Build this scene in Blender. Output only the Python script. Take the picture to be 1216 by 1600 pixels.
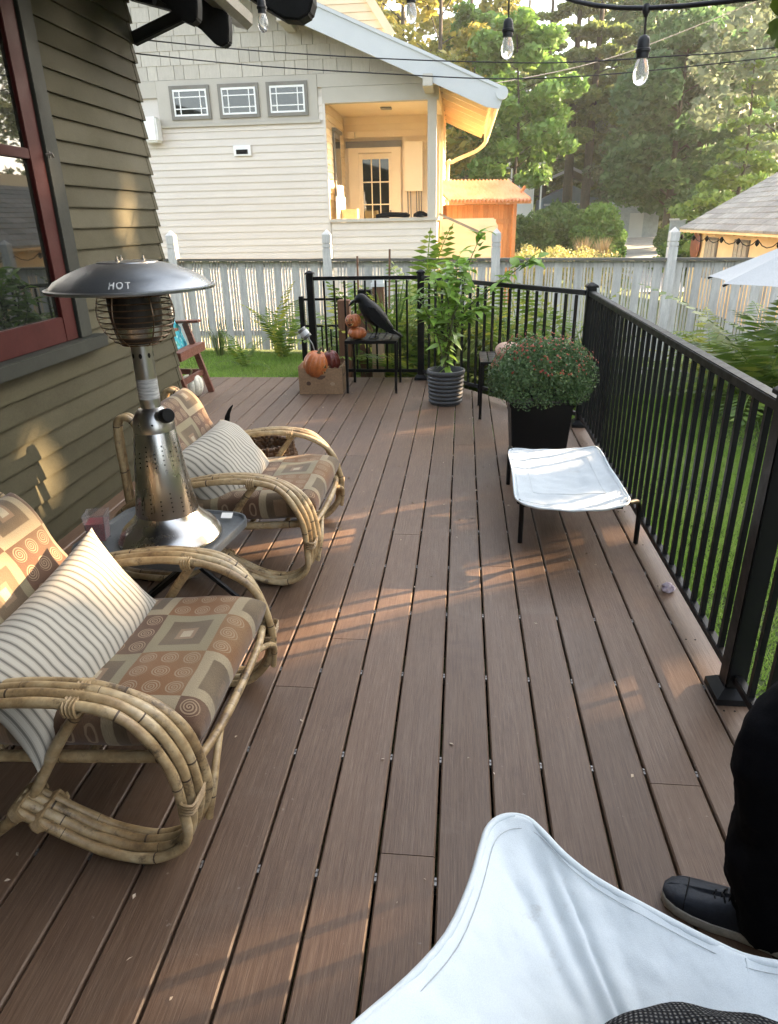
import bpy, bmesh, math, random
import numpy as np
from mathutils import Vector, Matrix, Euler
R = math.radians
random.seed(7)
for o in list(bpy.data.objects):
    bpy.data.objects.remove(o)
SC = bpy.context.scene
COL = SC.collection

# ------------------------------------------------------------------ camera, world, sun, exposure
cam = bpy.data.cameras.new('camera')
cam.sensor_fit = 'VERTICAL'
cam.sensor_height = 24.0
cam.lens = 24.0 * 1066.6 / 1600.0
cam.clip_start = 0.05
cam.clip_end = 900.0
camo = bpy.data.objects.new('camera', cam)
COL.objects.link(camo)
_p, _y, _r = R(23.152), R(6.177), R(-1.25)
_f = Vector((-math.sin(_y) * math.cos(_p), math.cos(_y) * math.cos(_p), -math.sin(_p)))
_ri = Vector((math.cos(_y), math.sin(_y), 0))
_u = _ri.cross(_f)
_R = _ri * math.cos(_r) + _u * math.sin(_r)
_U = -_ri * math.sin(_r) + _u * math.cos(_r)
camo.matrix_world = Matrix(((_R.x, _U.x, -_f.x, 0), (_R.y, _U.y, -_f.y, 0), (_R.z, _U.z, -_f.z, 1.463), (0, 0, 0, 1)))
SC.camera = camo

SUN_EL, SUN_AZ = 18.0, 26.0            # azimuth counted from +X towards +Y
SUN = Vector((math.cos(R(SUN_AZ)) * math.cos(R(SUN_EL)), math.sin(R(SUN_AZ)) * math.cos(R(SUN_EL)), math.sin(R(SUN_EL))))
W = bpy.data.worlds.new('World')
SC.world = W
W.use_nodes = True
wn = W.node_tree
wn.nodes.clear()
sky = wn.nodes.new('ShaderNodeTexSky')
sky.sky_type = 'NISHITA'
sky.sun_disc = False
sky.sun_elevation = R(SUN_EL)
sky.sun_rotation = R(90 - SUN_AZ)
sky.air_density = 1.0
sky.dust_density = 3.5
sky.ozone_density = 0.6
bg = wn.nodes.new('ShaderNodeBackground')
bg.inputs['Strength'].default_value = 0.15
wo = wn.nodes.new('ShaderNodeOutputWorld')
hs = wn.nodes.new('ShaderNodeHueSaturation')
hs.inputs['Saturation'].default_value = 0.5
wn.links.new(sky.outputs[0], hs.inputs['Color'])
wn.links.new(hs.outputs[0], bg.inputs[0])
wn.links.new(bg.outputs[0], wo.inputs[0])
sl = bpy.data.lights.new('sun', 'SUN')
sl.energy = 5.0
sl.angle = R(0.5)
sl.color = (1.0, 0.70, 0.42)
so = bpy.data.objects.new('sun', sl)
COL.objects.link(so)
so.rotation_euler = SUN.to_track_quat('Z', 'Y').to_euler()
so.location = (20, 10, 12)
SC.view_settings.view_transform = 'Standard'
SC.view_settings.look = 'None'
SC.view_settings.gamma = 1.0
SC.view_settings.use_curve_mapping = False
SC.view_settings.exposure = 2.95
SC.render.engine = 'CYCLES'
SC.cycles.max_bounces = 8
SC.cycles.volume_bounces = 1
SC.cycles.diffuse_bounces = 5
SC.cycles.transparent_max_bounces = 8
SC.cycles.sample_clamp_indirect = 6.0

# ------------------------------------------------------------------ material helpers
def node(nt, kind, ins=None, **props):
    n = nt.nodes.new(kind)
    for k, v in props.items():
        setattr(n, k, v)
    for k, v in (ins or {}).items():
        if isinstance(v, bpy.types.NodeSocket):
            nt.links.new(v, n.inputs[k])
        else:
            n.inputs[k].default_value = v
    return n
def c4(c):
    return (c[0], c[1], c[2], 1.0)
def new_mat(name):
    m = bpy.data.materials.new(name)
    m.use_nodes = True
    m.node_tree.nodes.clear()
    return m, m.node_tree
def math_(nt, op, a, b=None, c=None):
    ins = {0: a}
    if b is not None: ins[1] = b
    if c is not None: ins[2] = c
    return node(nt, 'ShaderNodeMath', ins, operation=op).outputs[0]
def mix_(nt, f, a, b, blend='MIX'):
    n = node(nt, 'ShaderNodeMix', {0: f}, data_type='RGBA', blend_type=blend)
    for i, v in ((6, a), (7, b)):
        if isinstance(v, bpy.types.NodeSocket): nt.links.new(v, n.inputs[i])
        else: n.inputs[i].default_value = c4(v)
    return n.outputs[2]
def ramp_(nt, f, stops):
    n = node(nt, 'ShaderNodeValToRGB', {0: f})
    el = n.color_ramp.elements
    while len(el) < len(stops): el.new(0.5)
    for e, (p, c) in zip(el, stops):
        e.position = p; e.color = c4(c) if not isinstance(c, (int, float)) else (c, c, c, 1)
    return n.outputs[0]
def coords(nt, kind='Object', scale=(1, 1, 1), rnd=True):
    t = node(nt, 'ShaderNodeTexCoord').outputs[kind]
    if rnd:
        oi = node(nt, 'ShaderNodeObjectInfo').outputs['Random']
        k = node(nt, 'ShaderNodeVectorMath', {0: t, 1: (0, 0, 0)}, operation='ADD')
        cmb = node(nt, 'ShaderNodeCombineXYZ', {0: math_(nt, 'MULTIPLY', oi, 37.0), 1: math_(nt, 'MULTIPLY', oi, 91.0), 2: math_(nt, 'MULTIPLY', oi, 17.0)}).outputs[0]
        nt.links.new(cmb, k.inputs[1])
        t = k.outputs[0]
    return node(nt, 'ShaderNodeMapping', {0: t, 3: scale}).outputs[0]
def finish(nt, col, rough=0.6, metal=0.0, bump=None, bstr=0.3, bdist=0.01, spec=0.5, transl=0.0, coat=0.0, sheen=0.0, emit=None):
    ins = {'Roughness': rough, 'Metallic': metal, 'Specular IOR Level': spec, 'Coat Weight': coat, 'Sheen Weight': sheen}
    p = node(nt, 'ShaderNodeBsdfPrincipled', ins)
    if isinstance(col, bpy.types.NodeSocket): nt.links.new(col, p.inputs['Base Color'])
    else: p.inputs['Base Color'].default_value = c4(col)
    if bump is not None:
        b = node(nt, 'ShaderNodeBump', {'Strength': bstr, 'Distance': bdist, 'Height': bump})
        nt.links.new(b.outputs[0], p.inputs['Normal'])
    out = p.outputs[0]
    if transl:
        t = node(nt, 'ShaderNodeBsdfTranslucent')
        if isinstance(col, bpy.types.NodeSocket): nt.links.new(col, t.inputs[0])
        else: t.inputs[0].default_value = c4(col)
        out = node(nt, 'ShaderNodeMixShader', {0: transl, 1: out, 2: t.outputs[0]}).outputs[0]
    nt.links.new(out, node(nt, 'ShaderNodeOutputMaterial').inputs[0])
def pm(name, col, col2=None, rough=0.6, metal=0.0, vs=4.0, stretch=(1, 1, 1), bump=0.0, bs=60.0, bdist=0.004, rnd=0.15, spec=0.5, fine=0.25, transl=0.0, coat=0.0, rvar=0.1, dirt=None, island=False, sheen=0.0):
    """two-tone noise paint with fine grain, per-object tint and bump"""
    m, nt = new_mat(name)
    col2 = col2 or tuple(x * 0.75 for x in col)
    v = coords(nt, 'Object', stretch)
    n1 = node(nt, 'ShaderNodeTexNoise', {'Vector': v, 'Scale': vs, 'Detail': 6.0, 'Roughness': 0.65}).outputs[0]
    n1 = node(nt, 'ShaderNodeMapRange', {0: n1, 1: 0.3, 2: 0.7}).outputs[0]
    c = mix_(nt, n1, col2, col)
    n2 = node(nt, 'ShaderNodeTexNoise', {'Vector': v, 'Scale': bs, 'Detail': 4.0, 'Roughness': 0.7}).outputs[0]
    if fine:
        f = node(nt, 'ShaderNodeMapRange', {0: n2, 1: 0.25, 2: 0.75, 3: 1 - fine, 4: 1 + fine}).outputs[0]
        c = mix_(nt, 1.0, c, node(nt, 'ShaderNodeCombineColor', {0: f, 1: f, 2: f}).outputs[0], 'MULTIPLY')
    if rnd:
        oi = node(nt, 'ShaderNodeNewGeometry').outputs['Random Per Island'] if island else node(nt, 'ShaderNodeObjectInfo').outputs['Random']
        f = node(nt, 'ShaderNodeMapRange', {0: oi, 1: 0.0, 2: 1.0, 3: 1 - rnd, 4: 1 + rnd}).outputs[0]
        c = mix_(nt, 1.0, c, node(nt, 'ShaderNodeCombineColor', {0: f, 1: f, 2: f}).outputs[0], 'MULTIPLY')
    if dirt:
        nd = node(nt, 'ShaderNodeTexNoise', {'Vector': coords(nt, 'Object'), 'Scale': dirt[1], 'Detail': 8.0, 'Roughness': 0.75}).outputs[0]
        c = mix_(nt, node(nt, 'ShaderNodeMapRange', {0: nd, 1: dirt[2], 2: dirt[2] + 0.12, 3: 0.0, 4: dirt[3]}).outputs[0], c, dirt[0])
    rr = node(nt, 'ShaderNodeMapRange', {0: n1, 1: 0.0, 2: 1.0, 3: min(1, rough + rvar), 4: max(0.02, rough - rvar)}).outputs[0]
    finish(nt, c, rr, metal, n2 if bump else None, bump, bdist, spec, transl, coat, sheen)
    return m
def leafmat(name, cols, transl=0.35, rough=0.5, spec=0.4, patch=0.0, pscale=0.6):
    """per-leaf colour from a ramp; optional larger patches"""
    m, nt = new_mat(name)
    r = node(nt, 'ShaderNodeNewGeometry').outputs['Random Per Island']
    oi = node(nt, 'ShaderNodeObjectInfo').outputs['Random']
    f = math_(nt, 'ADD', math_(nt, 'MULTIPLY', r, 0.75 - patch * 0.5), math_(nt, 'MULTIPLY', oi, 0.2))
    if patch:
        n = node(nt, 'ShaderNodeTexNoise', {'Vector': coords(nt, 'Object'), 'Scale': pscale, 'Detail': 2.0}).outputs[0]
        f = math_(nt, 'ADD', f, math_(nt, 'MULTIPLY', node(nt, 'ShaderNodeMapRange', {0: n, 1: 0.3, 2: 0.7}).outputs[0], patch * 0.6))
    k = len(cols)
    c = ramp_(nt, f, [(i / max(1, k - 1), cc) for i, cc in enumerate(cols)])
    finish(nt, c, rough, 0.0, None, transl=transl, spec=spec)
    return m

# ------------------------------------------------------------------ mesh helpers
class B:
    def __init__(s):
        s.v, s.f = [], []
    def add(s, vs, fs):
        o = len(s.v)
        s.v.extend([tuple(x) for x in vs])
        s.f.extend([tuple(i + o for i in f) for f in fs])
        return s
    def box(s, c, d, M=None):
        x, y, z = (q / 2 for q in d)
        vs = [Vector((a * x, b * y, e * z)) for a in (-1, 1) for b in (-1, 1) for e in (-1, 1)]
        if M is not None: vs = [M @ q for q in vs]
        vs = [q + Vector(c) for q in vs]
        return s.add(vs, [(0, 1, 3, 2), (4, 6, 7, 5), (0, 4, 5, 1), (2, 3, 7, 6), (0, 2, 6, 4), (1, 5, 7, 3)])
    def box2(s, a, b):
        return s.box([(p + q) / 2 for p, q in zip(a, b)], [abs(q - p) for p, q in zip(a, b)])
    def bar(s, a, b, w, h, up=(0, 0, 1)):
        a, b = Vector(a), Vector(b)
        t = (b - a); L = t.length; t.normalize()
        u = Vector(up); sd = t.cross(u)
        if sd.length < 1e-5: sd = t.cross(Vector((1, 0, 0)))
        sd.normalize(); u = sd.cross(t)
        M = Matrix((sd, t, u)).transposed()
        return s.box((a + b) / 2, (w, L, h), M)
    def tube(s, pts, r, n=8, caps=True):
        pts = [Vector(p) for p in pts]
        rs = r if isinstance(r, (list, tuple)) else [r] * len(pts)
        prev = None; rings = []
        for i, p in enumerate(pts):
            t = (pts[min(i + 1, len(pts) - 1)] - pts[max(i - 1, 0)])
            if t.length < 1e-9: t = Vector((0, 0, 1))
            t.normalize()
            if prev is None:
                a = Vector((0, 0, 1)) if abs(t.z) < 0.9 else Vector((1, 0, 0))
                prev = t.cross(a).normalized()
            u = prev - t * prev.dot(t)
            u = u.normalized() if u.length > 1e-6 else t.orthogonal().normalized()
            w = t.cross(u); prev = u
            rings.append([p + (u * math.cos(2 * math.pi * k / n) + w * math.sin(2 * math.pi * k / n)) * rs[i] for k in range(n)])
        vs = [q for ring in rings for q in ring]
        fs = []
        for i in range(len(pts) - 1):
            for k in range(n):
                fs.append((i * n + k, i * n + (k + 1) % n, (i + 1) * n + (k + 1) % n, (i + 1) * n + k))
        if caps:
            fs.append(tuple(range(n - 1, -1, -1))); fs.append(tuple((len(pts) - 1) * n + k for k in range(n)))
        return s.add(vs, fs)
    def lathe(s, prof, n=24, c=(0, 0, 0), rib=None, caps=True, M=None):
        vs, fs = [], []
        for (r, z) in prof:
            for k in range(n):
                a = 2 * math.pi * k / n
                q = r * (rib(a, z) if rib else 1)
                p = Vector((q * math.cos(a), q * math.sin(a), z))
                if M is not None: p = M @ p
                vs.append(p + Vector(c))
        for i in range(len(prof) - 1):
            for k in range(n):
                fs.append((i * n + k, i * n + (k + 1) % n, (i + 1) * n + (k + 1) % n, (i + 1) * n + k))
        if caps:
            fs.append(tuple(range(n - 1, -1, -1))); fs.append(tuple((len(prof) - 1) * n + k for k in range(n)))
        return s.add(vs, fs)
    def prism(s, poly, f0, f1):
        """poly: 2-D points; f0, f1 map a 2-D point to the two end faces"""
        n = len(poly)
        vs = [f0(*p) for p in poly] + [f1(*p) for p in poly]
        fs = [tuple(range(n - 1, -1, -1)), tuple(range(n, 2 * n))] + [(i, (i + 1) % n, n + (i + 1) % n, n + i) for i in range(n)]
        return s.add(vs, fs)
    def grid(s, nu, nv, fn, wrap=False):
        vs = [fn(i / nu, j / nv) for i in range(nu + 1) for j in range(nv + 1)]
        fs = [(i * (nv + 1) + j, (i + 1) * (nv + 1) + j, (i + 1) * (nv + 1) + j + 1, i * (nv + 1) + j + 1) for i in range(nu) for j in range(nv)]
        return s.add(vs, fs)
    def mesh(s, name, mat, smooth=None, bevel=0.0, seg=2):
        me = bpy.data.meshes.new(name)
        me.from_pydata(s.v, [], s.f)
        bm = bmesh.new(); bm.from_mesh(me)
        bmesh.ops.recalc_face_normals(bm, faces=bm.faces)
        if bevel:
            es = [e for e in bm.edges if len(e.link_faces) == 2 and e.calc_face_angle(0) > R(35)]
            bmesh.ops.bevel(bm, geom=es, offset=bevel, segments=seg, affect='EDGES', clamp_overlap=True)
        bm.to_mesh(me); bm.free()
        if mat: me.materials.append(mat)
        if smooth:
            me.shade_smooth()
            me.set_sharp_from_angle(angle=R(smooth))
        return me
    def build(s, name, mat, parent=None, smooth=None, bevel=0.0, loc=None, seg=2):
        return link(name, s.mesh(name, mat, smooth, bevel, seg), parent, loc)
def link(name, me, parent=None, loc=None, rot=None, scale=None):
    o = bpy.data.objects.new(name, me)
    COL.objects.link(o)
    if parent: o.parent = parent
    if loc is not None: o.location = loc
    if rot is not None: o.rotation_euler = rot
    if scale is not None: o.scale = scale if hasattr(scale, '__len__') else (scale,) * 3
    return o
def tag(o, label=None, cat=None, group=None, kind=None):
    if label: o['label'] = label
    if cat: o['category'] = cat
    if group: o['group'] = group
    if kind: o['kind'] = kind
    return o
def thing(name, label, cat, loc=(0, 0, 0), rz=0.0, group=None):
    o = link(name, None, None, loc, (0, 0, rz))
    o.empty_display_size = 0.1
    return tag(o, label, cat, group)
def copy_tree(o, parent=None):
    c = o.copy(); COL.objects.link(c)
    c.parent = parent
    for ch in list(o.children): copy_tree(ch, c)
    return c
def crom(pts, n=6):
    """Catmull-Rom through the points"""
    P = [Vector(p) for p in pts]; out = []
    for i in range(len(P) - 1):
        a, b, c, d = P[max(i - 1, 0)], P[i], P[i + 1], P[min(i + 2, len(P) - 1)]
        for k in range(n):
            t = k / n
            out.append(0.5 * ((2 * b) + (c - a) * t + (2 * a - 5 * b + 4 * c - d) * t * t + (3 * b - a - 3 * c + d) * t ** 3))
    out.append(P[-1]); return out
def np_mesh(name, V, F, mat):
    """V (n,3) array, F (m,k) array of equal-sided faces"""
    me = bpy.data.meshes.new(name)
    V = np.asarray(V, np.float32); F = np.asarray(F, np.int32)
    me.vertices.add(len(V)); me.vertices.foreach_set('co', V.ravel())
    k = F.shape[1]
    me.loops.add(F.size); me.loops.foreach_set('vertex_index', F.ravel())
    me.polygons.add(len(F))
    me.polygons.foreach_set('loop_start', np.arange(len(F), dtype=np.int32) * k)
    me.polygons.foreach_set('loop_total', np.full(len(F), k, np.int32))
    me.update(calc_edges=True); me.validate()
    if mat: me.materials.append(mat)
    return me
def leaf_quads(P, size, rng, aspect=0.55, droop=0.0, N=None, flat=0.0):
    """diamond leaves at points P (n,3); returns V, F"""
    n = len(P)
    a = rng.normal(size=(n, 3)); a[:, 2] = a[:, 2] * (1 - flat) - droop
    a /= np.linalg.norm(a, axis=1)[:, None]
    b = rng.normal(size=(n, 3))
    if flat: b[:, 2] *= (1 - flat)
    b -= (b * a).sum(1)[:, None] * a
    b /= np.linalg.norm(b, axis=1)[:, None]
    s = (size * rng.uniform(0.6, 1.3, n))[:, None]
    V = np.stack([P - a * s, P + b * s * aspect, P + a * s, P - b * s * aspect], 1).reshape(-1, 3)
    return V, np.arange(4 * n).reshape(-1, 4)
def blob_points(blobs, n, rng, shell=0.5):
    w = np.array([(b[3] * b[4] * b[5]) ** (2 / 3) for b in blobs]); w /= w.sum()
    idx = rng.choice(len(blobs), n, p=w)
    d = rng.normal(size=(n, 3)); d /= np.linalg.norm(d, axis=1)[:, None]
    r = rng.uniform(0, 1, n) ** (1 / 3) * (1 - shell) + shell * rng.uniform(0.75, 1.05, n)
    Bb = np.array([b[:6] for b in blobs])
    return Bb[idx, :3] + d * r[:, None] * Bb[idx, 3:6]
def UVset(o, fn):
    me = o.data
    uv = me.uv_layers.new(name='UVMap')
    for lp in me.loops: uv.data[lp.index].uv = fn(lp.vertex_index)
# ------------------------------------------------------------------ materials
def deck_mat():
    m, nt = new_mat('composite_decking')
    v = coords(nt, 'Object', (1, 1, 1))
    g = node(nt, 'ShaderNodeTexNoise', {'Vector': node(nt, 'ShaderNodeMapping', {0: v, 3: (150, 5, 20)}).outputs[0], 'Scale': 1.0, 'Detail': 5.0, 'Roughness': 0.7}).outputs[0]
    g2 = node(nt, 'ShaderNodeTexNoise', {'Vector': node(nt, 'ShaderNodeMapping', {0: v, 3: (420, 22, 60)}).outputs[0], 'Scale': 1.0, 'Detail': 3.0}).outputs[0]
    b = node(nt, 'ShaderNodeTexNoise', {'Vector': node(nt, 'ShaderNodeMapping', {0: v, 3: (5, 1.3, 5)}).outputs[0], 'Scale': 1.0, 'Detail': 5.0, 'Roughness': 0.7}).outputs[0]
    c = ramp_(nt, g, [(0.30, (0.088, 0.049, 0.029)), (0.5, (0.120, 0.073, 0.045)), (0.70, (0.158, 0.104, 0.068))])
    c = mix_(nt, node(nt, 'ShaderNodeMapRange', {0: b, 1: 0.35, 2: 0.7, 3: 0.0, 4: 0.45}).outputs[0], c, (0.130, 0.084, 0.057))
    f = node(nt, 'ShaderNodeMapRange', {0: g2, 1: 0.3, 2: 0.7, 3: 0.84, 4: 1.16}).outputs[0]
    oi = node(nt, 'ShaderNodeObjectInfo').outputs['Random']
    f = math_(nt, 'MULTIPLY', f, node(nt, 'ShaderNodeMapRange', {0: oi, 3: 0.84, 4: 1.16}).outputs[0])
    c = mix_(nt, 1.0, c, node(nt, 'ShaderNodeCombineColor', {0: f, 1: f, 2: f}).outputs[0], 'MULTIPLY')
    d = node(nt, 'ShaderNodeTexNoise', {'Vector': coords(nt, 'Object'), 'Scale': 60.0, 'Detail': 2.0}).outputs[0]
    c = mix_(nt, node(nt, 'ShaderNodeMapRange', {0: d, 1: 0.74, 2: 0.80, 3: 0.0, 4: 0.4}).outputs[0], c, (0.32, 0.27, 0.23))
    w_ = node(nt, 'ShaderNodeTexNoise', {'Vector': coords(nt, 'Object'), 'Scale': 2.6, 'Detail': 7.0, 'Roughness': 0.72, 'Distortion': 0.6}).outputs[0]
    c = mix_(nt, node(nt, 'ShaderNodeMapRange', {0: w_, 1: 0.56, 2: 0.70, 3: 0.0, 4: 0.38}).outputs[0], c, (0.165, 0.122, 0.092))
    c = mix_(nt, node(nt, 'ShaderNodeMapRange', {0: w_, 1: 0.30, 2: 0.42, 3: 0.4, 4: 0.0}).outputs[0], c, (0.072, 0.040, 0.028))
    h = math_(nt, 'ADD', g, math_(nt, 'MULTIPLY', g2, 0.5))
    rr = node(nt, 'ShaderNodeMapRange', {0: b, 1: 0.3, 2: 0.7, 3: 0.40, 4: 0.56}).outputs[0]
    finish(nt, c, rr, 0.0, h, 0.3, 0.003, 0.42)
    return m
M_deck = deck_mat()
M_siding = pm('olive_siding_paint', (0.064, 0.058, 0.032), (0.049, 0.044, 0.024), 0.75, spec=0.22, vs=2.2, stretch=(1, 0.6, 1), bump=0.25, bs=90, rnd=0.09, fine=0.12, dirt=((0.03, 0.026, 0.018), 3.0, 0.62, 0.5))
M_casing = pm('grey_green_trim', (0.035, 0.038, 0.031), (0.027, 0.029, 0.024), 0.65, spec=0.2, vs=3, bump=0.15, bs=80, rnd=0.0, fine=0.1, dirt=((0.1, 0.095, 0.075), 9, 0.68, 0.5))
M_redsash = pm('red_sash_paint', (0.052, 0.006, 0.005), (0.038, 0.005, 0.004), 0.6, spec=0.18, vs=5, bump=0.1, bs=70, rnd=0.0, fine=0.12)
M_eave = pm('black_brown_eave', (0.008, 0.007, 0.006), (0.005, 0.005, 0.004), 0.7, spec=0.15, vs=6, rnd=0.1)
M_gutter = pm('brown_gutter', (0.12, 0.105, 0.08), None, 0.4, vs=5, rnd=0.0)
M_soffit = pm('dark_soffit', (0.06, 0.055, 0.045), None, 0.7)
def glass_mat(name, tint, rough=0.02):
    m, nt = new_mat(name)
    v = coords(nt, 'Object')
    n = node(nt, 'ShaderNodeTexNoise', {'Vector': v, 'Scale': 2.0, 'Detail': 1.0}).outputs[0]
    finish(nt, tint, rough, 0.0, n, 0.02, 0.02, 0.9)
    return m
M_pane = glass_mat('window_glass', (0.012, 0.014, 0.012))
M_black = pm('black_powder_coat', (0.006, 0.006, 0.0065), (0.0045, 0.0045, 0.005), 0.42, vs=20, bump=0.05, bs=260, rnd=0.0, fine=0.1, spec=0.22)
M_fence = pm('weathered_white_fence', (0.64, 0.61, 0.56), (0.42, 0.40, 0.365), 0.75, vs=3.5, stretch=(6, 6, 0.8), bump=0.4, bs=40, rnd=0.16, fine=0.16, dirt=((0.13, 0.11, 0.09), 13, 0.66, 0.75))
M_fencecap = pm('grey_cap_rail', (0.16, 0.145, 0.12), (0.09, 0.085, 0.07), 0.8, vs=4, stretch=(0.6, 4, 4), bump=0.3, bs=50)
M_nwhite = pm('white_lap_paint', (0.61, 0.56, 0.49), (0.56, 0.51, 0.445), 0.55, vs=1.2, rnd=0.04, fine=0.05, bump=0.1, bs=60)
M_nshing = pm('pale_shingle_paint', (0.50, 0.46, 0.39), (0.42, 0.385, 0.325), 0.7, vs=5, stretch=(6, 6, 1.5), bump=0.3, bs=30, rnd=0.09, fine=0.08)
M_ntrim = pm('stone_trim_paint', (0.46, 0.425, 0.36), (0.41, 0.38, 0.32), 0.6, vs=1.5, rnd=0.03, fine=0.05)
M_barge = pm('pale_grey_bargeboard', (0.52, 0.535, 0.53), (0.46, 0.475, 0.47), 0.55, vs=1.0, rnd=0.0, fine=0.05)
M_ncream = pm('bounce_lit_porch_cream', (0.80, 0.66, 0.43), (0.73, 0.59, 0.37), 0.55, vs=1.2, rnd=0.03, fine=0.05, bump=0.1, bs=60)  # white house paint with warm bounced sunlight put into the colour
M_nsash = pm('taupe_window_frame', (0.19, 0.175, 0.145), None, 0.5, vs=3, rnd=0.0, fine=0.06)
M_white = pm('white_enamel', (0.80, 0.80, 0.77), (0.74, 0.74, 0.71), 0.4, vs=3, rnd=0.02, fine=0.04)
M_dkpane = glass_mat('dark_window_pane', (0.014, 0.016, 0.014), 0.03)
M_roofsh = pm('grey_roof_shingle', (0.30, 0.29, 0.26), (0.19, 0.185, 0.17), 0.85, vs=6, bump=0.5, bs=60, rnd=0.2, fine=0.2)
M_roofdk = pm('brown_roofing', (0.07, 0.06, 0.05), None, 0.9, vs=6, bump=0.4, bs=60)
M_cedar = pm('orange_cedar', (0.50, 0.24, 0.095), (0.38, 0.165, 0.06), 0.6, vs=3, stretch=(6, 6, 0.6), bump=0.25, bs=30, rnd=0.16)
M_corr = pm('rust_pink_corrugated', (0.62, 0.42, 0.35), (0.48, 0.27, 0.19), 0.5, vs=3, stretch=(1, 1, 1), rnd=0.05)
M_gcream = pm('yellow_cream_garage', (0.80, 0.60, 0.33), (0.72, 0.52, 0.27), 0.6, vs=1.5, rnd=0.05, fine=0.06)
M_wood = pm('brown_post_wood', (0.20, 0.095, 0.05), (0.12, 0.055, 0.03), 0.6, vs=4, stretch=(8, 8, 0.7), bump=0.3, bs=40, rnd=0.12)
M_palewood = pm('raw_post_wood', (0.42, 0.30, 0.19), (0.30, 0.20, 0.12), 0.7, vs=4, stretch=(8, 8, 0.7), bump=0.3, bs=40)
M_rock = pm('pale_stone', (0.42, 0.40, 0.36), (0.25, 0.235, 0.21), 0.85, vs=12, bump=0.6, bs=30, rnd=0.3)
M_bark = pm('grey_brown_bark', (0.075, 0.06, 0.047), (0.035, 0.028, 0.023), 0.9, vs=6, stretch=(4, 4, 0.6), bump=0.8, bs=14, bdist=0.05, rnd=0.25)
M_metalclip = pm('clip_metal', (0.22, 0.21, 0.20), None, 0.5, 0.6)
M_debris = pm('dry_petals', (0.55, 0.46, 0.36), (0.40, 0.30, 0.2), 0.8, vs=30, rnd=0.0, island=True)

# ------------------------------------------------------------------ ground
def gz(x, y):
    z = -0.36 - 0.024 * (min(max(x, -6), 9) + 4.4)
    if y > 27: z += 0.043 * (y - 27) if y < 75 else 0.043 * 48 + 0.12 * (y - 75)
    if y > 12 and x > 3.5: z -= 0.55 * min(1, (y - 12) / 4) * min(1, (x - 3.5) / 3.5) * max(0.0, min(1, (38 - y) / 14))
    return z
def ground_mat():
    m, nt = new_mat('lawn_soil')
    v = coords(nt, 'Object', rnd=False)
    n = node(nt, 'ShaderNodeTexNoise', {'Vector': v, 'Scale': 0.9, 'Detail': 8.0, 'Roughness': 0.7}).outputs[0]
    n2 = node(nt, 'ShaderNodeTexNoise', {'Vector': v, 'Scale': 45.0, 'Detail': 5.0, 'Roughness': 0.8}).outputs[0]
    c = ramp_(nt, n2, [(0.3, (0.03, 0.045, 0.012)), (0.5, (0.08, 0.12, 0.03)), (0.7, (0.17, 0.17, 0.07))])
    c = mix_(nt, node(nt, 'ShaderNodeMapRange', {0: n, 1: 0.5, 2: 0.75, 3: 0, 4: 0.7}).outputs[0], c, (0.12, 0.095, 0.06))
    finish(nt, c, 0.95, 0, n2, 0.8, 0.03)
    return m
ys = list(np.arange(-8, 16, 1.0)) + list(np.arange(16, 50, 2.0)) + list(np.arange(50, 141, 5.0))
xs = [-90, -60, -40, -30] + list(np.arange(-20, 21, 1.0)) + [24, 30, 40, 60, 80, 110]
gb = B()
gb.add([(x, y, gz(x, y)) for x in xs for y in ys], [(i * len(ys) + j, (i + 1) * len(ys) + j, (i + 1) * len(ys) + j + 1, i * len(ys) + j + 1) for i in range(len(xs) - 1) for j in range(len(ys) - 1)])
tag(gb.build('lawn_ground', ground_mat(), smooth=180), kind='structure')

# driveway running up between the far trees
M_drive = pm('worn_asphalt', (0.36, 0.35, 0.33), (0.25, 0.245, 0.23), 0.9, vs=1.5, bump=0.4, bs=20)
db = B()
dp = []
for i in range(23):
    y = 25 + i * 2.0
    xc = 6.25 + 0.2 * (y - 25)
    w = 1.35
    dp.append([(xc - w, y, gz(xc, y) + 0.06), (xc + w, y, gz(xc, y) + 0.06)])
db.add([p for r in dp for p in r], [(2 * i, 2 * i + 1, 2 * i + 3, 2 * i + 2) for i in range(len(dp) - 1)])
tag(db.build('driveway', M_drive), kind='structure')

# grass blades on the near lawns
M_grass = leafmat('grass_blade', [(0.11, 0.20, 0.03), (0.21, 0.34, 0.055), (0.29, 0.43, 0.08), (0.42, 0.42, 0.17)], 0.55, patch=0.6, pscale=1.4)
def grass(regions, seed):
    rng = np.random.default_rng(seed)
    Vs = []
    for (x0, x1, y0, y1, n, h) in regions:
        x = rng.uniform(x0, x1, n); y = rng.uniform(y0, y1, n)
        z = np.array([gz(a, b) for a, b in zip(x, y)])
        hh = h * rng.uniform(0.5, 1.3, n) * (0.75 + 0.5 * (np.sin(x * 3.1) * np.cos(y * 2.3) > 0))
        a = rng.uniform(0, 6.283, n); w = 0.0035 + 0.0022 * rng.uniform(0, 1, n)
        dx, dy = rng.normal(0, 0.55, n) * hh, rng.normal(0, 0.55, n) * hh
        Vs.append(np.stack([np.stack([x - w * np.cos(a), y - w * np.sin(a), z], 1), np.stack([x + w * np.cos(a), y + w * np.sin(a), z], 1), np.stack([x + dx, y + dy, z + hh], 1)], 1).reshape(-1, 3))
    V = np.concatenate(Vs)
    return np_mesh('grass', V, np.arange(len(V)).reshape(-1, 3), M_grass)
tag(link('grass', grass([(1.0, 2.6, 0.3, 8.2, 70000, 0.05), (2.6, 5.5, 0.5, 9.0, 52000, 0.05), (-5.2, 0.6, 6.95, 10.4, 62000, 0.055), (0.2, 2.5, 5.3, 8.0, 14000, 0.05)], 3)), kind='stuff')

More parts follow.
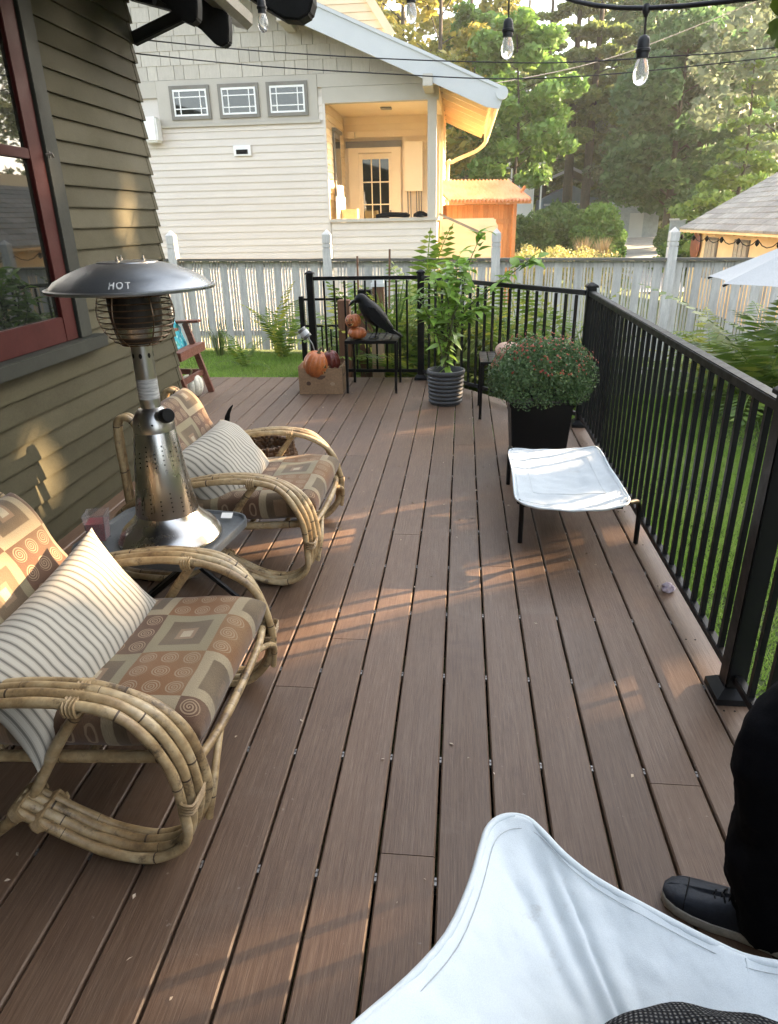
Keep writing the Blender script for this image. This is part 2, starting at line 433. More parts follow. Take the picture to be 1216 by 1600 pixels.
# ------------------------------------------------------------------ deck
PW, X0 = 0.1455, -0.033
deck = tag(link('deck', None, None, (0, 0, 0)), kind='structure')
def far_y(x):
    return 6.83 if x < -0.33 else 6.83 - (x + 0.33) * (1.63 / 1.30)
def plank(x0, x1, y0, y1a, y1b, z=0.0):
    """board with rounded long edges, far end cut between y1a (left) and y1b (right)"""
    c, t = 0.004, 0.024
    xs_ = [(x0, -t), (x0, -c), (x0 + c, 0), (x1 - c, 0), (x1, -c), (x1, -t)]
    b = B(); xc = (x0 + x1) / 2
    def ye(x): return y1a + (y1b - y1a) * (x - x0) / (x1 - x0)
    ox, oy = xc, y0
    vs = [(x - ox, 0, zz) for x, zz in xs_] + [(x - ox, ye(x) - oy, zz) for x, zz in xs_]
    fs = [(0, 1, 2, 3, 4, 5), (11, 10, 9, 8, 7, 6)] + [(i, i + 6, (i + 1) % 6 + 6, (i + 1) % 6) for i in range(6)]
    b.add(vs, fs)
    return b.build('plank', M_deck, deck, loc=(ox, oy, z))
joints = {-4: 1.87, -3: 2.17, -2: 3.12, 1: 2.80, -1: 1.23, 4: 1.52, -5: 4.35, 0: 4.62, 2: 4.0, 3: 3.75, -7: 3.6, -6: 0.4, 5: 4.4, -8: 2.6, -10: 4.1, -12: 3.3}
g = 0.0035
for i in range(-14, 7):
    xa, xb = X0 + PW * i + g, X0 + PW * (i + 1) - g
    if i == 6: xb = X0 + PW * 6 + 0.118
    ya, yb = far_y(xa), far_y(xb)
    j = joints.get(i)
    if j:
        plank(xa, xb, -2.6, j - 0.0012, j - 0.0012); plank(xa, xb, j + 0.0012, ya, yb)
    else:
        plank(xa, xb, -2.6, ya, yb)
for i in range(-30, -14):
    plank(X0 + PW * i + g, X0 + PW * (i + 1) - g, 4.90, 6.83, 6.83)
fb = B(); fb.box2((-4.4, 6.835, -0.24), (-0.335, 6.86, -0.003))
fb.build('fascia_board', M_deck, deck)
fb = B(); fb.bar((-0.325, 6.838, -0.122), (0.972, 5.208, -0.122), 0.022, 0.236); fb.build('fascia_board', M_deck, deck)
fb = B(); fb.box2((0.976, -2.6, -0.27), (0.995, 5.19, -0.018)); fb.build('fascia_board', M_white, deck)
jb = B()
for k in range(24): jb.box2((-1.98, -2.5 + 0.405 * k, -0.2), (0.97 if -2.5 + 0.405 * k < 5 else -0.4, -2.46 + 0.405 * k, -0.026))
jb.build('joists', M_eave, deck)
cb = B(); rng = random.Random(4)
for i in range(-13, 7):
    for k in range(23):
        x, y = X0 + PW * i, -2.48 + 0.405 * k
        if y > far_y(x) - 0.1: continue
        cb.box((x, y, -0.010), (0.0055, 0.022, 0.010)); cb.box((x, y + 0.004, -0.004), (0.005, 0.006, 0.003))
tag(cb.build('hidden_clips', M_metalclip, deck), kind='stuff')
sb = B()
for k in range(19):
    y = -2.2 + 0.405 * k
    if y > 4.9: continue
    for x in (0.862, 0.895, 0.945): sb.lathe([(0.0035, -0.002), (0.0035, 0.0012), (0.0, 0.0013)], 6, (x, y, 0), caps=False)
tag(sb.build('deck_screws', M_eave, deck), kind='stuff')
lb = B(); rng = random.Random(11)
for k in range(150):
    x, y = rng.uniform(-1.7, 0.85), rng.uniform(0.5, 6.2)
    a, s = rng.uniform(0, 6.28), rng.uniform(0.003, 0.009)
    u, w = Vector((math.cos(a), math.sin(a), 0)) * s, Vector((-math.sin(a), math.cos(a), 0)) * s * rng.uniform(0.3, 0.6)
    p = Vector((x, y, 0.002))
    lb.add([p - u, p + w + Vector((0, 0, s * 0.5)), p + u, p - w], [(0, 1, 2, 3)])
tag(lb.build('leaf_litter', M_debris), kind='stuff')

# ------------------------------------------------------------------ left house
house = thing('house', 'olive clapboard house with red window sash beside the deck', 'house', (-5, 1, -0.4))
hinv = Vector((5, -1, 0.4))
def hb(b, name, mat, parent=None, **k):
    """build in world coordinates below the house empty"""
    b.v = [tuple(Vector(q) + hinv) for q in b.v]
    return b.build(name, mat, parent or house, **k)
WX = -2.0
b = B(); b.box2((-9, -5, -0.4), (WX - 0.022, 4.70, 3.0)); hb(b, 'wall', M_siding)
LAP = 0.1018
def clap(y0, y1, z):
    """one lap board: a wedge proud at its bottom edge"""
    b = B(); e = LAP
    pr = [(WX - 0.021, z - 0.004), (WX + 0.006, z - 0.004), (WX + 0.006, z + 0.004), (WX - 0.013, z + e + 0.006), (WX - 0.021, z + e + 0.006)]
    b.prism(pr, lambda x, zz: (x, y0, zz), lambda x, zz: (x, y1, zz))
    hb(b, 'siding_board', M_siding)
WY0, WY1, WZ0, WZ1 = 2.00, 3.593, 0.886, 2.556
for k in range(-6, 28):
    z = 0.238 + LAP * k
    if z + LAP > WZ0 - 0.03 and z < WZ1:
        clap(WY1 + 0.001, 4.724, z); clap(-4.9, WY0, z)
    else:
        clap(-4.9, 4.724, z)
    if z > -0.1 and z < 2.95:
        b = B(); b.prism([(WX - 0.02, z - 0.006), (WX + 0.009, z - 0.006), (WX + 0.009, z + 0.004), (WX - 0.009, z + 0.10), (WX - 0.02, z + 0.10)], lambda x, zz: (x, 4.685, zz), lambda x, zz: (x, 4.73, zz))
        hb(b, 'corner_cap', M_siding)
win = link('window', None, house, (0, 0, 0))
def cas(a, bb, name, mat, bev=0.003):
    b = B(); b.box2(a, bb); return hb(b, name, mat, win, bevel=bev)
cas((WX - 0.02, 3.48, WZ0 + 0.04), (WX + 0.022, WY1, WZ1), 'casing', M_casing)
cas((WX - 0.02, WY0, WZ0 + 0.04), (WX + 0.022, WY0 + 0.113, WZ1), 'casing', M_casing)
cas((WX - 0.02, WY0, WZ1 + .001), (WX + 0.026, WY1, WZ1 + 0.12), 'head_casing', M_casing)
cas((WX - 0.02, WY0 - 0.06, 0.856), (WX + 0.065, WY1 + 0.075, 0.923), 'sill', M_casing, 0.005)
SX = WX - 0.014
cas((SX - 0.02, 3.363, 0.926), (SX + 0.020, 3.478, WZ1 - 0.003), 'sash_stile', M_redsash)
cas((SX - 0.02, 2.116, 0.926), (SX + 0.020, 2.218, WZ1 - 0.003), 'sash_stile', M_redsash)
cas((SX - 0.02, 2.219, 0.926), (SX + 0.019, 3.362, 1.047), 'bottom_rail', M_redsash)
cas((SX - 0.02, 2.219, 1.756), (SX + 0.019, 3.362, 1.80), 'meeting_rail', M_redsash)
cas((SX - 0.02, 2.219, 2.469), (SX + 0.019, 3.362, WZ1 - 0.003), 'top_rail', M_redsash)
cas((SX - 0.006, 2.217, 1.043), (SX - 0.001, 3.364, 1.76), 'pane', M_pane, 0)
cas((SX - 0.004, 2.217, 1.796), (SX + 0.001, 3.364, 2.473), 'pane', M_pane, 0)
b = B(); b.tube([(WX + 0.026, 3.463, 1.782), (WX + 0.048, 3.48, 1.786), (WX + 0.044, 3.497, 1.773)], 0.005, 6); b.tube([(WX + 0.035, 3.48, 1.795), (WX + 0.035, 3.48, 1.765)], 0.0045, 6); hb(b, 'sash_latch', M_metalclip, win)
for y in (4.054, 4.124, 4.263):
    b = B(); b.tube([(WX, y, 1.225), (WX + 0.026, y, 1.225), (WX + 0.03, y, 1.238), (WX + 0.024, y, 1.247)], 0.003, 6); hb(b, 'hook_screw', M_metalclip)
# eave: soffit slab, gutter, rafter tails, brace
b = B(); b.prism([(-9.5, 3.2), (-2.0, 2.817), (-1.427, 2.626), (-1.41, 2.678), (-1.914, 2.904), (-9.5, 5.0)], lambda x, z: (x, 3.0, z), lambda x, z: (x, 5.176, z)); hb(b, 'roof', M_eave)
b = B(); b.prism([(-1.479, 2.626), (-1.409, 2.609), (-1.37, 2.635), (-1.366, 2.691), (-1.375, 2.691), (-1.383, 2.643), (-1.418, 2.617), (-1.47, 2.635), (-1.47, 2.696), (-1.479, 2.696)], lambda x, z: (x, 3.045, z), lambda x, z: (x, 5.16, z)); hb(b, 'gutter', M_gutter)
def tail(y, pts):
    b = B(); b.prism(pts, lambda x, z: (x, y - 0.04, z), lambda x, z: (x, y + 0.04, z)); hb(b, 'rafter_tail', M_eave, bevel=0.006)
tailp = [(-2.001, 2.843), (-2.001, 2.696), (-1.74, 2.626), (-1.653, 2.578), (-1.566, 2.522), (-1.496, 2.452), (-1.444, 2.43), (-1.405, 2.452), (-1.396, 2.513), (-1.392, 2.591), (-1.5225, 2.678)]
for y in (4.74, 4.22, 3.70): tail(y, tailp)
b = B(); b.bar((-2.01, 4.74, 2.4955), (-1.618, 4.74, 2.626), 0.06, 0.065); hb(b, 'knee_brace', M_eave, bevel=0.006)
b = B(); b.tube([(-1.7835, 4.61, 2.678), (-1.618, 4.76, 2.652)], 0.052, 12); hb(b, 'round_beam_end', M_eave, smooth=40)
# porch roof over the near deck, partly added for shade, with a carved beam end
b = B(); b.box2((-2.0, -4.9, 2.63), (-0.83, 2.96, 2.75)); hb(b, 'unseen_porch_roof', M_eave)
b = B(); b.box2((-0.829, -4.9, 2.63), (-0.2, 2.0, 2.75)); hb(b, 'unseen_porch_roof', M_eave)  # unseen extra slab, added to darken the near deck
b = B(); b.box2((-1.98, -3.1, -0.4), (1.3, -2.75, 2.62)); hb(b, 'added_wing', M_siding)  # unseen wing behind the camera, added to cut sky light on the foreground
pp = [(-1.479, 2.678), (-1.235, 2.539), (-1.027, 2.413), (-0.887, 2.33), (-0.80, 2.282), (-0.731, 2.274), (-0.683, 2.295), (-0.6655, 2.339), (-0.6655, 2.469), (-0.696, 2.713)]
b = B(); b.prism(pp, lambda x, z: (x, 3.53, z), lambda x, z: (x, 3.635, z)); hb(b, 'carved_beam', M_eave, bevel=0.008)

# ------------------------------------------------------------------ railing
rail = thing('deck_railing', 'black metal railing with square balusters along the deck edge', 'railing', (0.908, 1.936, 0))
rinv = -rail.location
def rb(b, name, **k):
    b.v = [tuple(Vector(q) + rinv) for q in b.v]
    return b.build(name, M_black, rail, **k)
posts = [(-1.45, 6.79), (-0.383, 6.765), (0.909, 5.136), (0.908, 1.936), (0.908, -1.264)]
for (x, y) in posts:
    b = B(); b.box2((x - 0.032, y - 0.032, 0.012), (x + 0.032, y + 0.032, 1.0)); p = rb(b, 'post', bevel=0.004)
    b = B(); b.lathe([(0.058, 1.0), (0.058, 1.012), (0.05, 1.018), (0.012, 1.034)], 4, (0, 0, 0), M=Matrix.Rotation(R(45), 3, 'Z'))
    b.v = [(q[0] + x, q[1] + y, q[2]) for q in b.v]; rb(b, 'post_cap')
    b = B(); h = 0.062
    b.add([(x - h, y - h, 0.001), (x + h, y - h, 0.001), (x + h, y + h, 0.001), (x - h, y + h, 0.001), (x - h, y - h, 0.024), (x + h, y - h, 0.024), (x + h, y + h, 0.024), (x - h, y + h, 0.024), (x - .036, y - .036, 0.05), (x + .036, y - .036, 0.05), (x + .036, y + .036, 0.05), (x - .036, y + .036, 0.05)],
          [(3, 2, 1, 0), (8, 9, 10, 11), (0, 1, 5, 4), (1, 2, 6, 5), (2, 3, 7, 6), (3, 0, 4, 7), (4, 5, 9, 8), (5, 6, 10, 9), (6, 7, 11, 10), (7, 4, 8, 11)])
    rb(b, 'base_cover')
bal = B(); bal.box((0, 0, 0.515), (0.0175, 0.0175, 0.85)); bal_me = bal.mesh('baluster', M_black)
for (a, c) in zip(posts[:-1], posts[1:]):
    A, C = Vector((*a, 0)), Vector((*c, 0)); d = (C - A); L = d.length; d.normalize()
    P, Q = A + d * 0.033, C - d * 0.033
    b = B(); b.bar(P + Vector((0, 0, 0.962)), Q + Vector((0, 0, 0.962)), 0.046, 0.034); rb(b, 'top_rail', bevel=0.004)
    b = B(); b.bar(P + Vector((0, 0, 0.085)), Q + Vector((0, 0, 0.085)), 0.028, 0.03); rb(b, 'bottom_rail', bevel=0.003)
    n = round((L - 0.064) / 0.1005)
    for k in range(1, n):
        q = P.lerp(Q, k / n)
        link('baluster', bal_me, rail, q + rinv, (0, 0, math.atan2(d.y, d.x)))

# ------------------------------------------------------------------ fence
FY = 10.6
fence = thing('picket_fence', 'weathered white picket fence with pointed posts behind the lawn', 'fence', (0.478, FY, gz(0.5, FY)))
finv = -fence.location
def fz(x): return 0.945 - 0.0135 * (x + 0.6)      # top of the cap rail
def fo(b, name, mat, **k):
    b.v = [tuple(Vector(q) + finv) for q in b.v]
    return b.build(name, mat, fence, **k)
fposts = [-9.2, -6.76, -4.31, -1.966, 0.478, 2.918, 5.36, 7.8]
for x in fposts:
    z0, z1 = gz(x, FY) - 0.1, 1.36 - 0.012 * (x + 2)
    b = B(); h = 0.062; y = FY - 0.045
    b.box2((x - h, y - h, z0), (x + h, y + h, z1 - 0.26))
    b.box2((x - h + .012, y - h + .012, z1 - 0.26), (x + h - .012, y + h - .012, z1 - 0.245))
    b.box2((x - h, y - h, z1 - 0.245), (x + h, y + h, z1 - 0.20))
    b.box2((x - h + .012, y - h + .012, z1 - 0.20), (x + h - .012, y + h - .012, z1 - 0.185))
    b.box2((x - h, y - h, z1 - 0.185), (x + h, y + h, z1 - 0.07))
    o = len(b.v); b.add([(x - h, y - h, z1 - .07), (x + h, y - h, z1 - .07), (x + h, y + h, z1 - .07), (x - h, y + h, z1 - .07), (x, y, z1)], [(0, 1, 4), (1, 2, 4), (2, 3, 4), (3, 0, 4)])
    fo(b, 'post', M_fence)
for xa, xb in zip(fposts[:-1], fposts[1:]):
    b = B(); b.bar((xa + 0.064, FY - 0.03, fz(xa) - 0.018), (xb - 0.064, FY - 0.03, fz(xb) - 0.018), 0.125, 0.034); fo(b, 'cap_rail', M_fencecap)
    b = B(); b.bar((xa + 0.0, FY + 0.035, fz(xa) - 0.09), (xb, FY + 0.035, fz(xb) - 0.09), 0.036, 0.085); fo(b, 'rail', M_fence)
    zl = gz((xa + xb) / 2, FY) + 0.28
    b = B(); b.bar((xa + 0.0, FY + 0.035, zl), (xb, FY + 0.035, zl), 0.036, 0.085); fo(b, 'rail', M_fence)
rng = random.Random(5)
x = -6.6
while x < 6.9:
    for (w, dx) in ((0.122, 0.0), (0.026, 0.095), (0.024, 0.139), (0.026, 0.183)):
        xx = x + dx + rng.uniform(-0.005, 0.005)
        if min(abs(xx - p) for p in fposts) < 0.075: continue
        b = B(); ln = rng.uniform(-0.006, 0.006)
        b.bar((xx, FY + 0.006, gz(xx, FY) + 0.03 + rng.uniform(-.01, .015)), (xx + ln, FY + 0.006 + rng.uniform(-.002, .002), fz(xx) - 0.04), w * rng.uniform(0.92, 1.06), 0.018, up=(0, 1, 0))
        fo(b, 'picket', M_fence)
    x += 0.2755
# ------------------------------------------------------------------ neighbour's house
NY = 14.0
nh = thing('neighbour_house', 'pale craftsman house with lap siding, shingled gable and open corner porch behind the fence', 'house', (-3.5, NY, -0.4))
ninv = -nh.location
def nb(b, name, mat, parent=None, **k):
    b.v = [tuple(Vector(q) + ninv) for q in b.v]
    return b.build(name, mat, parent or nh, **k)
def nbox(a, c, name, mat, parent=None, **k):
    b = B(); b.box2(a, c); return nb(b, name, mat, parent, **k)
nbox((-9.5, NY + 0.025, -0.5), (-2.56, 20.0, 4.0), 'wall', M_nwhite)
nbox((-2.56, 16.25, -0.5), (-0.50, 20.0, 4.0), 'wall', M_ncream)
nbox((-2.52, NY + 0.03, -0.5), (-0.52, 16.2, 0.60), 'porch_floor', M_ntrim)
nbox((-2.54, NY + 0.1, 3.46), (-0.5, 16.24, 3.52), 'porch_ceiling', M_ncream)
def lapx(x0, x1, z, e, mat, y=NY, parent=None):
    """lap board along X facing -Y"""
    b = B()
    b.prism([(y + 0.022, z), (y - 0.011, z), (y - 0.011, z + 0.005), (y + 0.004, z + e + 0.006), (y + 0.022, z + e + 0.006)], lambda a, c: (x0, a, c), lambda a, c: (x1, a, c))
    return nb(b, 'siding_board', mat, parent)
def lapy(y0, y1, z, e, mat, x, s):
    """lap board along Y facing s*X"""
    b = B()
    b.prism([(x - s * 0.02, z), (x + s * 0.012, z), (x + s * 0.012, z + 0.006), (x - s * 0.006, z + e + 0.006), (x - s * 0.02, z + e + 0.006)], lambda a, c: (a, y0, c), lambda a, c: (a, y1, c))
    return nb(b, 'siding_board', mat)
e = 0.1235
for k in range(29):
    z = -0.3 + e * k
    if z > 3.05: lapx(-9.5, -5.62, z, e, M_nwhite)
    else: lapx(-9.5, -2.52, z, e, M_nwhite)
for z in (3.15, 3.27, 3.39): lapx(-2.64, -2.52, z, e, M_nwhite)
nbox((-2.555, NY - 0.02, -0.35), (-2.515, NY + 0.02, 3.41), 'corner_board', M_nwhite)
for k in range(14): lapx(-2.50, -0.55, -0.3 + e * k, e, M_nwhite)
nbox((-2.52, NY + 0.02, -0.4), (-0.52, NY + 0.10, 1.44), 'porch_parapet', M_nwhite)
nbox((-2.53, NY - 0.05, 1.442), (-0.46, NY + 0.16, 1.50), 'porch_rail_cap', M_ntrim)
nbox((-0.55, NY - 0.02, -0.35), (-0.49, NY + 0.05, 1.44), 'corner_board', M_nwhite)
# porch interior
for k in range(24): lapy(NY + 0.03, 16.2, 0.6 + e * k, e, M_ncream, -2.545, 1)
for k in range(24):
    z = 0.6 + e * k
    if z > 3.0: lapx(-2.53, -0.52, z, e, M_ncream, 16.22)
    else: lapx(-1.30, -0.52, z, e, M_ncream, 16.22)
nbox((-2.50, 16.15, 2.88), (-1.32, 16.235, 3.0), 'head_trim', M_nsash)
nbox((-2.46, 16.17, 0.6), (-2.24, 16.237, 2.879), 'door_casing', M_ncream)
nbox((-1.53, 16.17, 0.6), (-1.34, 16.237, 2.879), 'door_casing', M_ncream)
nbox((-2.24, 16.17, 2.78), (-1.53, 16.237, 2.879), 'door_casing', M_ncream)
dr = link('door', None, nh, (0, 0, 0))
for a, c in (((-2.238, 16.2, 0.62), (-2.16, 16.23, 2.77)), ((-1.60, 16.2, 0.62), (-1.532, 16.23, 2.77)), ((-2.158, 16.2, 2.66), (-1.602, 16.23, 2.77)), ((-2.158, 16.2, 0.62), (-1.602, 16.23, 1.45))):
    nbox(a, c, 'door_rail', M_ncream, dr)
nbox((-2.16, 16.218, 1.44), (-1.60, 16.224, 2.67), 'pane', M_dkpane, dr)
for x in (-1.97, -1.79): nbox((x - .012, 16.205, 1.45), (x + .012, 16.217, 2.66), 'muntin', M_ncream, dr)
for z in (1.78, 2.22): nbox((-2.158, 16.206, z - .012), (-1.602, 16.2165, z + .012), 'muntin', M_ncream, dr)
nbox((-1.585, 16.15, 1.55), (-1.555, 16.199, 1.66), 'handle', M_nsash, dr)
# left porch wall window
nbox((-2.53, 14.75, 1.6), (-2.50, 15.45, 3.05), 'window', M_nsash)
nbox((-2.499, 14.84, 1.7), (-2.494, 15.36, 2.95), 'pane', M_dkpane)
nbox((-2.53, 14.70, 3.052), (-2.46, 15.5, 3.11), 'head_trim', M_nsash)
# cabinet and conduits on the back wall of the porch
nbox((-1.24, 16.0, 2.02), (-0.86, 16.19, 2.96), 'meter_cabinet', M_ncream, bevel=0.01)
for k, x in enumerate((-1.19, -1.13, -1.0, -0.95, -0.9)):
    b = B(); b.tube(crom([(x, 16.1, 2.03), (x + .01, 16.12, 1.5), (x + .02 * k, 16.13, 1.2), (x + .05 * k, 16.15, 1.1)]), 0.014, 6); nb(b, 'conduit', M_nsash)
nbox((-1.62, 15.0, 3.43), (-1.42, 15.2, 3.459), 'porch_light', M_nsash)
nbox((-2.44, 16.05, 3.05), (-2.3, 16.19, 3.17), 'junction_box', M_ncream)
# posts and beam
nbox((-0.665, NY - 0.03, 1.50), (-0.505, NY + 0.13, 3.41), 'porch_post', M_ntrim)
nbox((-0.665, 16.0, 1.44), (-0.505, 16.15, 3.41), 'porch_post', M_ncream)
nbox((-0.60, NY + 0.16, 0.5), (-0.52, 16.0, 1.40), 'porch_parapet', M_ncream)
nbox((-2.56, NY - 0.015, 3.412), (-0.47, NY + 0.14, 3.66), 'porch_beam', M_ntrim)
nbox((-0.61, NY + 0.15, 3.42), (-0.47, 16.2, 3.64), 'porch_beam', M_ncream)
nbox((-2.635, NY - 0.02, 3.664), (-0.44, NY + 0.06, 3.868), 'belt_board', M_ntrim)
nbox((-9.5, NY - 0.02, 3.60), (-5.62, NY + 0.02, 3.868), 'belt_board', M_ntrim)
# right hand wall towards the back
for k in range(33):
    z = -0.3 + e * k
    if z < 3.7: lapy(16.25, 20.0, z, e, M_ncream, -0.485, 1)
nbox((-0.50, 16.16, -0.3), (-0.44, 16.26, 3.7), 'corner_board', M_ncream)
# triple window in its trim panel
b = B(); b.box2((-5.62, NY - 0.018, 3.16), (-2.64, NY + 0.02, 3.868)); nb(b, 'window_panel', M_ntrim, bevel=0.004)
nbox((-5.66, NY - 0.05, 3.115), (-2.60, NY + 0.02, 3.158), 'window_sill', M_ntrim)
for x0 in (-5.37, -4.46, -3.565):
    x1, z0, z1 = x0 + 0.75, 3.235, 3.775
    w = link('window', None, nh, (0, 0, 0)); y = NY - 0.019
    f = 0.055
    for a, c in (((x0, y - .03, z0), (x0 + f, y, z1)), ((x1 - f, y - .03, z0), (x1, y, z1)), ((x0 + f + .001, y - .03, z0), (x1 - f - .001, y, z0 + f)), ((x0 + f + .001, y - .03, z1 - f), (x1 - f - .001, y, z1))):
        nbox(a, c, 'frame', M_nsash, w)
    xa, xb, za, zb = x0 + f + .002, x1 - f - .002, z0 + f + .002, z1 - f - .002; s = 0.028
    for a, c in (((xa, y - .022, za), (xa + s, y - .002, zb)), ((xb - s, y - .022, za), (xb, y - .002, zb)), ((xa + s, y - .022, za), (xb - s, y - .002, za + s)), ((xa + s, y - .022, zb - s * 1.3), (xb - s, y - .002, zb))):
        nbox(a, c, 'sash', M_white, w)
    nbox((xa + s, y - .008, za + s), (xb - s, y - .004, zb - s), 'pane', M_dkpane, w)
    for q in (xa + 0.125, xb - 0.125): nbox((q - .009, y - .018, za + s), (q + .009, y - .009, zb - s), 'muntin', M_white, w)
    for q in (za + 0.115, zb - 0.125): nbox((xa + s, y - .0165, q - .009), (xb - s, y - .0095, q + .009), 'muntin', M_white, w)
# gable shingles
rng = random.Random(3)
def roofz(x): return 4.79 - 0.435 * (x + 2.62)
sx = None
for r in range(12):
    z = 3.872 + 0.222 * r
    x = -9.0 + rng.uniform(0, 0.2)
    while x < -0.5:
        w = rng.uniform(0.17, 0.42); xe = min(x + w, -0.44)
        if z + 0.1 < roofz((x + xe) / 2) and x > -8.6 - r * 0.0:
            b = B(); d = rng.uniform(-0.003, 0.003); h = min(0.226, roofz(xe) - z + 0.15)
            b.prism([(NY + 0.02, z), (NY - 0.014 + d, z), (NY - 0.002, z + h), (NY + 0.02, z + h)], lambda a, c: (x + 0.005, a, c), lambda a, c: (xe - 0.005, a, c))
            nb(b, 'shingle', M_nshing)
        x += w
b = B(); b.prism([(-9.5, 3.86), (-0.45, 3.86), (-0.45, 3.80), (-2.62, 4.74), (-9.5, 7.7)], lambda x, z: (x, NY + 0.021, z), lambda x, z: (x, NY + 0.2, z)); nb(b, 'gable_wall', M_nshing)
# roof slab, barge board, gutters, brackets, soffit boards
def rz(x): return 4.78 - 0.42 * (x + 2.62)
b = B(); b.prism([(-9.5, rz(-9.5)), (0.60, rz(0.60)), (0.60, rz(0.60) + 0.05), (-9.5, rz(-9.5) + 0.05)], lambda x, z: (x, 13.32, z), lambda x, z: (x, 20.2, z)); nb(b, 'roof', M_roofdk)
b = B(); b.prism([(-9.5, rz(-9.5) - 0.36), (0.36, rz(0.36) - 0.36), (0.56, rz(0.56) - 0.31), (0.62, rz(0.62) - 0.14), (0.62, rz(0.62) + 0.03), (-9.5, rz(-9.5) + 0.03)], lambda x, z: (x, 13.27, z), lambda x, z: (x, 13.315, z)); nb(b, 'bargeboard', M_barge)
b = B(); b.prism([(-9.5, rz(-9.5) - 0.02), (0.60, rz(0.60) - 0.02), (0.60, rz(0.60) + 0.035), (-9.5, rz(-9.5) + 0.035)], lambda x, z: (x, 13.245, z), lambda x, z: (x, 13.268, z)); nb(b, 'roof_edge_trim', M_barge)
b = B()
b.lathe([(0.001, 0), (0.10, 0.0), (0.10, 0.06), (0.001, 0.06)], 20, (0, 0, 0), M=Matrix.Rotation(R(90), 3, 'X')); b.v = [(q[0] + 0.60, q[1] + 13.275, q[2] + 3.36) for q in b.v]; nb(b, 'bargeboard_scroll', M_barge)
for k in range(40):
    y = 13.36 + k * 0.165
    b = B(); b.bar((-0.46, y + .08, rz(-0.46) - 0.035), (0.50, y + .08, rz(0.50) - 0.035), 0.143, 0.02); nb(b, 'soffit_board', M_ncream)
for y in (14.5, 15.3, 16.1, 16.9, 17.7, 18.5, 19.3, 20.0):
    b = B(); b.bar((-0.48, y, rz(-0.48) - 0.10), (0.44, y, rz(0.44) - 0.10), 0.05, 0.10); nb(b, 'rafter', M_ncream)
b = B(); b.box2((0.50, 13.33, rz(0.5) - 0.17), (0.525, 20.2, rz(0.5) - 0.02)); nb(b, 'eave_fascia', M_ncream)
b = B(); b.tube([(0.585, 13.34, 3.40), (0.585, 20.2, 3.40)], 0.06, 10); nb(b, 'eave_gutter', M_ncream)
b = B(); b.tube(crom([(0.56, 19.8, 3.36), (0.52, 19.8, 3.22), (0.30, 19.9, 3.05), (-0.30, 20.0, 2.82), (-0.42, 20.0, 2.6), (-0.42, 20.0, 0)]), 0.045, 8); nb(b, 'downspout', M_ncream)
for (x, z) in ((-0.63, 3.62), (-3.03, 4.62), (-5.4, 5.62)):
    b = B(); b.box2((x - 0.085, 13.22, z - 0.12), (x + 0.085, NY, z + 0.06)); nb(b, 'outlooker', M_ntrim, bevel=0.01)
nbox((-5.93, 13.72, 2.87), (-5.60, NY - 0.02, 3.28), 'vent_box', M_white, bevel=0.03)
nbox((-4.27, NY - 0.05, 2.615), (-3.94, NY - 0.014, 2.79), 'dryer_vent', M_white, bevel=0.006)
nbox((-4.22, NY - 0.056, 2.645), (-4.0, NY - 0.049, 2.72), 'vent_opening', M_eave)
# upper dormer
b = B(); b.prism([(-5.5, 4.6), (-1.62, 4.6), (-1.62, 5.2), (-3.3, 7.6), (-5.5, 7.6)], lambda x, z: (x, 17.0, z), lambda x, z: (x, 20.0, z)); nb(b, 'dormer', M_ncream)
for k in range(14):
    z = 4.7 + 0.15 * k; lapx(-5.5, -1.64 - max(0, (z - 5.1)) * 0.7, z, 0.15, M_ncream, 16.99)
b = B(); b.bar((-1.55, 16.93, 5.0), (-3.3, 16.93, 7.5), 0.05, 0.16, up=(0.8, 0, 0.6)); nb(b, 'dormer_trim', M_ncream)
# porch steps side wall with sloping handrail
b = B(); b.prism([(-0.46, -0.4), (0.75, -0.4), (0.75, 1.30), (0.65, 1.46), (-0.46, 1.46)], lambda x, z: (x, 15.98, z), lambda x, z: (x, 16.08, z)); nb(b, 'step_wall', M_ncream)
for k in range(14): lapx(-0.46, 0.70, -0.3 + e * k, e, M_ncream, 15.96)
b = B(); b.bar((-0.50, 15.7, 1.56), (0.42, 15.7, 1.16), 0.04, 0.05); nb(b, 'handrail', M_nsash)
# things left on the porch
t = thing('cardboard_crate', 'yellow cardboard box standing in the corner of the neighbour porch', 'box', (-2.2, 14.5, 1.5))
b = B(); b.box((0, 0, 0.09), (0.3, 0.3, 0.17)); b.build('carton', pm('sunny_carton', (0.62, 0.45, 0.18), None, 0.8), t)
b = B(); b.bar((-0.16, -0.1, 0.18), (-0.22, -0.1, 0.28), 0.1, 0.01); b.build('flap', pm('sunny_flap', (0.62, 0.45, 0.18), None, 0.8), t)
t = tag(B().box((0, 0, 0.35), (0.06, 0.8, 0.7)).box((0.0, 0, 0.75), (0.05, 0.5, 0.3)).build('storage_shelf', M_white, loc=(-2.40, 14.6, 1.2)), 'white storage shelf leaning on the porch side wall', 'shelf')
b = B(); b.tube(crom([(-0.32, 0, 0.03), (-0.1, 0, 0.055), (0.15, 0, 0.05), (0.33, 0, 0.035)]), [0.03, 0.035, 0.036, 0.04] + [0.045] * 11 + [0.05, 0.04, 0.03, 0.02], 8)
tag(b.build('rolled_mat', M_eave, smooth=50, loc=(-1.33, 14.05, 1.5)), 'dark rolled mat lying on the porch rail cap', 'mat')
b = B(); b.lathe([(0.01, 0), (0.14, 0.01), (0.13, 0.06), (0.06, 0.1), (0.01, 0.11)], 12); tag(b.build('dark_hat', M_eave, smooth=50, loc=(-0.80, 14.05, 1.50)), 'dark crumpled hat resting beside the porch post', 'hat')

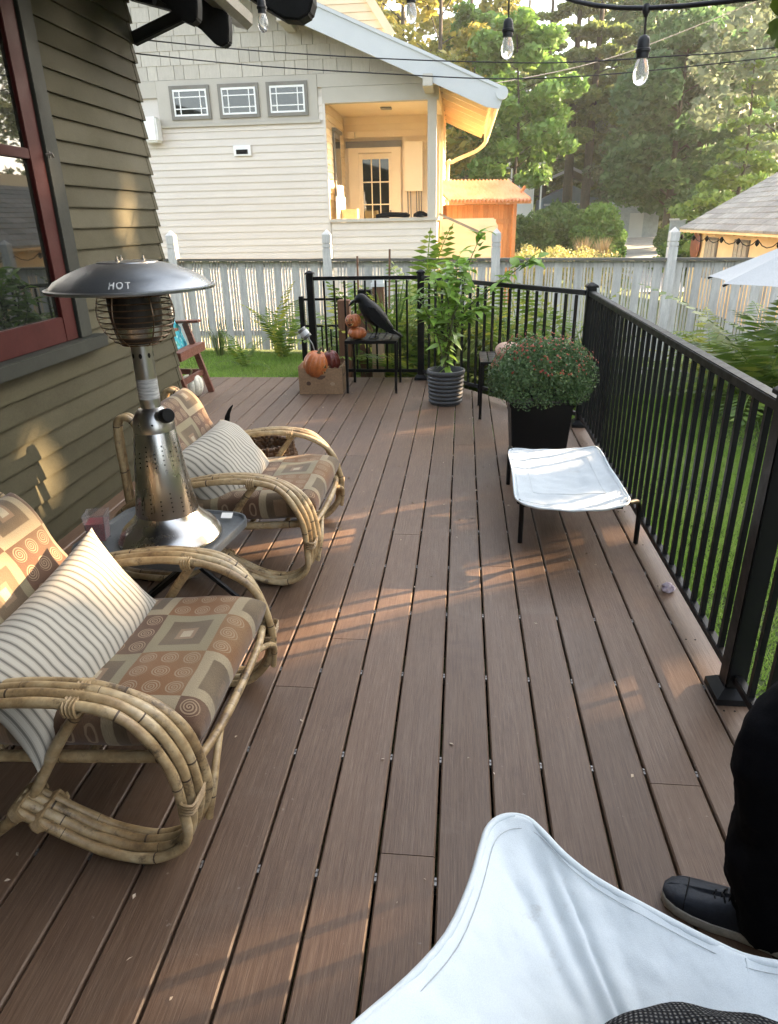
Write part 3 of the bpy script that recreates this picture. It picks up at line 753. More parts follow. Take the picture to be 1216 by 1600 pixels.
# ------------------------------------------------------------------ cedar shed with corrugated roof
shd = thing('cedar_shed', 'orange cedar garden shed with a pink corrugated roof beside the pale house', 'shed', (0.72, 17.6, -0.5), R(24))
b = B(); b.box2((-1.2, 0.02, 0), (0.50, 1.6, 2.25)); b.build('wall', M_cedar, shd)
for k in range(13):
    x = -1.2 + 0.131 * k
    b = B(); b.box2((x + 0.003, -0.018, 0.0), (x + 0.128, 0.018, 2.25)); b.build('board', M_cedar, shd)
b = B(); b.box2((-1.22, -0.03, 1.83), (0.52, -0.019, 1.93)); b.build('trim_board', M_cedar, shd)
b = B(); b.box2((0.46, -0.06, 0), (0.56, 0.03, 2.3)); b.build('corner_post', M_cedar, shd)
b = B(); b.bar((0.51, 0.0, 2.28), (0.78, -0.0, 2.62), 0.05, 0.06); b.build('bracket', M_cedar, shd)
b = B(); N = 90
b.add([(-1.35 + 2.1 * i / N, yy, zz + 0.045 * math.cos(i * 2 * math.pi / 4)) for i in range(N + 1) for (yy, zz) in ((-0.42, 2.33), (0.75, 2.78))], [(2 * i, 2 * i + 2, 2 * i + 3, 2 * i + 1) for i in range(N)])
b.build('roof_sheet', M_corr, shd, smooth=60)
b = B(); b.box2((-1.3, -0.39, 2.25), (0.74, -0.35, 2.32)); b.build('fascia', M_cedar, shd)

# ------------------------------------------------------------------ garage with grey roof on the right
gr = thing('cream_garage', 'yellow cream garage with a grey shingle roof beyond the fence', 'garage', (7.1, 16, -1.3))
ginv = -gr.location
def gbuild(b, name, mat, parent=None, **k):
    b.v = [tuple(Vector(q) + ginv) for q in b.v]
    return b.build(name, mat, parent or gr, **k)
b = B(); b.prism([(7.15, -1.4), (13.5, -1.4), (13.5, 1.1), (10.4, 3.0), (7.15, 1.15)], lambda x, z: (x, 6.0, z), lambda x, z: (x, 23.7, z)); gbuild(b, 'wall', M_gcream)
ex, ez, sl_ = 6.78, 1.04, 0.57
for r in range(17):                      # courses of the slope that faces the yard
    xa, xb = ex + 0.235 * r, ex + 0.235 * (r + 1) + 0.02
    y = 5.7 + (r % 2) * 0.15; rr = random.Random(r)
    if r < 12:
        while y < 24.0:
            w = rr.uniform(0.5, 0.95); y1 = min(y + w, 24.05)
            b = B(); d = rr.uniform(0, 0.012)
            za, zb = ez + sl_ * (xa - ex), ez + sl_ * (xb - ex)
            b.add([(xa, y + .004, za + .012 + d), (xb, y + .004, zb), (xb, y1 - .004, zb), (xa, y1 - .004, za + .012 + d), (xa, y + .004, za - .03), (xb, y + .004, zb - .03), (xb, y1 - .004, zb - .03), (xa, y1 - .004, za - .03)], [(0, 1, 2, 3), (7, 6, 5, 4), (0, 3, 7, 4), (1, 0, 4, 5), (3, 2, 6, 7), (2, 1, 5, 6)])
            gbuild(b, 'shingle', M_roofsh); y += w
b = B(); b.prism([(ex + 0.02, ez - 0.04), (10.4, 3.06), (13.9, 1.0), (13.9, 0.94), (10.4, 2.98), (ex + 0.02, ez - 0.10)], lambda x, z: (x, 5.8, z), lambda x, z: (x, 24.03, z)); gbuild(b, 'roof_deck', M_gcream)
for k in range(26):
    y = 6.2 + 0.7 * k
    b = B(); b.bar((6.82, y, ez - 0.10), (7.2, y, ez + 0.10), 0.05, 0.10); gbuild(b, 'rafter_tail', M_gcream)
for y in (21.9, 19.6, 16.6, 14.2, 11.5):
    w = link('window', None, gr, (0, 0, 0))
    b = B(); b.box2((7.11, y - 0.5, -0.3), (7.149, y + 0.5, 0.82)); gbuild(b, 'frame', M_nsash, w)
    for k in range(3):
        b = B(); b.box2((7.095, y - 0.43 + 0.3 * k, -0.25), (7.108, y - 0.19 + 0.3 * k, 0.76)); gbuild(b, 'pane', pm('curtained_pane', (0.5, 0.45, 0.36), None, 0.2, rnd=0.0), w)
b = B(); b.lathe([(0.01, 0), (0.36, 0.0), (0.42, 0.04), (0.36, 0.08), (0.01, 0.06)], 24, M=Matrix.Rotation(R(-90), 3, 'Y'))
tag(b.build('wall_plaque', pm('red_brown_plaque', (0.24, 0.075, 0.035), (0.15, 0.05, 0.03), 0.5), loc=(7.12, 23.2, 0.55), smooth=40), 'round red brown plaque hung at the end of the cream garage wall', 'plaque')
t = thing('eave_string_lights', 'dark string of small lamps hanging along the garage eave', 'string lights', (6.85, 16, 0.8))
b = B(); pts = []
for k in range(60):
    y = 23.9 - 0.3 * k
    pts.append((0, y - 16, 0.07 - 0.16 * abs(math.sin(math.pi * k / 4)) ** 0.8))
b.tube(pts, 0.012, 5); b.build('cable', M_eave, t)
lm = B(); lm.lathe([(0.02, 0.05), (0.035, 0.03), (0.05, -0.05), (0.01, -0.1)], 8); lme = lm.mesh('lamp', M_eave)
for k in range(0, 60, 4): link('lamp', lme, t, (0, 23.9 - 0.3 * k - 16, 0.02))

# ------------------------------------------------------------------ far small buildings
M_blue = pm('slate_blue_paint', (0.15, 0.20, 0.25), None, 0.7, vs=1)
bh = thing('blue_cottage', 'small slate blue gabled cottage behind the bushes', 'house', (7.7, 55, gz(7.7, 55)))
z0 = gz(7.7, 55)
b = B(); b.prism([(-2.0, -0.5), (2.1, -0.5), (2.1, 2.0 - 0.0), (-0.1, 3.0), (-2.0, 2.05)], lambda x, z: (x, 0, z), lambda x, z: (x, 5, z)); b.build('wall', M_blue, bh)
pk, el, er = 4.55 - z0, 3.66 - z0, 3.52 - z0
for (xa, za, xb, zb) in ((-2.35, el, -0.1, pk), (-0.1, pk, 2.3, er)):
    b = B(); b.bar((xa, -0.35, za), (xb, -0.35, zb), 0.12, 0.18); b.build('bargeboard', M_barge, bh)
    b = B(); b.prism([(xa, za), (xb, zb), (xb, zb + .1), (xa, za + .1)], lambda x, z: (x, -0.28, z), lambda x, z: (x, 5.2, z)); b.build('roof', M_roofsh, bh)
b = B(); b.box2((-1.9, -0.06, 1.62), (2.0, -0.01, 1.76)); b.build('belt_board', M_barge, bh)
b = B(); b.box2((0.9, -0.05, 0.4), (1.6, -0.01, 1.5)); b.build('window', M_dkpane, bh)
z0 = gz(4.4, 52)
wp = thing('white_carport', 'white flat roofed carport with slim posts among the far trees', 'carport', (4.2, 50, z0))
b = B(); b.box2((-1.3, 0, 4.55 - z0), (1.0, 3, 4.75 - z0)); b.build('roof', M_white, wp)
for x in (0.35, 0.85, -1.1): 
    b = B(); b.box2((x - .05, 0.1, -0.2), (x + .05, 0.2, 4.54 - z0)); b.build('post', M_white, wp)
b = B(); b.box2((-1.2, 1.4, 0), (0.4, 2.9, 3.9 - z0)); b.build('wall', M_white, wp)
z0 = gz(9.5, 44)
gh = thing('grey_shed', 'pale blue grey shed at the end of the driveway under the dark trees', 'shed', (10.1, 46, z0))
b = B(); b.box2((-1.0, 0, -0.2), (1.6, 2, 2.15 - z0 + 0.1)); b.build('wall', pm('grey_blue_paint', (0.40, 0.45, 0.48), None, 0.7), gh)
b = B(); b.box2((-1.1, -0.1, 2.26 - z0), (1.7, 2.1, 2.34 - z0)); b.build('roof', M_roofsh, gh)
b = B(); b.box2((-0.1, -0.03, -0.1), (0.7, -0.001, 1.5)); b.build('door', M_barge, gh)
z0 = gz(9.5, 34)
ub = thing('utility_post', 'square grey utility post beside the driveway', 'post', (9.55, 34, z0))
b = B(); b.box2((-0.33, 0, -0.3), (0.27, 0.3, 1.2 - z0)); b.build('post_body', pm('utility_grey', (0.33, 0.37, 0.4), None, 0.7), ub)
b = B(); b.box2((-0.36, -0.03, 1.2 - z0 + .002), (0.30, 0.33, 1.27 - z0)); b.build('cap', M_barge, ub)

# ------------------------------------------------------------------ trees
def limb_tree(seed, h, trunk_r, crown0, spread, nl, leaf, mat, shape='round', shell=0.45, blobr=(0.5, 1.0), clear=0.0):
    """trunk with limbs and a crown of leaf clumps round the limb ends; returns (trunk mesh, crown mesh)"""
    rng = random.Random(seed); nr = np.random.default_rng(seed)
    b = B(); top = h * 0.96
    tp = crom([(0, 0, -0.4), (rng.uniform(-.1, .1), rng.uniform(-.1, .1), h * .25), (rng.uniform(-.25, .25), rng.uniform(-.25, .25), h * .55), (rng.uniform(-.3, .3), rng.uniform(-.3, .3), top)], 6)
    n = len(tp); b.tube(tp, [trunk_r * (1 - 0.9 * i / (n - 1)) + 0.01 for i in range(n)], 8)
    blobs = []
    nb_ = 30 if shape != 'cone' else 46
    for k in range(nb_):
        t = crown0 + (1 - crown0) * (k + 0.5) / nb_
        i = min(n - 1, int(t * (n - 1))); base = tp[i]
        a = k * 2.4 + rng.uniform(-.4, .4)
        u = (t - crown0) / (1 - crown0)
        if shape == 'round': rad = spread * math.sqrt(max(0.05, 1 - (2 * u - 0.85) ** 2 / 1.4))
        elif shape == 'cone': rad = spread * (1.04 - u) ** 0.85
        else: rad = spread * (0.45 + 0.55 * math.sin(math.pi * min(1, u + 0.1)))
        rad *= rng.uniform(0.62, 1.08)
        up = {'round': rng.uniform(0.0, 0.7), 'cone': rng.uniform(-0.35, 0.05), 'tall': rng.uniform(0.2, 1.0)}[shape]
        end = base + Vector((math.cos(a) * rad, math.sin(a) * rad, up * rad * 0.6))
        mid = base.lerp(end, 0.5) + Vector((0, 0, 0.12 * rad))
        b.tube(crom([base, mid, end], 3), [trunk_r * 0.32 * (1 - t * 0.6), trunk_r * .25 * (1 - t * .6)] + [trunk_r * 0.13] * 4 + [0.01], 5)
        for q, f in ((end, 1.0), (base.lerp(end, 0.62), 0.8)):
            rr = rng.uniform(*blobr) * spread * 0.42 * (1.0 if shape != 'cone' else (1.15 - u)) * f
            blobs.append((q.x, q.y, q.z, rr, rr, rr * (0.62 if shape != 'cone' else 0.35)))
    P = blob_points(blobs, nl, nr, shell)
    V, F = leaf_quads(P, leaf, nr, 0.55, droop=0.35 if shape == 'cone' else 0.15, flat=0.35)
    return b.mesh('trunk', M_bark, smooth=60), np_mesh('crown', V, F, mat)
LM_bright = leafmat('bright_green_leaves', [(0.055, 0.115, 0.024), (0.10, 0.20, 0.04), (0.155, 0.28, 0.065), (0.24, 0.34, 0.09)], 0.45, patch=0.6, pscale=0.8)
LM_birch = leafmat('yellow_birch_leaves', [(0.09, 0.12, 0.025), (0.18, 0.19, 0.04), (0.34, 0.29, 0.06), (0.46, 0.36, 0.08)], 0.5, patch=0.7, pscale=0.7)
LM_dark = leafmat('dark_maple_leaves', [(0.04, 0.09, 0.038), (0.075, 0.15, 0.06), (0.12, 0.215, 0.085), (0.20, 0.31, 0.125)], 0.55, patch=0.6, pscale=0.7)
LM_olive = leafmat('olive_fir_needles', [(0.055, 0.09, 0.027), (0.11, 0.16, 0.045), (0.18, 0.235, 0.065), (0.30, 0.33, 0.095)], 0.55, patch=0.6, pscale=0.6)
LM_grey = leafmat('grey_green_leaves', [(0.06, 0.085, 0.05), (0.10, 0.135, 0.08), (0.16, 0.195, 0.12), (0.23, 0.26, 0.16)], 0.45, patch=0.6, pscale=0.7)
LM_lime = leafmat('lime_leaves', [(0.075, 0.14, 0.028), (0.14, 0.23, 0.045), (0.21, 0.31, 0.065), (0.31, 0.39, 0.10)], 0.45, patch=0.6, pscale=0.9)
protos = {
    'birch': [limb_tree(11, 20, 0.20, 0.22, 3.4, 6500, 0.22, LM_birch, 'tall', blobr=(0.4, 0.85)), limb_tree(12, 22, 0.22, 0.25, 3.2, 6000, 0.22, LM_birch, 'tall', blobr=(0.4, 0.8))],
    'bright': [limb_tree(21, 9.5, 0.12, 0.44, 2.1, 9000, 0.17, LM_bright, 'round', blobr=(0.5, 0.9))],
    'dark': [limb_tree(31, 14, 0.34, 0.24, 4.2, 14000, 0.27, LM_dark, 'round', blobr=(0.5, 0.95)), limb_tree(32, 16, 0.36, 0.2, 4.4, 13000, 0.27, LM_dark, 'round')],
    'fir': [limb_tree(41, 26, 0.36, 0.10, 4.0, 14000, 0.26, LM_olive, 'cone'), limb_tree(42, 24, 0.34, 0.14, 3.7, 13000, 0.26, LM_olive, 'cone')],
    'pine': [limb_tree(43, 23, 0.42, 0.42, 3.4, 12000, 0.24, LM_olive, 'cone'), limb_tree(44, 22, 0.38, 0.42, 3.2, 12000, 0.24, LM_olive, 'cone')],
    'grey': [limb_tree(51, 15, 0.26, 0.2, 3.8, 8000, 0.20, LM_grey, 'tall', blobr=(0.4, 0.9))],
    'lime': [limb_tree(61, 10, 0.15, 0.15, 2.7, 9000, 0.18, LM_lime, 'cone', blobr=(0.8, 1.3))],
}
def plant_tree(kind, v, x, y, rz, sc, label, group='trees on the far slope', name='tree'):
    tr_, cr_ = protos[kind][v % len(protos[kind])]
    t = thing(name, label, 'tree', (x, y, gz(x, y) - 0.1), rz, group)
    t.scale = (sc, sc, sc)
    link('trunk', tr_, t); link('crown', cr_, t)
    return t
G_ = plant_tree
def TX(px, y): return (px - 728) / 1215.0 * y
# front row, told apart in the photograph
G_('bright', 0, TX(808, 33), 33, 0.3, 1.0, 'bright green small tree with a thin trunk above the corrugated shed roof')
G_('bright', 0, TX(742, 40), 40, 2.3, 1.15, 'bright green tree partly hidden by the pale house eave')
G_('birch', 0, TX(683, 34), 34, 0.0, 0.85, 'yellow leaved birch with a slim pale trunk above the porch roof')
G_('birch', 1, TX(628, 40), 40, 1.2, 0.95, 'yellow green birch at the left end of the far trees, over the dormer')
G_('birch', 1, TX(735, 48), 48, 3.0, 1.0, 'sparse yellow birch between two bright gaps of sky')
G_('pine', 0, TX(893, 51), 51, 0.5, 0.9, 'olive fir with a bare dark trunk before the blue cottage gable', name='fir_tree')
G_('pine', 1, TX(920, 50), 50, 1.9, 0.95, 'olive fir with a leaning trunk at the right end of the blue cottage', name='fir_tree')
G_('grey', 0, TX(978, 49), 49, 0.7, 0.55, 'grey green tree with pale leaves beside the blue cottage')
G_('dark', 0, TX(1050, 39), 39, 0.4, 0.72, 'broad dark green maple hanging over the driveway')
G_('dark', 1, TX(1085, 43), 43, 2.0, 0.95, 'tall dark maple rising behind the lime tree')
G_('lime', 0, TX(1148, 30), 30, 0.0, 0.80, 'lime green young tree just behind the garage roof')
G_('grey', 0, TX(1222, 33), 33, 2.6, 1.0, 'grey branched tree at the right edge above the garage')
rngT = random.Random(8)
back = [('fir', 560, 60), ('birch', 600, 62), ('birch', 690, 66), ('fir', 770, 62), ('fir', 815, 70), ('fir', 850, 60), ('dark', 870, 72), ('fir', 945, 66), ('fir', 985, 60), ('dark', 1010, 56), ('fir', 1050, 64), ('fir', 1095, 58), ('fir', 1135, 50), ('dark', 1180, 46), ('fir', 1210, 58), ('grey', 1160, 62), ('fir', 500, 66), ('birch', 540, 54), ('fir', 905, 82), ('fir', 1025, 84), ('birch', 800, 84), ('fir', 735, 86), ('fir', 960, 92), ('fir', 1110, 86)]
nm = {'fir': 'far olive fir in the wooded slope, one of many alike', 'birch': 'far yellowish birch in the wooded slope, one of several alike', 'dark': 'far dark maple in the wooded slope, one of several alike', 'grey': 'far grey green tree high in the wooded slope'}
for i, (k, px, y) in enumerate(back):
    G_(k, i, TX(px, y), y + rngT.uniform(-2, 2), rngT.uniform(0, 6.28), rngT.uniform(0.85, 1.15), nm[k], 'trees of the wooded slope: ' + k, 'fir_tree' if k == 'fir' else 'tree')
# bushes below the cottage
def bush_mesh(seed, n, leaf, mat, w, h):
    nr = np.random.default_rng(seed); rg = random.Random(seed)
    blobs = [(rg.uniform(-w, w) * .75, rg.uniform(-w, w) * .5, h * rg.uniform(0.25, 0.78), rg.uniform(.28, .5) * w, rg.uniform(.28, .5) * w, rg.uniform(.16, .3) * h) for _ in range(22)]
    V, F = leaf_quads(blob_points(blobs, n, nr, 0.5), leaf, nr, 0.6, droop=0.1)
    return np_mesh('foliage', V, F, mat)
LM_bush = leafmat('shrub_leaves', [(0.045, 0.095, 0.026), (0.08, 0.15, 0.04), (0.125, 0.21, 0.06), (0.20, 0.27, 0.085)], 0.45, patch=0.5, pscale=1.0)
bm_a = bush_mesh(71, 9000, 0.11, LM_bush, 1.6, 2.4); bm_b = bush_mesh(72, 9000, 0.11, LM_bright, 1.6, 2.5)
stem_b = B()
for k in range(7): stem_b.tube(crom([(0, 0, -.2), (0.2 * math.cos(k), 0.2 * math.sin(k), .6), (0.7 * math.cos(k), .7 * math.sin(k), 1.5)], 3), [.04] * 4 + [.02] * 3, 5)
stem_me = stem_b.mesh('stem', M_bark)
for i, (px, y, s, me, lab) in enumerate(((838, 33, 0.85, bm_a, 'dark green bush right of the cedar shed'), (880, 35, 1.0, bm_a, 'round dark green bush under the two fir trunks'), (925, 34, 0.95, bm_b, 'lighter green bush before the blue cottage'), (945, 33, 0.72, bm_b, 'bright bush at the left edge of the driveway'), (890, 39, 1.0, bm_a, 'tall bush behind the others below the cottage'), (1066, 37, 0.6, bm_a, 'low shrub at the right edge of the driveway'), (1075, 31, 0.6, bm_a, 'shrub squeezed between utility post and garage'), (740, 30, 1.0, bm_a, 'leafy bush behind the cedar shed roof'))):
    x = TX(px, y); t = thing('bush', lab, 'bush', (x, y, gz(x, y)), i * 1.3, 'bushes below the cottage'); t.scale = (s, s, s)
    link('foliage', me, t); link('stem', stem_me, t)
# golden flowers and tall dry grass
LM_gold = leafmat('goldenrod', [(0.12, 0.16, 0.05), (0.22, 0.23, 0.07), (0.36, 0.31, 0.10), (0.44, 0.40, 0.22)], 0.4)
nr = np.random.default_rng(81); Vs = []
n = 13000
x = nr.uniform(1.0, 4.7, n); y = 20.5 + nr.uniform(0, 4.0, n); hgt = nr.uniform(0.05, 1, n) ** 0.6 * (0.95 + 0.15 * np.sin(x * 7.0) + 0.12 * np.sin(x * 17 + y))
z = np.array([gz(a, c) for a, c in zip(x, y)]) + hgt
V, F = leaf_quads(np.stack([x + nr.normal(0, .05, n), y, z], 1), 0.05, nr, 0.4, droop=1.2)
tag(link('flower_meadow', np_mesh('flower_meadow', V, F, LM_gold)), kind='stuff')
LM_dry = leafmat('dry_grass', [(0.25, 0.17, 0.08), (0.40, 0.29, 0.14), (0.52, 0.40, 0.22)], 0.3)
def tuft(n, h, spread, seed, mat, w=0.006):
    nr = np.random.default_rng(seed)
    a = nr.uniform(0, 6.283, n); r = spread * nr.uniform(0.2, 1, n); hh = h * nr.uniform(0.55, 1, n)
    base = np.stack([0.08 * np.cos(a), 0.08 * np.sin(a), np.zeros(n)], 1)
    tip = np.stack([r * np.cos(a), r * np.sin(a), hh], 1); mid = base * 0.45 + tip * 0.55; mid[:, 2] = hh * 0.68; mid[:, :2] *= 0.7
    sd = np.stack([-np.sin(a), np.cos(a), 0 * a], 1) * w
    V = np.stack([base - sd, base + sd, mid + sd, mid - sd, mid - sd, mid + sd, tip + sd * .15, tip - sd * .15], 1).reshape(-1, 3)
    return np_mesh('blades', V, np.arange(len(V)).reshape(-1, 4), mat)
dg = tuft(260, 1.5, 0.55, 83, LM_dry, 0.014)
for i, (px, y) in enumerate(((925, 27), (955, 28))):
    x = TX(px, y); t = thing('ornamental_grass', ('dry tan grass clump left of its twin before the bushes', 'dry tan grass clump next to the driveway edge')[i], 'grass clump', (x, y, gz(x, y)), i, 'dry grass clumps'); link('blades', dg, t)

# ------------------------------------------------------------------ unseen trees added to shade the deck, crowns cut open to place sun patches
lit = [  # chosen sun patches, with the radius of the gap cut for each
    ((0.15, 4.73, 0), .13), ((-0.02, 2.62, 0), .12), ((-0.5, 2.28, 0), .10), ((-0.75, 1.98, 0), .07), ((-0.72, 4.42, 0), .09), ((-0.27, 4.95, 0), .07), ((-0.95, 2.95, 0), .12), ((-0.45, 3.2, 0), .10),
    ((-0.27, 3.42, 0), .09), ((-0.33, 0.97, 0), .065), ((0.48, 2.33, 0), .05), ((0.86, 2.12, 0), .07), ((0.72, 3.15, 0), .08), ((0.40, 3.5, .28), .10), ((-0.98, 1.72, .55), .12), ((-1.15, 1.75, .6), .07),
    ((-1.33, 3.22, .62), .16), ((-0.72, 3.25, .33), .15), ((-0.9, 3.1, .36), .12), ((-0.62, 2.62, .3), .07), ((-0.62, 2.0, .2), .06), ((-2.0, 3.088, 1.973), .10), ((-2.0, 3.263, 1.93), .06), ((-2.0, 4.306, 1.599), .11), ((-2.0, 4.22, 1.495), .10),
    ((-2.0, 3.784, 0.912), .11), ((-2.0, 2.55, 0.78), .05), ((-2.0, 4.176, 0.886), .1), ((-2.0, 4.263, 1.277), .1), ((-1.1, 1.6, .62), .08), ((-1.45, 4.1, 0), .08), ((-0.2, 5.6, 0), .07), ((-1.2, 5.2, 0), .08), ((-2.0, 3.48, 1.669), .07), ((-2.0, 2.262, 0.625), .09), ((-1.25, 1.5, .62), .10), ((-1.0, 2.2, 1.3), .08), ((-0.9, 2.25, .5), .09), ((-0.65, 3.3, 0.3), .15)]
LM_side = leafmat('added_tree_leaves', [(0.03, 0.06, 0.015), (0.055, 0.10, 0.025), (0.09, 0.14, 0.04)], 0.15)
nr = np.random.default_rng(91)
for i, (tx, ty) in enumerate(((17.0, 5.0), (17.6, 9.0), (17.2, 13.0), (17.8, 17.0), (17.0, 1.2), (17.4, -2.8))):
    n = 26000
    P = np.stack([tx + nr.normal(0, 0.9, n), ty + nr.uniform(-2.4, 2.4, n), nr.uniform(0.6, 13.5, n)], 1)
    keep = np.ones(n, bool); s = np.array(SUN)
    for T, r in lit:
        d = P - np.array(T); q = d - (d @ s)[:, None] * s
        keep &= (np.linalg.norm(q, axis=1) > ((0.9 * r + 0.085) if T[0] > -1.95 else (0.55 * r + 0.07)))
    P = P[keep]
    V, F = leaf_quads(P, 0.19, nr, 0.62)
    t = thing('added_shade_tree', 'unseen leafy tree added right of the yard to shade the deck, one of a row', 'tree', (tx, ty, gz(tx, ty)), 0, 'row of added shade trees right of the yard')
    V = V - np.array(t.location); link('crown', np_mesh('crown', V, F, LM_side), t)
    b = B(); b.tube([(0, 0, -.4), (0.05, 0, 3), (0, 0.1, 9)], [.28, .22, .08], 8); b.build('trunk', M_bark, t)
# ------------------------------------------------------------------ ferns and garden plants
LM_fern = leafmat('fern_green', [(0.06, 0.11, 0.014), (0.11, 0.18, 0.025), (0.18, 0.25, 0.035), (0.32, 0.33, 0.06)], 0.4)
LM_ferny = leafmat('fern_yellowing', [(0.12, 0.16, 0.02), (0.25, 0.27, 0.035), (0.40, 0.38, 0.06), (0.52, 0.45, 0.08)], 0.4)
def frond(L, w, n, mat, seed, curl=0.9):
    rg = random.Random(seed); b = B(); pts = []
    for i in range(n + 1):
        t = i / n; a = 1.15 - curl * 1.5 * t
        pts.append(Vector((0, 0, 0)) if i == 0 else pts[-1] + Vector((math.cos(a), 0, math.sin(a))) * (L / n))
    for i in range(1, n):
        t = i / n; lw = w * (math.sin(math.pi * min(1, t * 0.9 + 0.12)) ** 0.8)
        d = (pts[i + 1] - pts[i]).normalized()
        for s in (-1, 1):
            q = pts[i]; e = q + Vector((d.x * 0.35, s, d.z * 0.35 - 0.18 + rg.uniform(-.12, .12))).normalized() * lw
            m = q.lerp(e, 0.45); h = d * (L / n) * 0.42
            b.add([q, m + h, e, m - h], [(0, 1, 2, 3)])
    for i in range(n): b.add([pts[i] + Vector((0, .004, 0)), pts[i] - Vector((0, .004, 0)), pts[i + 1] - Vector((0, .002, 0)), pts[i + 1] + Vector((0, .002, 0))], [(0, 1, 2, 3)])
    return b.mesh('frond', mat)
fr_g = [frond(0.85, 0.20, 22, LM_fern, 1), frond(0.75, 0.15, 20, LM_fern, 2, 1.05), frond(0.95, 0.15, 24, LM_fern, 3, 0.75)]
fr_y = [frond(0.8, 0.15, 20, LM_ferny, 4), frond(0.9, 0.14, 22, LM_ferny, 5, 0.8)]
rgF = random.Random(12)
def fern(x, y, s, lab, fr=fr_g, n=11, z=None, lean=0.0):
    t = thing('fern', lab, 'fern', (x, y, gz(x, y) if z is None else z), rgF.uniform(0, 6), 'ferns in the garden bed')
    for k in range(n):
        o = link('frond', rgF.choice(fr), t, (0, 0, 0.02), (rgF.uniform(-.2, .2), rgF.uniform(-.45, .35) + lean, k * 2.4 + rgF.uniform(-.3, .3)), s * rgF.uniform(0.75, 1.15))
fern(3.2, 7.4, 1.9, 'big spreading fern under the white parasol at the right', n=34)
fern(3.8, 8.3, 1.8, 'fern behind the big one, below the parasol edge', n=24)
fern(2.95, 8.4, 1.4, 'yellow tipped fern left of the parasol ferns', fr_y + fr_g, n=11)
fern(-2.95, 9.2, 0.75, 'arching fern on the back lawn with a drooping frond', n=8)
fern(-2.6, 9.9, 1.25, 'tall upright fern against the left pickets', fr_g + fr_y, n=8, lean=-0.35)
fern(-1.5, 9.4, 1.19, 'small fern beside the stair rail gate', n=8)
fern(-0.75, 8.6, 1.61, 'yellow fern behind the raven table', fr_y, n=13, lean=-0.2)
fern(-0.2, 8.2, 1.61, 'yellow green fern between raven table and shrub pot', fr_y + fr_g, n=13, lean=-0.2)
fern(-0.45, 9.3, 1.95, 'tall fern close to the pickets behind the raven', n=12, lean=-0.3)
fern(0.35, 8.3, 1.53, 'green fern behind the potted shrub', n=12, lean=-0.1)
fern(0.9, 7.8, 1.53, 'fern behind the diagonal rail, left of the corner post', n=13)
fern(1.25, 8.6, 1.7, 'fern touching the pickets behind the corner post', n=12, lean=-0.2)
fern(0.75, 8.9, 1.7, 'tall fern behind the mum planter', fr_g + fr_y, n=12, lean=-0.25)
fern(-1.0, 7.9, 1.53, 'bushy fern under the brown stair posts', n=16, lean=-0.15)
fern(-0.55, 7.6, 1.61, 'bushy yellow green fern directly behind the raven table rail', fr_y + fr_g, n=18, lean=-0.15)
fern(0.05, 7.9, 1.7, 'bushy fern behind the middle rail post', fr_y + fr_g, n=18, lean=-0.15)
fern(0.6, 7.6, 1.61, 'bushy fern behind the slatted table with the pale pumpkin', n=18, lean=-0.1)
fern(-1.3, 8.8, 1.7, 'upright fern between stair rail and pickets', fr_y + fr_g, n=12, lean=-0.3)
fern(1.75, 9.3, 0.8, 'low fern by the stones at the fence foot', n=9)
LM_iris = leafmat('strap_leaves', [(0.05, 0.09, 0.02), (0.10, 0.15, 0.035), (0.18, 0.22, 0.06), (0.36, 0.33, 0.14)], 0.35)
ir = [tuft(70, 0.85, 0.5, 21, LM_iris, 0.010), tuft(80, 0.7, 0.6, 22, LM_iris, 0.012)]
for i, (x, y, s, lab) in enumerate(((-0.75, 7.7, 1.0, 'grassy clump under the raven table rail'), (-0.1, 7.5, 0.9, 'grassy clump behind the middle rail post'), (0.55, 7.2, 0.8, 'grassy clump behind the ribbed pot'), (-0.4, 8.4, 1.1, 'tall strap leaved clump among the yellow ferns'), (1.35, 7.3, 0.7, 'low strap leaved clump by the corner post'), (-1.15, 8.7, 0.9, 'strap leaved clump next to the brown stair posts'), (-3.6, 10.1, 0.6, 'small grass tuft at the foot of the left pickets'))):
    t = thing('strap_plant', lab, 'plant', (x, y, gz(x, y)), i * 0.9, 'strap leaved plants in the bed'); s *= 1.0 if x < -3 else 1.6; t.scale = (s, s, s); link('blades', ir[i % 2], t)
# pale stones at the fence foot
def stone_me(seed):
    rg = random.Random(seed); b = B()
    b.lathe([(0.02, 0.0), (0.9, 0.1), (1.0, 0.45), (0.7, 0.85), (0.02, 1.0)], 9, rib=lambda a, z: 0.85 + 0.25 * math.sin(a * 2 + seed) * 0.6 + 0.1 * math.sin(a * 5 + z * 7 + seed))
    return b.mesh('stone', M_rock, smooth=50)
st = [stone_me(k) for k in range(4)]
rg = random.Random(31)
t0 = [(2.2 + 0.23 * k + rg.uniform(-.06, .06), 9.75 + rg.uniform(-.25, .3), rg.uniform(.08, .17)) for k in range(12)] + [(0.35, 7.05, .16), (0.55, 6.9, .1), (0.1, 7.1, .12), (0.75, 7.2, .09)]
for (x, y, s) in t0:
    o = link('stone', st[rg.randrange(4)], None, (x, y, gz(x, y) - 0.02), (0, 0, rg.uniform(0, 6)), (s, s * rg.uniform(.7, 1.2), s * .7))
    tag(o, 'pale rounded stone lying along the foot of the fence bed', 'stone', 'pale stones edging the bed')

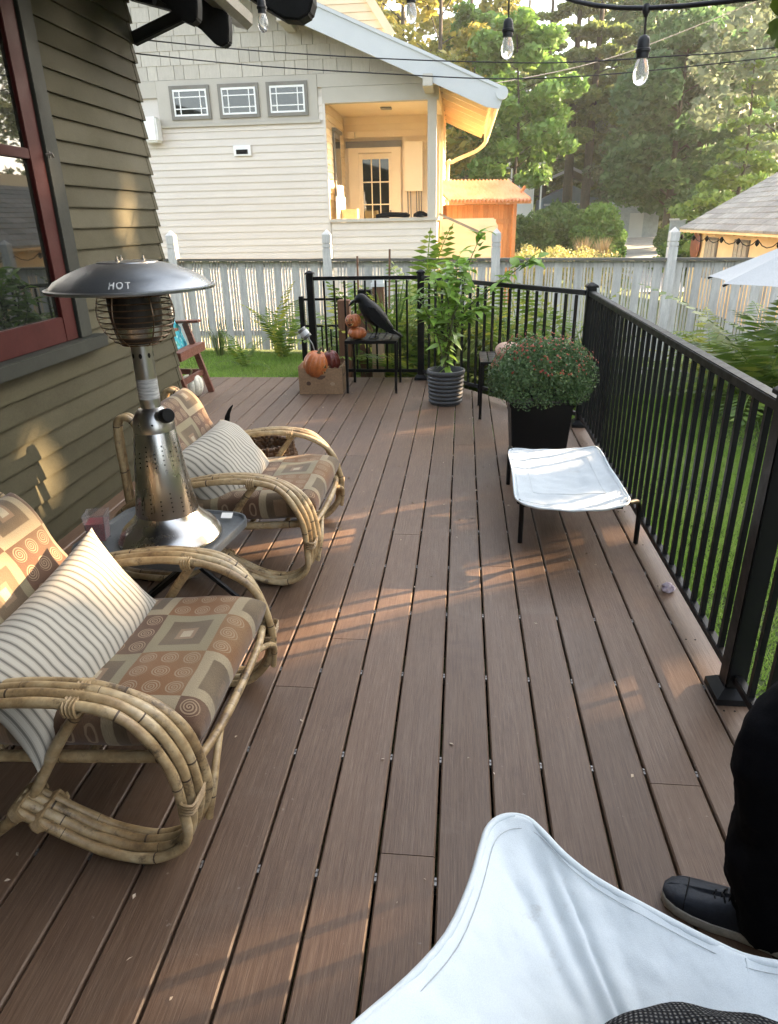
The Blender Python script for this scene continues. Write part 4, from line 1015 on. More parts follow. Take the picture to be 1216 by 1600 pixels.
# ------------------------------------------------------------------ stair rail and posts behind the deck
sr = thing('stair_rail', 'low black stair rail with two bars behind the first railing post', 'railing', (-1.73, 7.6, gz(-1.7, 7.6)))
z0 = -sr.location.z
b = B(); b.box2((-0.025, -0.025, 0), (0.025, 0.025, z0 + 0.72)); b.build('post', M_black, sr)
for zz in (0.70, 0.42):
    b = B(); b.bar((0.026, 0, z0 + zz - 0.012), (0.46, 0, z0 + zz - 0.012), 0.03, 0.024); b.build('bar', M_black, sr)
b = B(); b.box2((0.43, -0.02, 0), (0.46, 0.02, z0 + 0.684)); b.build('end_post', M_black, sr)
for k in range(3):
    b = B(); b.box2((0.1 + 0.1 * k, -0.008, z0 - 0.1), (0.115 + .1 * k, 0.008, z0 + 0.405)); b.build('baluster', M_black, sr)
def wpost(name, lab, x, y, w, top, mat, cap=None):
    z = gz(x, y); t = thing(name, lab, 'post', (x, y, z), 0, 'wooden posts behind the rail')
    b = B(); b.box2((-w / 2, -w / 2, -0.1), (w / 2, w / 2, top - z)); b.build('shaft', mat, t, bevel=0.004)
    if cap:
        b = B(); b.box2((-w * .62, -w * .62, top - z + .001), (w * .62, w * .62, top - z + 0.04)); b.box2((-w * .5, -w * .5, top - z + .041), (w * .5, w * .5, top - z + 0.10)); b.build('cap', cap, t)
wpost('stair_post', 'reddish brown newel post left of the pumpkin table', -1.23, 7.4, 0.125, 0.70, M_wood)
wpost('stair_post', 'second brown newel post with a thin black cap behind the stacked pumpkins', -1.05, 7.75, 0.14, 0.67, M_wood, M_black)
wpost('stair_post', 'taller brown post with a pale cap behind the raven', -0.93, 8.0, 0.125, 0.78, M_wood, M_white)
wpost('stair_post', 'short raw wood post under the raven table', -0.86, 7.25, 0.12, 0.30, M_palewood)
for x, tp, lab in ((-1.24, 1.08, 'thin garden stake sticking up above the fence left of the raven'), (-0.89, 1.15, 'thin garden stake with a brown foot above the fence over the raven')):
    b = B(); b.tube([(0, 0, 0), (0.01 if x < -1 else 0.045, 0, tp - gz(x, 8.5))], 0.013, 6)
    tag(b.build('garden_stake', M_wood, loc=(x, 8.5, gz(x, 8.5))), lab, 'stake', 'garden stakes')

# ------------------------------------------------------------------ white parasol at the right
M_canvas_w = pm('pale_parasol_cloth', (0.52, 0.52, 0.505), (0.46, 0.46, 0.45), 0.8, vs=2, bump=0.1, bs=150, transl=0.12)
um = thing('parasol', 'pale white garden parasol with its canopy edge reaching into the right side', 'parasol', (3.55, 7.15, gz(3.5, 7.1)))
uz = -um.location.z
n = 8; rad, rimz, apz = 1.18, 0.86, 1.40
def rim(k): a = 2 * math.pi * k / n + R(13); return Vector((rad * math.cos(a), rad * math.sin(a), uz + rimz))
for k in range(n):
    p, q = rim(k), rim(k + 1); ap = Vector((0, 0, uz + apz)); b = B()
    def fn(u, v, p=p, q=q, ap=ap):
        e = p.lerp(q, v); e = e - Vector((e.x, e.y, 0)) * 0.07 * math.sin(math.pi * v) 
        w = ap.lerp(e, u); w.z -= 0.05 * math.sin(math.pi * u) * math.sin(math.pi * v); return w
    b.grid(6, 6, fn); b.build('canopy_panel', M_canvas_w, um, smooth=60)
    b = B(); b.bar(ap - Vector((0, 0, .03)), p - Vector((0, 0, .02)), 0.015, 0.02); b.build('rib', M_black, um)
b = B(); b.tube([(0, 0, 0), (0, 0, uz + apz + 0.06)], 0.02, 10); b.build('pole', M_black, um)
b = B(); b.lathe([(0.25, 0), (0.25, 0.05), (0.06, 0.09), (0.04, 0.3)], 20); b.build('base', M_rock, um)

# ------------------------------------------------------------------ slatted side tables
def side_table(name, lab, x, y, rz, w, d, h, grp):
    t = thing(name, lab, 'table', (x, y, 0), rz, grp)
    for sx in (-1, 1):
        for sy in (-1, 1):
            b = B(); b.box2((sx * (w / 2 - .011) - .011, sy * (d / 2 - .011) - .011, 0), (sx * (w / 2 - .011) + .011, sy * (d / 2 - .011) + .011, h - 0.028)); b.build('leg', M_black, t)
    for sy in (-1, 1):
        b = B(); b.box2((-w / 2, sy * (d / 2 - .012) - .012, h - 0.027), (w / 2, sy * (d / 2 - .012) + .012, h)); b.build('frame_bar', M_black, t, bevel=0.002)
    for sx in (-1, 1):
        b = B(); b.box2((sx * (w / 2 - .03) - .03, -d / 2 + .0245, h - 0.024), (sx * (w / 2 - .03) + .03, d / 2 - .0245, h - .0005)); b.build('frame_bar', M_black, t, bevel=0.002)
    k = 5; gap = (w - 0.13) / k
    for i in range(k):
        b = B(); b.box2((-w / 2 + .065 + gap * i + .004, -d / 2 + .0245, h - 0.018), (-w / 2 + .065 + gap * (i + 1) - .004, d / 2 - .0245, h - .003)); b.build('slat', M_black, t)
    return t
side_table('side_table', 'black slatted metal table carrying the raven and two stacked pumpkins', -0.80, 6.39, 0.0, 0.47, 0.48, 0.475, 'black slatted side tables')
side_table('side_table', 'black slatted metal table partly hidden behind the red mum', 0.385, 5.52, 0.0, 0.46, 0.46, 0.45, 'black slatted side tables')

# ------------------------------------------------------------------ pumpkins
M_pump = pm('orange_pumpkin', (0.42, 0.125, 0.03), (0.30, 0.075, 0.018), 0.45, vs=5, bump=0.2, bs=40, rnd=0.12)
M_pumpd = pm('maroon_pumpkin', (0.16, 0.026, 0.014), (0.09, 0.014, 0.010), 0.35, vs=5, bump=0.2, bs=40)
M_pumppink = pm('pale_pink_pumpkin', (0.60, 0.40, 0.30), (0.50, 0.30, 0.22), 0.5, vs=5, bump=0.2, bs=40)
M_pumpw = pm('white_pumpkin', (0.68, 0.66, 0.56), (0.56, 0.53, 0.42), 0.5, vs=5, bump=0.2, bs=40)
M_stem = pm('pumpkin_stem', (0.16, 0.13, 0.06), (0.09, 0.07, 0.03), 0.8, vs=20, bump=0.4)
M_carve = pm('carved_hollow', (0.07, 0.022, 0.008), None, 0.8)
M_flesh = pm('carved_flesh', (0.62, 0.38, 0.14), None, 0.6)
def pumpkin(name, lab, loc, r, h, mat, ribs=10, face=None, rot=(0, 0, 0), stem=True, grp='pumpkins'):
    t = thing(name, lab, 'pumpkin', loc, 0, grp); t.rotation_euler = rot
    prof = []
    for i in range(15):
        a = -math.pi / 2 + math.pi * i / 14
        prof.append((max(0.004, r * math.cos(a) ** 0.75 if math.cos(a) > 0 else 0.004), h / 2 + h / 2 * math.sin(a) * (1 - 0.13 * math.exp(-(math.cos(a) / .25) ** 2))))
    b = B(); b.lathe(prof, 60, rib=lambda a, z: 1 - 0.12 * (1 - abs(math.cos(a * ribs / 2))) ** 1.8)
    b.build('shell', mat, t, smooth=70)
    if stem:
        b = B(); b.tube(crom([(0, 0, h * .9), (0.004, 0, h * 1.05), (0.3 * r * .5, 0, h * 1.18)], 4), [.16 * r] * 3 + [.1 * r] * 4 + [.09 * r, .1 * r], 6); b.build('stem', M_stem, t, smooth=50)
    def onto(u, v, d):      # u angle, v height fraction
        z = h * v; q = math.sqrt(max(0, 1 - ((z - h / 2) / (h / 2)) ** 2)) ** 0.75 * r * 0.985 + d
        return (q * math.cos(u), q * math.sin(u), z)
    if face:
        for poly in face:
            for (mt, d0, d1, sc, nm) in ((M_flesh, -0.01, 0.002, 1.16, 'cut_edge'), (M_carve, -0.008, 0.0045, 0.86, 'carving')):
                cu = sum(p[0] for p in poly) / len(poly); cv = sum(p[1] for p in poly) / len(poly)
                pl = [(cu + (p[0] - cu) * sc, cv + (p[1] - cv) * sc) for p in poly]
                b = B(); b.prism(pl, lambda u, v: onto(u, v, d0), lambda u, v: onto(u, v, d1)); b.build(nm, mt, t)
    return t
def face(c, s=1.0):
    f = lambda pts: [(c + a * s, 0.5 + q * s) for a, q in pts]
    return [f([(-.55, .1), (-.2, .08), (-.36, .3)]), f([(.2, .08), (.55, .1), (.36, .3)]), f([(-.07, -.02), (.07, -.02), (0, .1)]),
            f([(-.55, -.1), (-.3, -.16), (-.2, -.1), (0, -.2), (.2, -.1), (.3, -.16), (.55, -.1), (.3, -.3), (0, -.34), (-.3, -.3)])]
pumpkin('pumpkin', 'orange carved pumpkin on top of the stack beside the raven', (-0.955, 6.25, 0.575), 0.072, 0.125, M_pump, 10, face(R(-110), 0.9), (0, R(-8), 0))
pumpkin('pumpkin', 'flat orange pumpkin under the carved one on the slatted table', (-0.93, 6.26, 0.4755), 0.085, 0.105, M_pump, 12, stem=False)
pumpkin('pumpkin', 'large orange carved pumpkin at the left of the cardboard box', (-1.335, 6.20, 0.14), 0.125, 0.245, M_pump, 11, face(R(-28), 0.62), (R(6), R(14), 0))
pumpkin('pumpkin', 'dark maroon ribbed pumpkin at the right of the cardboard box', (-1.155, 6.23, 0.20), 0.08, 0.185, M_pumpd, 9, rot=(R(10), R(-10), 0))
pumpkin('pumpkin', 'pale pink flattened pumpkin on the table behind the mum', (0.375, 5.47, 0.4505), 0.105, 0.12, M_pumppink, 12)
pumpkin('pumpkin', 'white pumpkin under the wooden armchair by the house corner', (-2.44, 6.0, 0.0), 0.105, 0.21, M_pumpw, 10)

# cardboard box
M_card = pm('brown_cardboard', (0.30, 0.185, 0.10), (0.25, 0.15, 0.08), 0.75, vs=6, bump=0.1, bs=50)
M_print = pm('box_print', (0.10, 0.05, 0.03), None, 0.7)
cx = thing('cardboard_box', 'brown cardboard fruit box with hand holes holding two pumpkins', 'box', (-1.27, 6.25, 0), R(2))
bw, bd, bh_ = 0.40, 0.27, 0.235
for (a, c, nm) in (((-bw / 2, -bd / 2, 0), (bw / 2, -bd / 2 + .006, bh_), 'side'), ((-bw / 2, bd / 2 - .006, 0), (bw / 2, bd / 2, bh_), 'side'), ((-bw / 2, -bd / 2 + .0065, 0), (-bw / 2 + .006, bd / 2 - .0065, bh_ + .02), 'end'), ((bw / 2 - .006, -bd / 2 + .0065, 0), (bw / 2, bd / 2 - .0065, bh_ + .02), 'end'), ((-bw / 2 + .0065, -bd / 2 + .0065, 0), (bw / 2 - .0065, bd / 2 - .0065, .006), 'bottom')):
    b = B(); b.box2(a, c); b.build(nm, M_card, cx)
for (x, z, rx, rz_, m) in ((-0.11, .10, .021, .019, M_print), (0.11, .095, .021, .016, M_palewood)):
    b = B(); b.prism([(x + rx * math.cos(k * .524), z + rz_ * math.sin(k * .524)) for k in range(12)], lambda u, v: (u, -bd / 2 - .002, v), lambda u, v: (u, -bd / 2 + .002, v)); b.build('vent_hole', m, cx)
b = B(); b.prism([(-.05, .172), (.05, .172), (.045, .155), (0.01, .135), (-.02, .137), (-.045, .158)], lambda u, v: (u, -bd / 2 - .002, v), lambda u, v: (u, -bd / 2 + .002, v)); b.build('hand_hole', M_print, cx)
b = B(); b.prism([(-.04, .165), (.04, .165), (.045, .15), (-.045, .15)], lambda u, v: (bw / 2 - .002, u, v), lambda u, v: (bw / 2 + .002, u, v)); b.build('hand_hole', M_print, cx)
rg = random.Random(6); b = B()
for k in range(46):
    a = Vector((rg.uniform(-.05, .18), rg.uniform(-.12, .12), bh_ - rg.uniform(0.0, .02))); d = Vector((rg.uniform(-1, 1), rg.uniform(-1, 1), rg.uniform(-.1, .5))).normalized() * rg.uniform(.04, .1)
    b.tube([a, a + d * .5 + Vector((0, 0, .012)), a + d], 0.0018, 3)
tag(b.build('straw', pm('straw', (0.55, 0.40, 0.18), None, 0.7, island=True), cx), kind='stuff')
b = B(); b.box2((-.05, -.12, .20), (.17, .12, .212)); b.build('straw_pad', pm('straw_pad', (0.25, 0.17, 0.08), None, 0.9), cx)
# grey can on a stick standing in the box
M_zinc = pm('grey_zinc', (0.22, 0.23, 0.22), (0.14, 0.145, 0.14), 0.45, 0.6, vs=10, bump=0.1)
cn = thing('stake_lantern', 'grey metal can on a leaning white stick above the box pumpkins', 'stake light', (-1.30, 6.30, 0.008))
M = Matrix.Rotation(R(-38), 3, 'Y')
b = B(); b.tube([(0.06, 0, 0.0), (-0.06, 0, 0.42), (-0.10, 0, 0.48)], 0.006, 6); b.build('stick', M_zinc, cn)
b = B(); b.lathe([(0.038, 0), (0.042, 0.005), (0.042, 0.02), (0.04, 0.022), (0.04, 0.085), (0.043, 0.087), (0.043, 0.098), (0.03, 0.102)], 20, (-0.095, 0, 0.475), M=M); b.build('can', M_zinc, cn, smooth=40)
b = B(); b.lathe([(0.0405, 0.028), (0.0412, 0.03), (0.0412, 0.07), (0.0405, 0.072)], 20, (-0.095, 0, 0.475), M=M); b.build('label_band', M_barge, cn)

# ------------------------------------------------------------------ raven
M_raven = pm('black_feathers', (0.0035, 0.0035, 0.004), (0.006, 0.0065, 0.007), 0.5, spec=0.15, vs=25, stretch=(1, 1, 3), bump=0.6, bs=70, rnd=0.0)
rv = thing('raven_figure', 'black raven figure leaning forward on the slatted table', 'raven figure', (-0.765, 6.28, 0.4755), R(4)); rv.scale = (.93, .93, .93)
body = crom([(-0.195, 0, 0.345), (-0.165, 0, 0.365), (-0.125, 0, 0.365), (-0.085, 0, 0.31), (-0.02, 0, 0.235), (0.06, 0, 0.165), (0.12, 0, 0.115), (0.16, 0, 0.075)], 5)
rad = [0.012, 0.014, 0.018, 0.024, 0.030, 0.034, 0.038, 0.042, 0.045, 0.046, 0.046, 0.047, 0.05, 0.054, 0.058, 0.062, 0.066, 0.07, 0.073, 0.075, 0.076, 0.075, 0.073, 0.07, 0.066, 0.061, 0.056, 0.05, 0.045, 0.04, 0.036, 0.033, 0.03, 0.027, 0.022, 0.015]
b = B(); b.tube(body, [q * 1.22 for q in rad[:len(body)]], 14); b.build('body', M_raven, rv, smooth=60)
b = B(); b.tube(crom([(-0.17, 0, 0.362), (-0.215, 0, 0.345), (-0.255, 0, 0.305)], 4), [.02, .019, .018, .016, .014, .012, .009, .006, .002], 8); b.build('beak', M_black, rv, smooth=60)
for s in (-1, 1):
    b = B(); b.prism([(-0.07, 0.31), (0.0, 0.30), (0.08, 0.20), (0.17, 0.09), (0.20, 0.045), (0.14, 0.06), (0.04, 0.12), (-0.05, 0.20)], lambda u, v: (u, s * (0.065 + 0.02 * math.sin((u + .1) * 9)), v), lambda u, v: (u, s * (0.094 - 0.12 * max(0, u - .1)), v)); b.build('wing', M_raven, rv, bevel=0.006)
    b = B(); b.lathe([(0.001, -.006), (0.006, 0), (0.001, .006)], 8, (-0.15, s * 0.034, 0.372)); b.build('eye', M_pane, rv)
    b = B(); b.tube(crom([(0.02, s * .03, 0.14), (0.01, s * .035, 0.07), (-0.005, s * .035, 0.012)], 3), [.022, .018, .014, .01, .007, .006, .006], 7)
    for a in (-0.5, 0, 0.5): b.tube([(-0.005, s * .035, .012), (-0.04, s * .035 + .03 * a, .010), (-0.062, s * .035 + .05 * a, .006)], [.006, .006, .003], 5)
    b.tube([(-0.005, s * .035, .012), (0.03, s * .035, .006)], [.006, .003], 5); b.build('leg', M_black, rv, smooth=60)
b = B(); b.prism([(-.03, 0), (.03, 0), (.04, .16), (.02, .175), (-.02, .175), (-.04, .16)], lambda u, v: (0.12 + v * .78, u, 0.095 - v * .52), lambda u, v: (0.125 + v * .78, u * .9, 0.115 - v * .52)); b.build('tail', M_raven, rv)

# ------------------------------------------------------------------ ribbed pot with citrus shrub
M_pot = pm('charcoal_ribbed_pot', (0.065, 0.068, 0.072), (0.05, 0.052, 0.055), 0.55, vs=8, bump=0.1, bs=80, rnd=0)
M_soil = pm('potting_soil', (0.035, 0.024, 0.016), (0.015, 0.01, 0.008), 0.95, vs=30, bump=0.9, bs=60, bdist=0.01)
sp = thing('potted_shrub', 'leafy citrus shrub in a ribbed charcoal pot by the rail', 'potted shrub', (-0.118, 5.815, 0))
prof = [(0.128, 0.0)]
for k in range(7):
    z = 0.012 + k * 0.034; r = 0.139 + 0.0018 * k
    prof += [(r - .006, z), (r + .004, z + .006), (r + .008, z + .015), (r + .005, z + .026), (r - .006, z + .032)]
prof += [(0.152, 0.252), (0.162, 0.258), (0.165, 0.275), (0.16, 0.29), (0.148, 0.292), (0.14, 0.27), (0.135, 0.2)]
pp_ = link('pot', None, sp)
b = B(); b.lathe(prof, 48, caps=False); b.build('ribbed_shell', M_pot, pp_, smooth=60)
b = B(); b.lathe([(0.001, 0.245), (0.08, 0.243), (0.137, 0.238)], 24, caps=False); b.build('soil', M_soil, pp_, smooth=60)
LM_cit = leafmat('citrus_leaf', [(0.05, 0.11, 0.018), (0.085, 0.17, 0.025), (0.13, 0.24, 0.04), (0.21, 0.31, 0.06)], 0.3, rough=0.35, spec=0.5)
LM_cit = pm('citrus_leaf_green', (0.27, 0.42, 0.07), (0.17, 0.30, 0.05), 0.45, vs=9, rnd=0.4, fine=0.1, transl=0.35, spec=0.35)
M_twig = pm('green_twig', (0.10, 0.11, 0.045), None, 0.7)
def leafblade(L, w, fold=0.25, bend=0.3):
    b = B(); n = 5; vs = []
    for i in range(n + 1):
        t = i / n; hw = w * math.sin(math.pi * (0.06 + 0.94 * t) ** 0.85) * (1 if t < 1 else 0.0)
        z = -bend * L * t * t
        vs += [(L * t, -hw, z + fold * hw), (L * t, 0, z), (L * t, hw, z + fold * hw)]
    fs = []
    for i in range(n): fs += [(3 * i, 3 * i + 3, 3 * i + 4, 3 * i + 1), (3 * i + 1, 3 * i + 4, 3 * i + 5, 3 * i + 2)]
    b.add(vs, fs); return b.mesh('leaf', LM_cit, smooth=80)
lv = [leafblade(0.13, 0.032), leafblade(0.115, 0.031, .35, .45), leafblade(0.145, 0.034, .2, .5)]
rg = random.Random(41)
stems = [[(0, 0, .24), (-0.01, 0, .5), (-0.05, 0.03, .8), (-0.12, .02, 1.02)], [(0.01, 0, .24), (0.04, 0.0, .6), (0.10, .02, .95), (0.20, .0, 1.2), (0.27, -.02, 1.36)], [(0.0, 0.01, .24), (0.06, .03, .6), (0.2, .04, .82), (0.42, .02, .98), (0.62, 0.0, 1.13), (0.70, 0, 1.16)],
         [(-0.01, 0, .3), (-0.08, -.03, .6), (-0.17, -.05, .78), (-0.22, -.05, .92)], [(0.0, -0.01, .4), (0.05, -.08, .7), (0.12, -.12, .9), (0.15, -.14, 1.08)], [(0, .01, .4), (-0.02, .1, .75), (0.02, .16, .95), (0.05, .17, 1.1)], [(0.0, 0, .45), (0.1, -.02, .66), (0.22, -.05, .74), (0.30, -.06, .80)], [(0, 0, .5), (-0.1, .05, .66), (-0.2, .08, .72)], [(0.0, 0, .5), (0.02, -.08, .8), (-0.02, -.13, .97), (-0.06, -.15, 1.1)], [(0.03, 0, .6), (0.07, .04, .9), (0.08, .06, 1.16)]]
nl = 0
for si, s in enumerate(stems):
    P = crom(s, 5); b = B(); b.tube(P, [0.009 * (1 - .8 * i / (len(P) - 1)) for i in range(len(P))], 6); b.build('stem', M_twig, sp)
    m = 31 if si in (1, 2) else 26
    for k in range(m):
        t = (0.30 if si < 3 else 0.2) + (0.72 if si < 3 else 0.8) * k / (m - 1); t = min(t, 1)
        i = min(len(P) - 2, int(t * (len(P) - 1))); q = P[i].lerp(P[i + 1], t * (len(P) - 1) - i)
        q = q + Vector((rg.uniform(-.03, .03), rg.uniform(-.03, .03), rg.uniform(-.02, .02)))
        link('leaf', rg.choice(lv), sp, q, (rg.uniform(-.6, .6), rg.uniform(-0.9, 0.35), k * 2.4 + rg.uniform(-.5, .5)), rg.uniform(0.7, 1.15)); nl += 1
for k in range(16): link('leaf', rg.choice(lv), sp, (rg.uniform(-.02, .02), rg.uniform(-.02, .02), .28 + .016 * k), (rg.uniform(-.4, .4), rg.uniform(-0.2, 0.6), k * 2.4), rg.uniform(0.6, .9))

# ------------------------------------------------------------------ black pot with red mum
mp = thing('mum_planter', 'dome of dark green mum with small red flowers in a tapered black pot', 'potted plant', (0.50, 4.30, 0))
b = B(); b.lathe([(0.225, 0.0), (0.262, 0.40), (0.275, 0.402), (0.275, 0.43), (0.25, 0.432), (0.235, 0.35)], 4, M=Matrix.Rotation(R(45), 3, 'Z'), caps=False); b.build('pot', M_black, mp, bevel=0.006)
b = B(); b.box((0, 0, .37), (.33, .33, .02)); b.build('soil', M_soil, mp)
LM_mum = leafmat('mum_leaf', [(0.038, 0.075, 0.024), (0.065, 0.122, 0.042), (0.105, 0.178, 0.064), (0.18, 0.245, 0.10)], 0.25)
LM_mumf = leafmat('mum_flower', [(0.12, 0.012, 0.008), (0.24, 0.03, 0.015), (0.33, 0.07, 0.03), (0.28, 0.11, 0.05)], 0.2)
nr = np.random.default_rng(61)
def dome(n, jit, fl=False):
    a = nr.uniform(0, 6.283, n); u = nr.uniform(-0.42, 1, n) if not fl else nr.uniform(0.18, 1, n) ** 0.75
    el = np.arcsin(np.clip(u, -1, 1)); rr = (0.97 + 0.05 * np.sin(a * 3 + 1) + 0.04 * np.sin(a * 5 + u * 3) + 0.035 * np.cos(a * 11 + u * 7)) * (nr.uniform(1 - jit, 1.03, n))
    return np.stack([0.33 * rr * np.cos(el) * np.cos(a), 0.33 * rr * np.cos(el) * np.sin(a), 0.53 + 0.265 * rr * np.sin(el)], 1)
P = dome(15000, 0.30); V, F = leaf_quads(P, 0.0105, nr, 0.5); link('foliage', np_mesh('foliage', V, F, LM_mum), mp)
P = dome(620, 0.01, True); P = P[(np.sin(P[:, 0] * 17) * np.cos(P[:, 1] * 19) + nr.normal(0, .55, len(P)) > -0.05)]
V = []; F = []
for p in P:
    d = p - np.array([0, 0, .5]); d /= np.linalg.norm(d); t1 = np.cross(d, [0.3, 0.2, 1]); t1 /= np.linalg.norm(t1); t2 = np.cross(d, t1); s = nr.uniform(.005, .0095); q = p + d * .016
    o = len(V); V += [q + t1 * s, q + t2 * s, q - t1 * s, q - t2 * s, q + d * .005]; F += [(o, o + 1, o + 4), (o + 1, o + 2, o + 4), (o + 2, o + 3, o + 4), (o + 3, o, o + 4)]
tag(link('flowers', np_mesh('flowers', np.array(V), np.array(F), LM_mumf), mp), kind='stuff')
# ------------------------------------------------------------------ rattan armchairs
def rattan_mat():
    m, nt = new_mat('rattan_pole')
    v = coords(nt, 'Object')
    n = node(nt, 'ShaderNodeTexNoise', {'Vector': v, 'Scale': 7.0, 'Detail': 6.0, 'Roughness': 0.7}).outputs[0]
    n2 = node(nt, 'ShaderNodeTexNoise', {'Vector': node(nt, 'ShaderNodeMapping', {0: v, 3: (50, 50, 50)}).outputs[0], 'Scale': 1.0, 'Detail': 4.0}).outputs[0]
    n3 = node(nt, 'ShaderNodeTexNoise', {'Vector': v, 'Scale': 15.0, 'Detail': 5.0, 'Roughness': 0.75}).outputs[0]
    c = ramp_(nt, n, [(0.30, (0.13, 0.08, 0.04)), (0.40, (0.27, 0.18, 0.085)), (0.52, (0.39, 0.285, 0.15)), (0.62, (0.46, 0.36, 0.215)), (0.74, (0.36, 0.325, 0.25))])
    c = mix_(nt, node(nt, 'ShaderNodeMapRange', {0: n3, 1: 0.55, 2: 0.66, 3: 0, 4: 0.85}).outputs[0], c, (0.07, 0.045, 0.025))
    f = node(nt, 'ShaderNodeMapRange', {0: n2, 1: 0.3, 2: 0.7, 3: 0.82, 4: 1.15}).outputs[0]
    c = mix_(nt, 1.0, c, node(nt, 'ShaderNodeCombineColor', {0: f, 1: f, 2: f}).outputs[0], 'MULTIPLY')
    finish(nt, c, 0.42, 0, n2, 0.25, 0.003, 0.5)
    return m
M_rat = rattan_mat()
M_ring = pm('rattan_node', (0.085, 0.055, 0.03), (0.05, 0.03, 0.018), 0.6, vs=30)
M_wrap = pm('rattan_binding', (0.34, 0.24, 0.12), (0.2, 0.13, 0.06), 0.5, vs=15, bump=0.4, bs=140)
def patch_mat():
    """woven patchwork: nested squares and blocks of spiral rings; UV in metres"""
    m, nt = new_mat('patchwork_tapestry')
    uv = node(nt, 'ShaderNodeTexCoord').outputs['UV']
    sc = node(nt, 'ShaderNodeVectorMath', {0: uv, 1: (1 / 0.185, 1 / 0.185, 1)}, operation='MULTIPLY').outputs[0]
    fl = node(nt, 'ShaderNodeVectorMath', {0: sc}, operation='FLOOR').outputs[0]
    fr = node(nt, 'ShaderNodeVectorMath', {0: sc}, operation='FRACTION').outputs[0]
    s = node(nt, 'ShaderNodeSeparateXYZ', {0: fr}); fx, fy = s.outputs[0], s.outputs[1]
    sf = node(nt, 'ShaderNodeSeparateXYZ', {0: fl})
    par = math_(nt, 'FLOORED_MODULO', math_(nt, 'ADD', sf.outputs[0], sf.outputs[1]), 2.0)
    wn_ = node(nt, 'ShaderNodeTexWhiteNoise', {'Vector': fl}, noise_dimensions='3D').outputs[0]
    ax = math_(nt, 'ABSOLUTE', math_(nt, 'SUBTRACT', fx, 0.5)); ay = math_(nt, 'ABSOLUTE', math_(nt, 'SUBTRACT', fy, 0.5))
    d = math_(nt, 'MAXIMUM', ax, ay)
    beige, olive, brown, taupe, rust, pale = (0.27, 0.22, 0.14), (0.20, 0.172, 0.105), (0.088, 0.045, 0.027), (0.098, 0.070, 0.043), (0.165, 0.078, 0.030), (0.36, 0.305, 0.21)
    def step(x, e): return node(nt, 'ShaderNodeMapRange', {0: x, 1: e - 0.008, 2: e + 0.008}).outputs[0]
    outer = mix_(nt, step(wn_, 0.5), beige, olive)
    sq = mix_(nt, step(d, 0.15), mix_(nt, step(d, 0.085), pale, (0.20, 0.13, 0.08)), mix_(nt, step(d, 0.33), taupe, outer))
    r = node(nt, 'ShaderNodeVectorMath', {0: node(nt, 'ShaderNodeVectorMath', {0: fr, 1: (3, 3, 0)}, operation='MULTIPLY').outputs[0]}, operation='FRACTION').outputs[0]
    rs = node(nt, 'ShaderNodeSeparateXYZ', {0: r})
    cx_ = math_(nt, 'SUBTRACT', rs.outputs[0], 0.5); cy_ = math_(nt, 'SUBTRACT', rs.outputs[1], 0.5)
    rad_ = math_(nt, 'SQRT', math_(nt, 'ADD', math_(nt, 'MULTIPLY', cx_, cx_), math_(nt, 'MULTIPLY', cy_, cy_)))
    ang = math_(nt, 'ARCTAN2', cy_, cx_)
    w = math_(nt, 'SINE', math_(nt, 'ADD', math_(nt, 'MULTIPLY', rad_, 52.0), ang))
    ring = math_(nt, 'MULTIPLY', step(w, 0.05), math_(nt, 'SUBTRACT', 1.0, step(rad_, 0.40)))
    base = mix_(nt, step(wn_, 0.62), brown, rust)
    sp_ = mix_(nt, ring, base, (0.25, 0.175, 0.11))
    c = mix_(nt, 0.08, mix_(nt, par, sq, sp_), (0.19, 0.14, 0.085))
    fade = node(nt, 'ShaderNodeTexNoise', {'Vector': coords(nt, 'Object'), 'Scale': 6.0, 'Detail': 5.0}).outputs[0]
    c = mix_(nt, node(nt, 'ShaderNodeMapRange', {0: fade, 1: 0.45, 2: 0.75, 3: 0, 4: 0.35}).outputs[0], c, (0.22, 0.165, 0.095))
    weave = node(nt, 'ShaderNodeTexNoise', {'Vector': node(nt, 'ShaderNodeVectorMath', {0: uv, 1: (700, 250, 1)}, operation='MULTIPLY').outputs[0], 'Scale': 1.0, 'Detail': 3.0}).outputs[0]
    f = node(nt, 'ShaderNodeMapRange', {0: weave, 1: 0.3, 2: 0.7, 3: 0.78, 4: 1.2}).outputs[0]
    c = mix_(nt, 1.0, c, node(nt, 'ShaderNodeCombineColor', {0: f, 1: f, 2: f}).outputs[0], 'MULTIPLY')
    finish(nt, c, 0.85, 0, weave, 0.35, 0.002, 0.2, sheen=0.15)
    return m
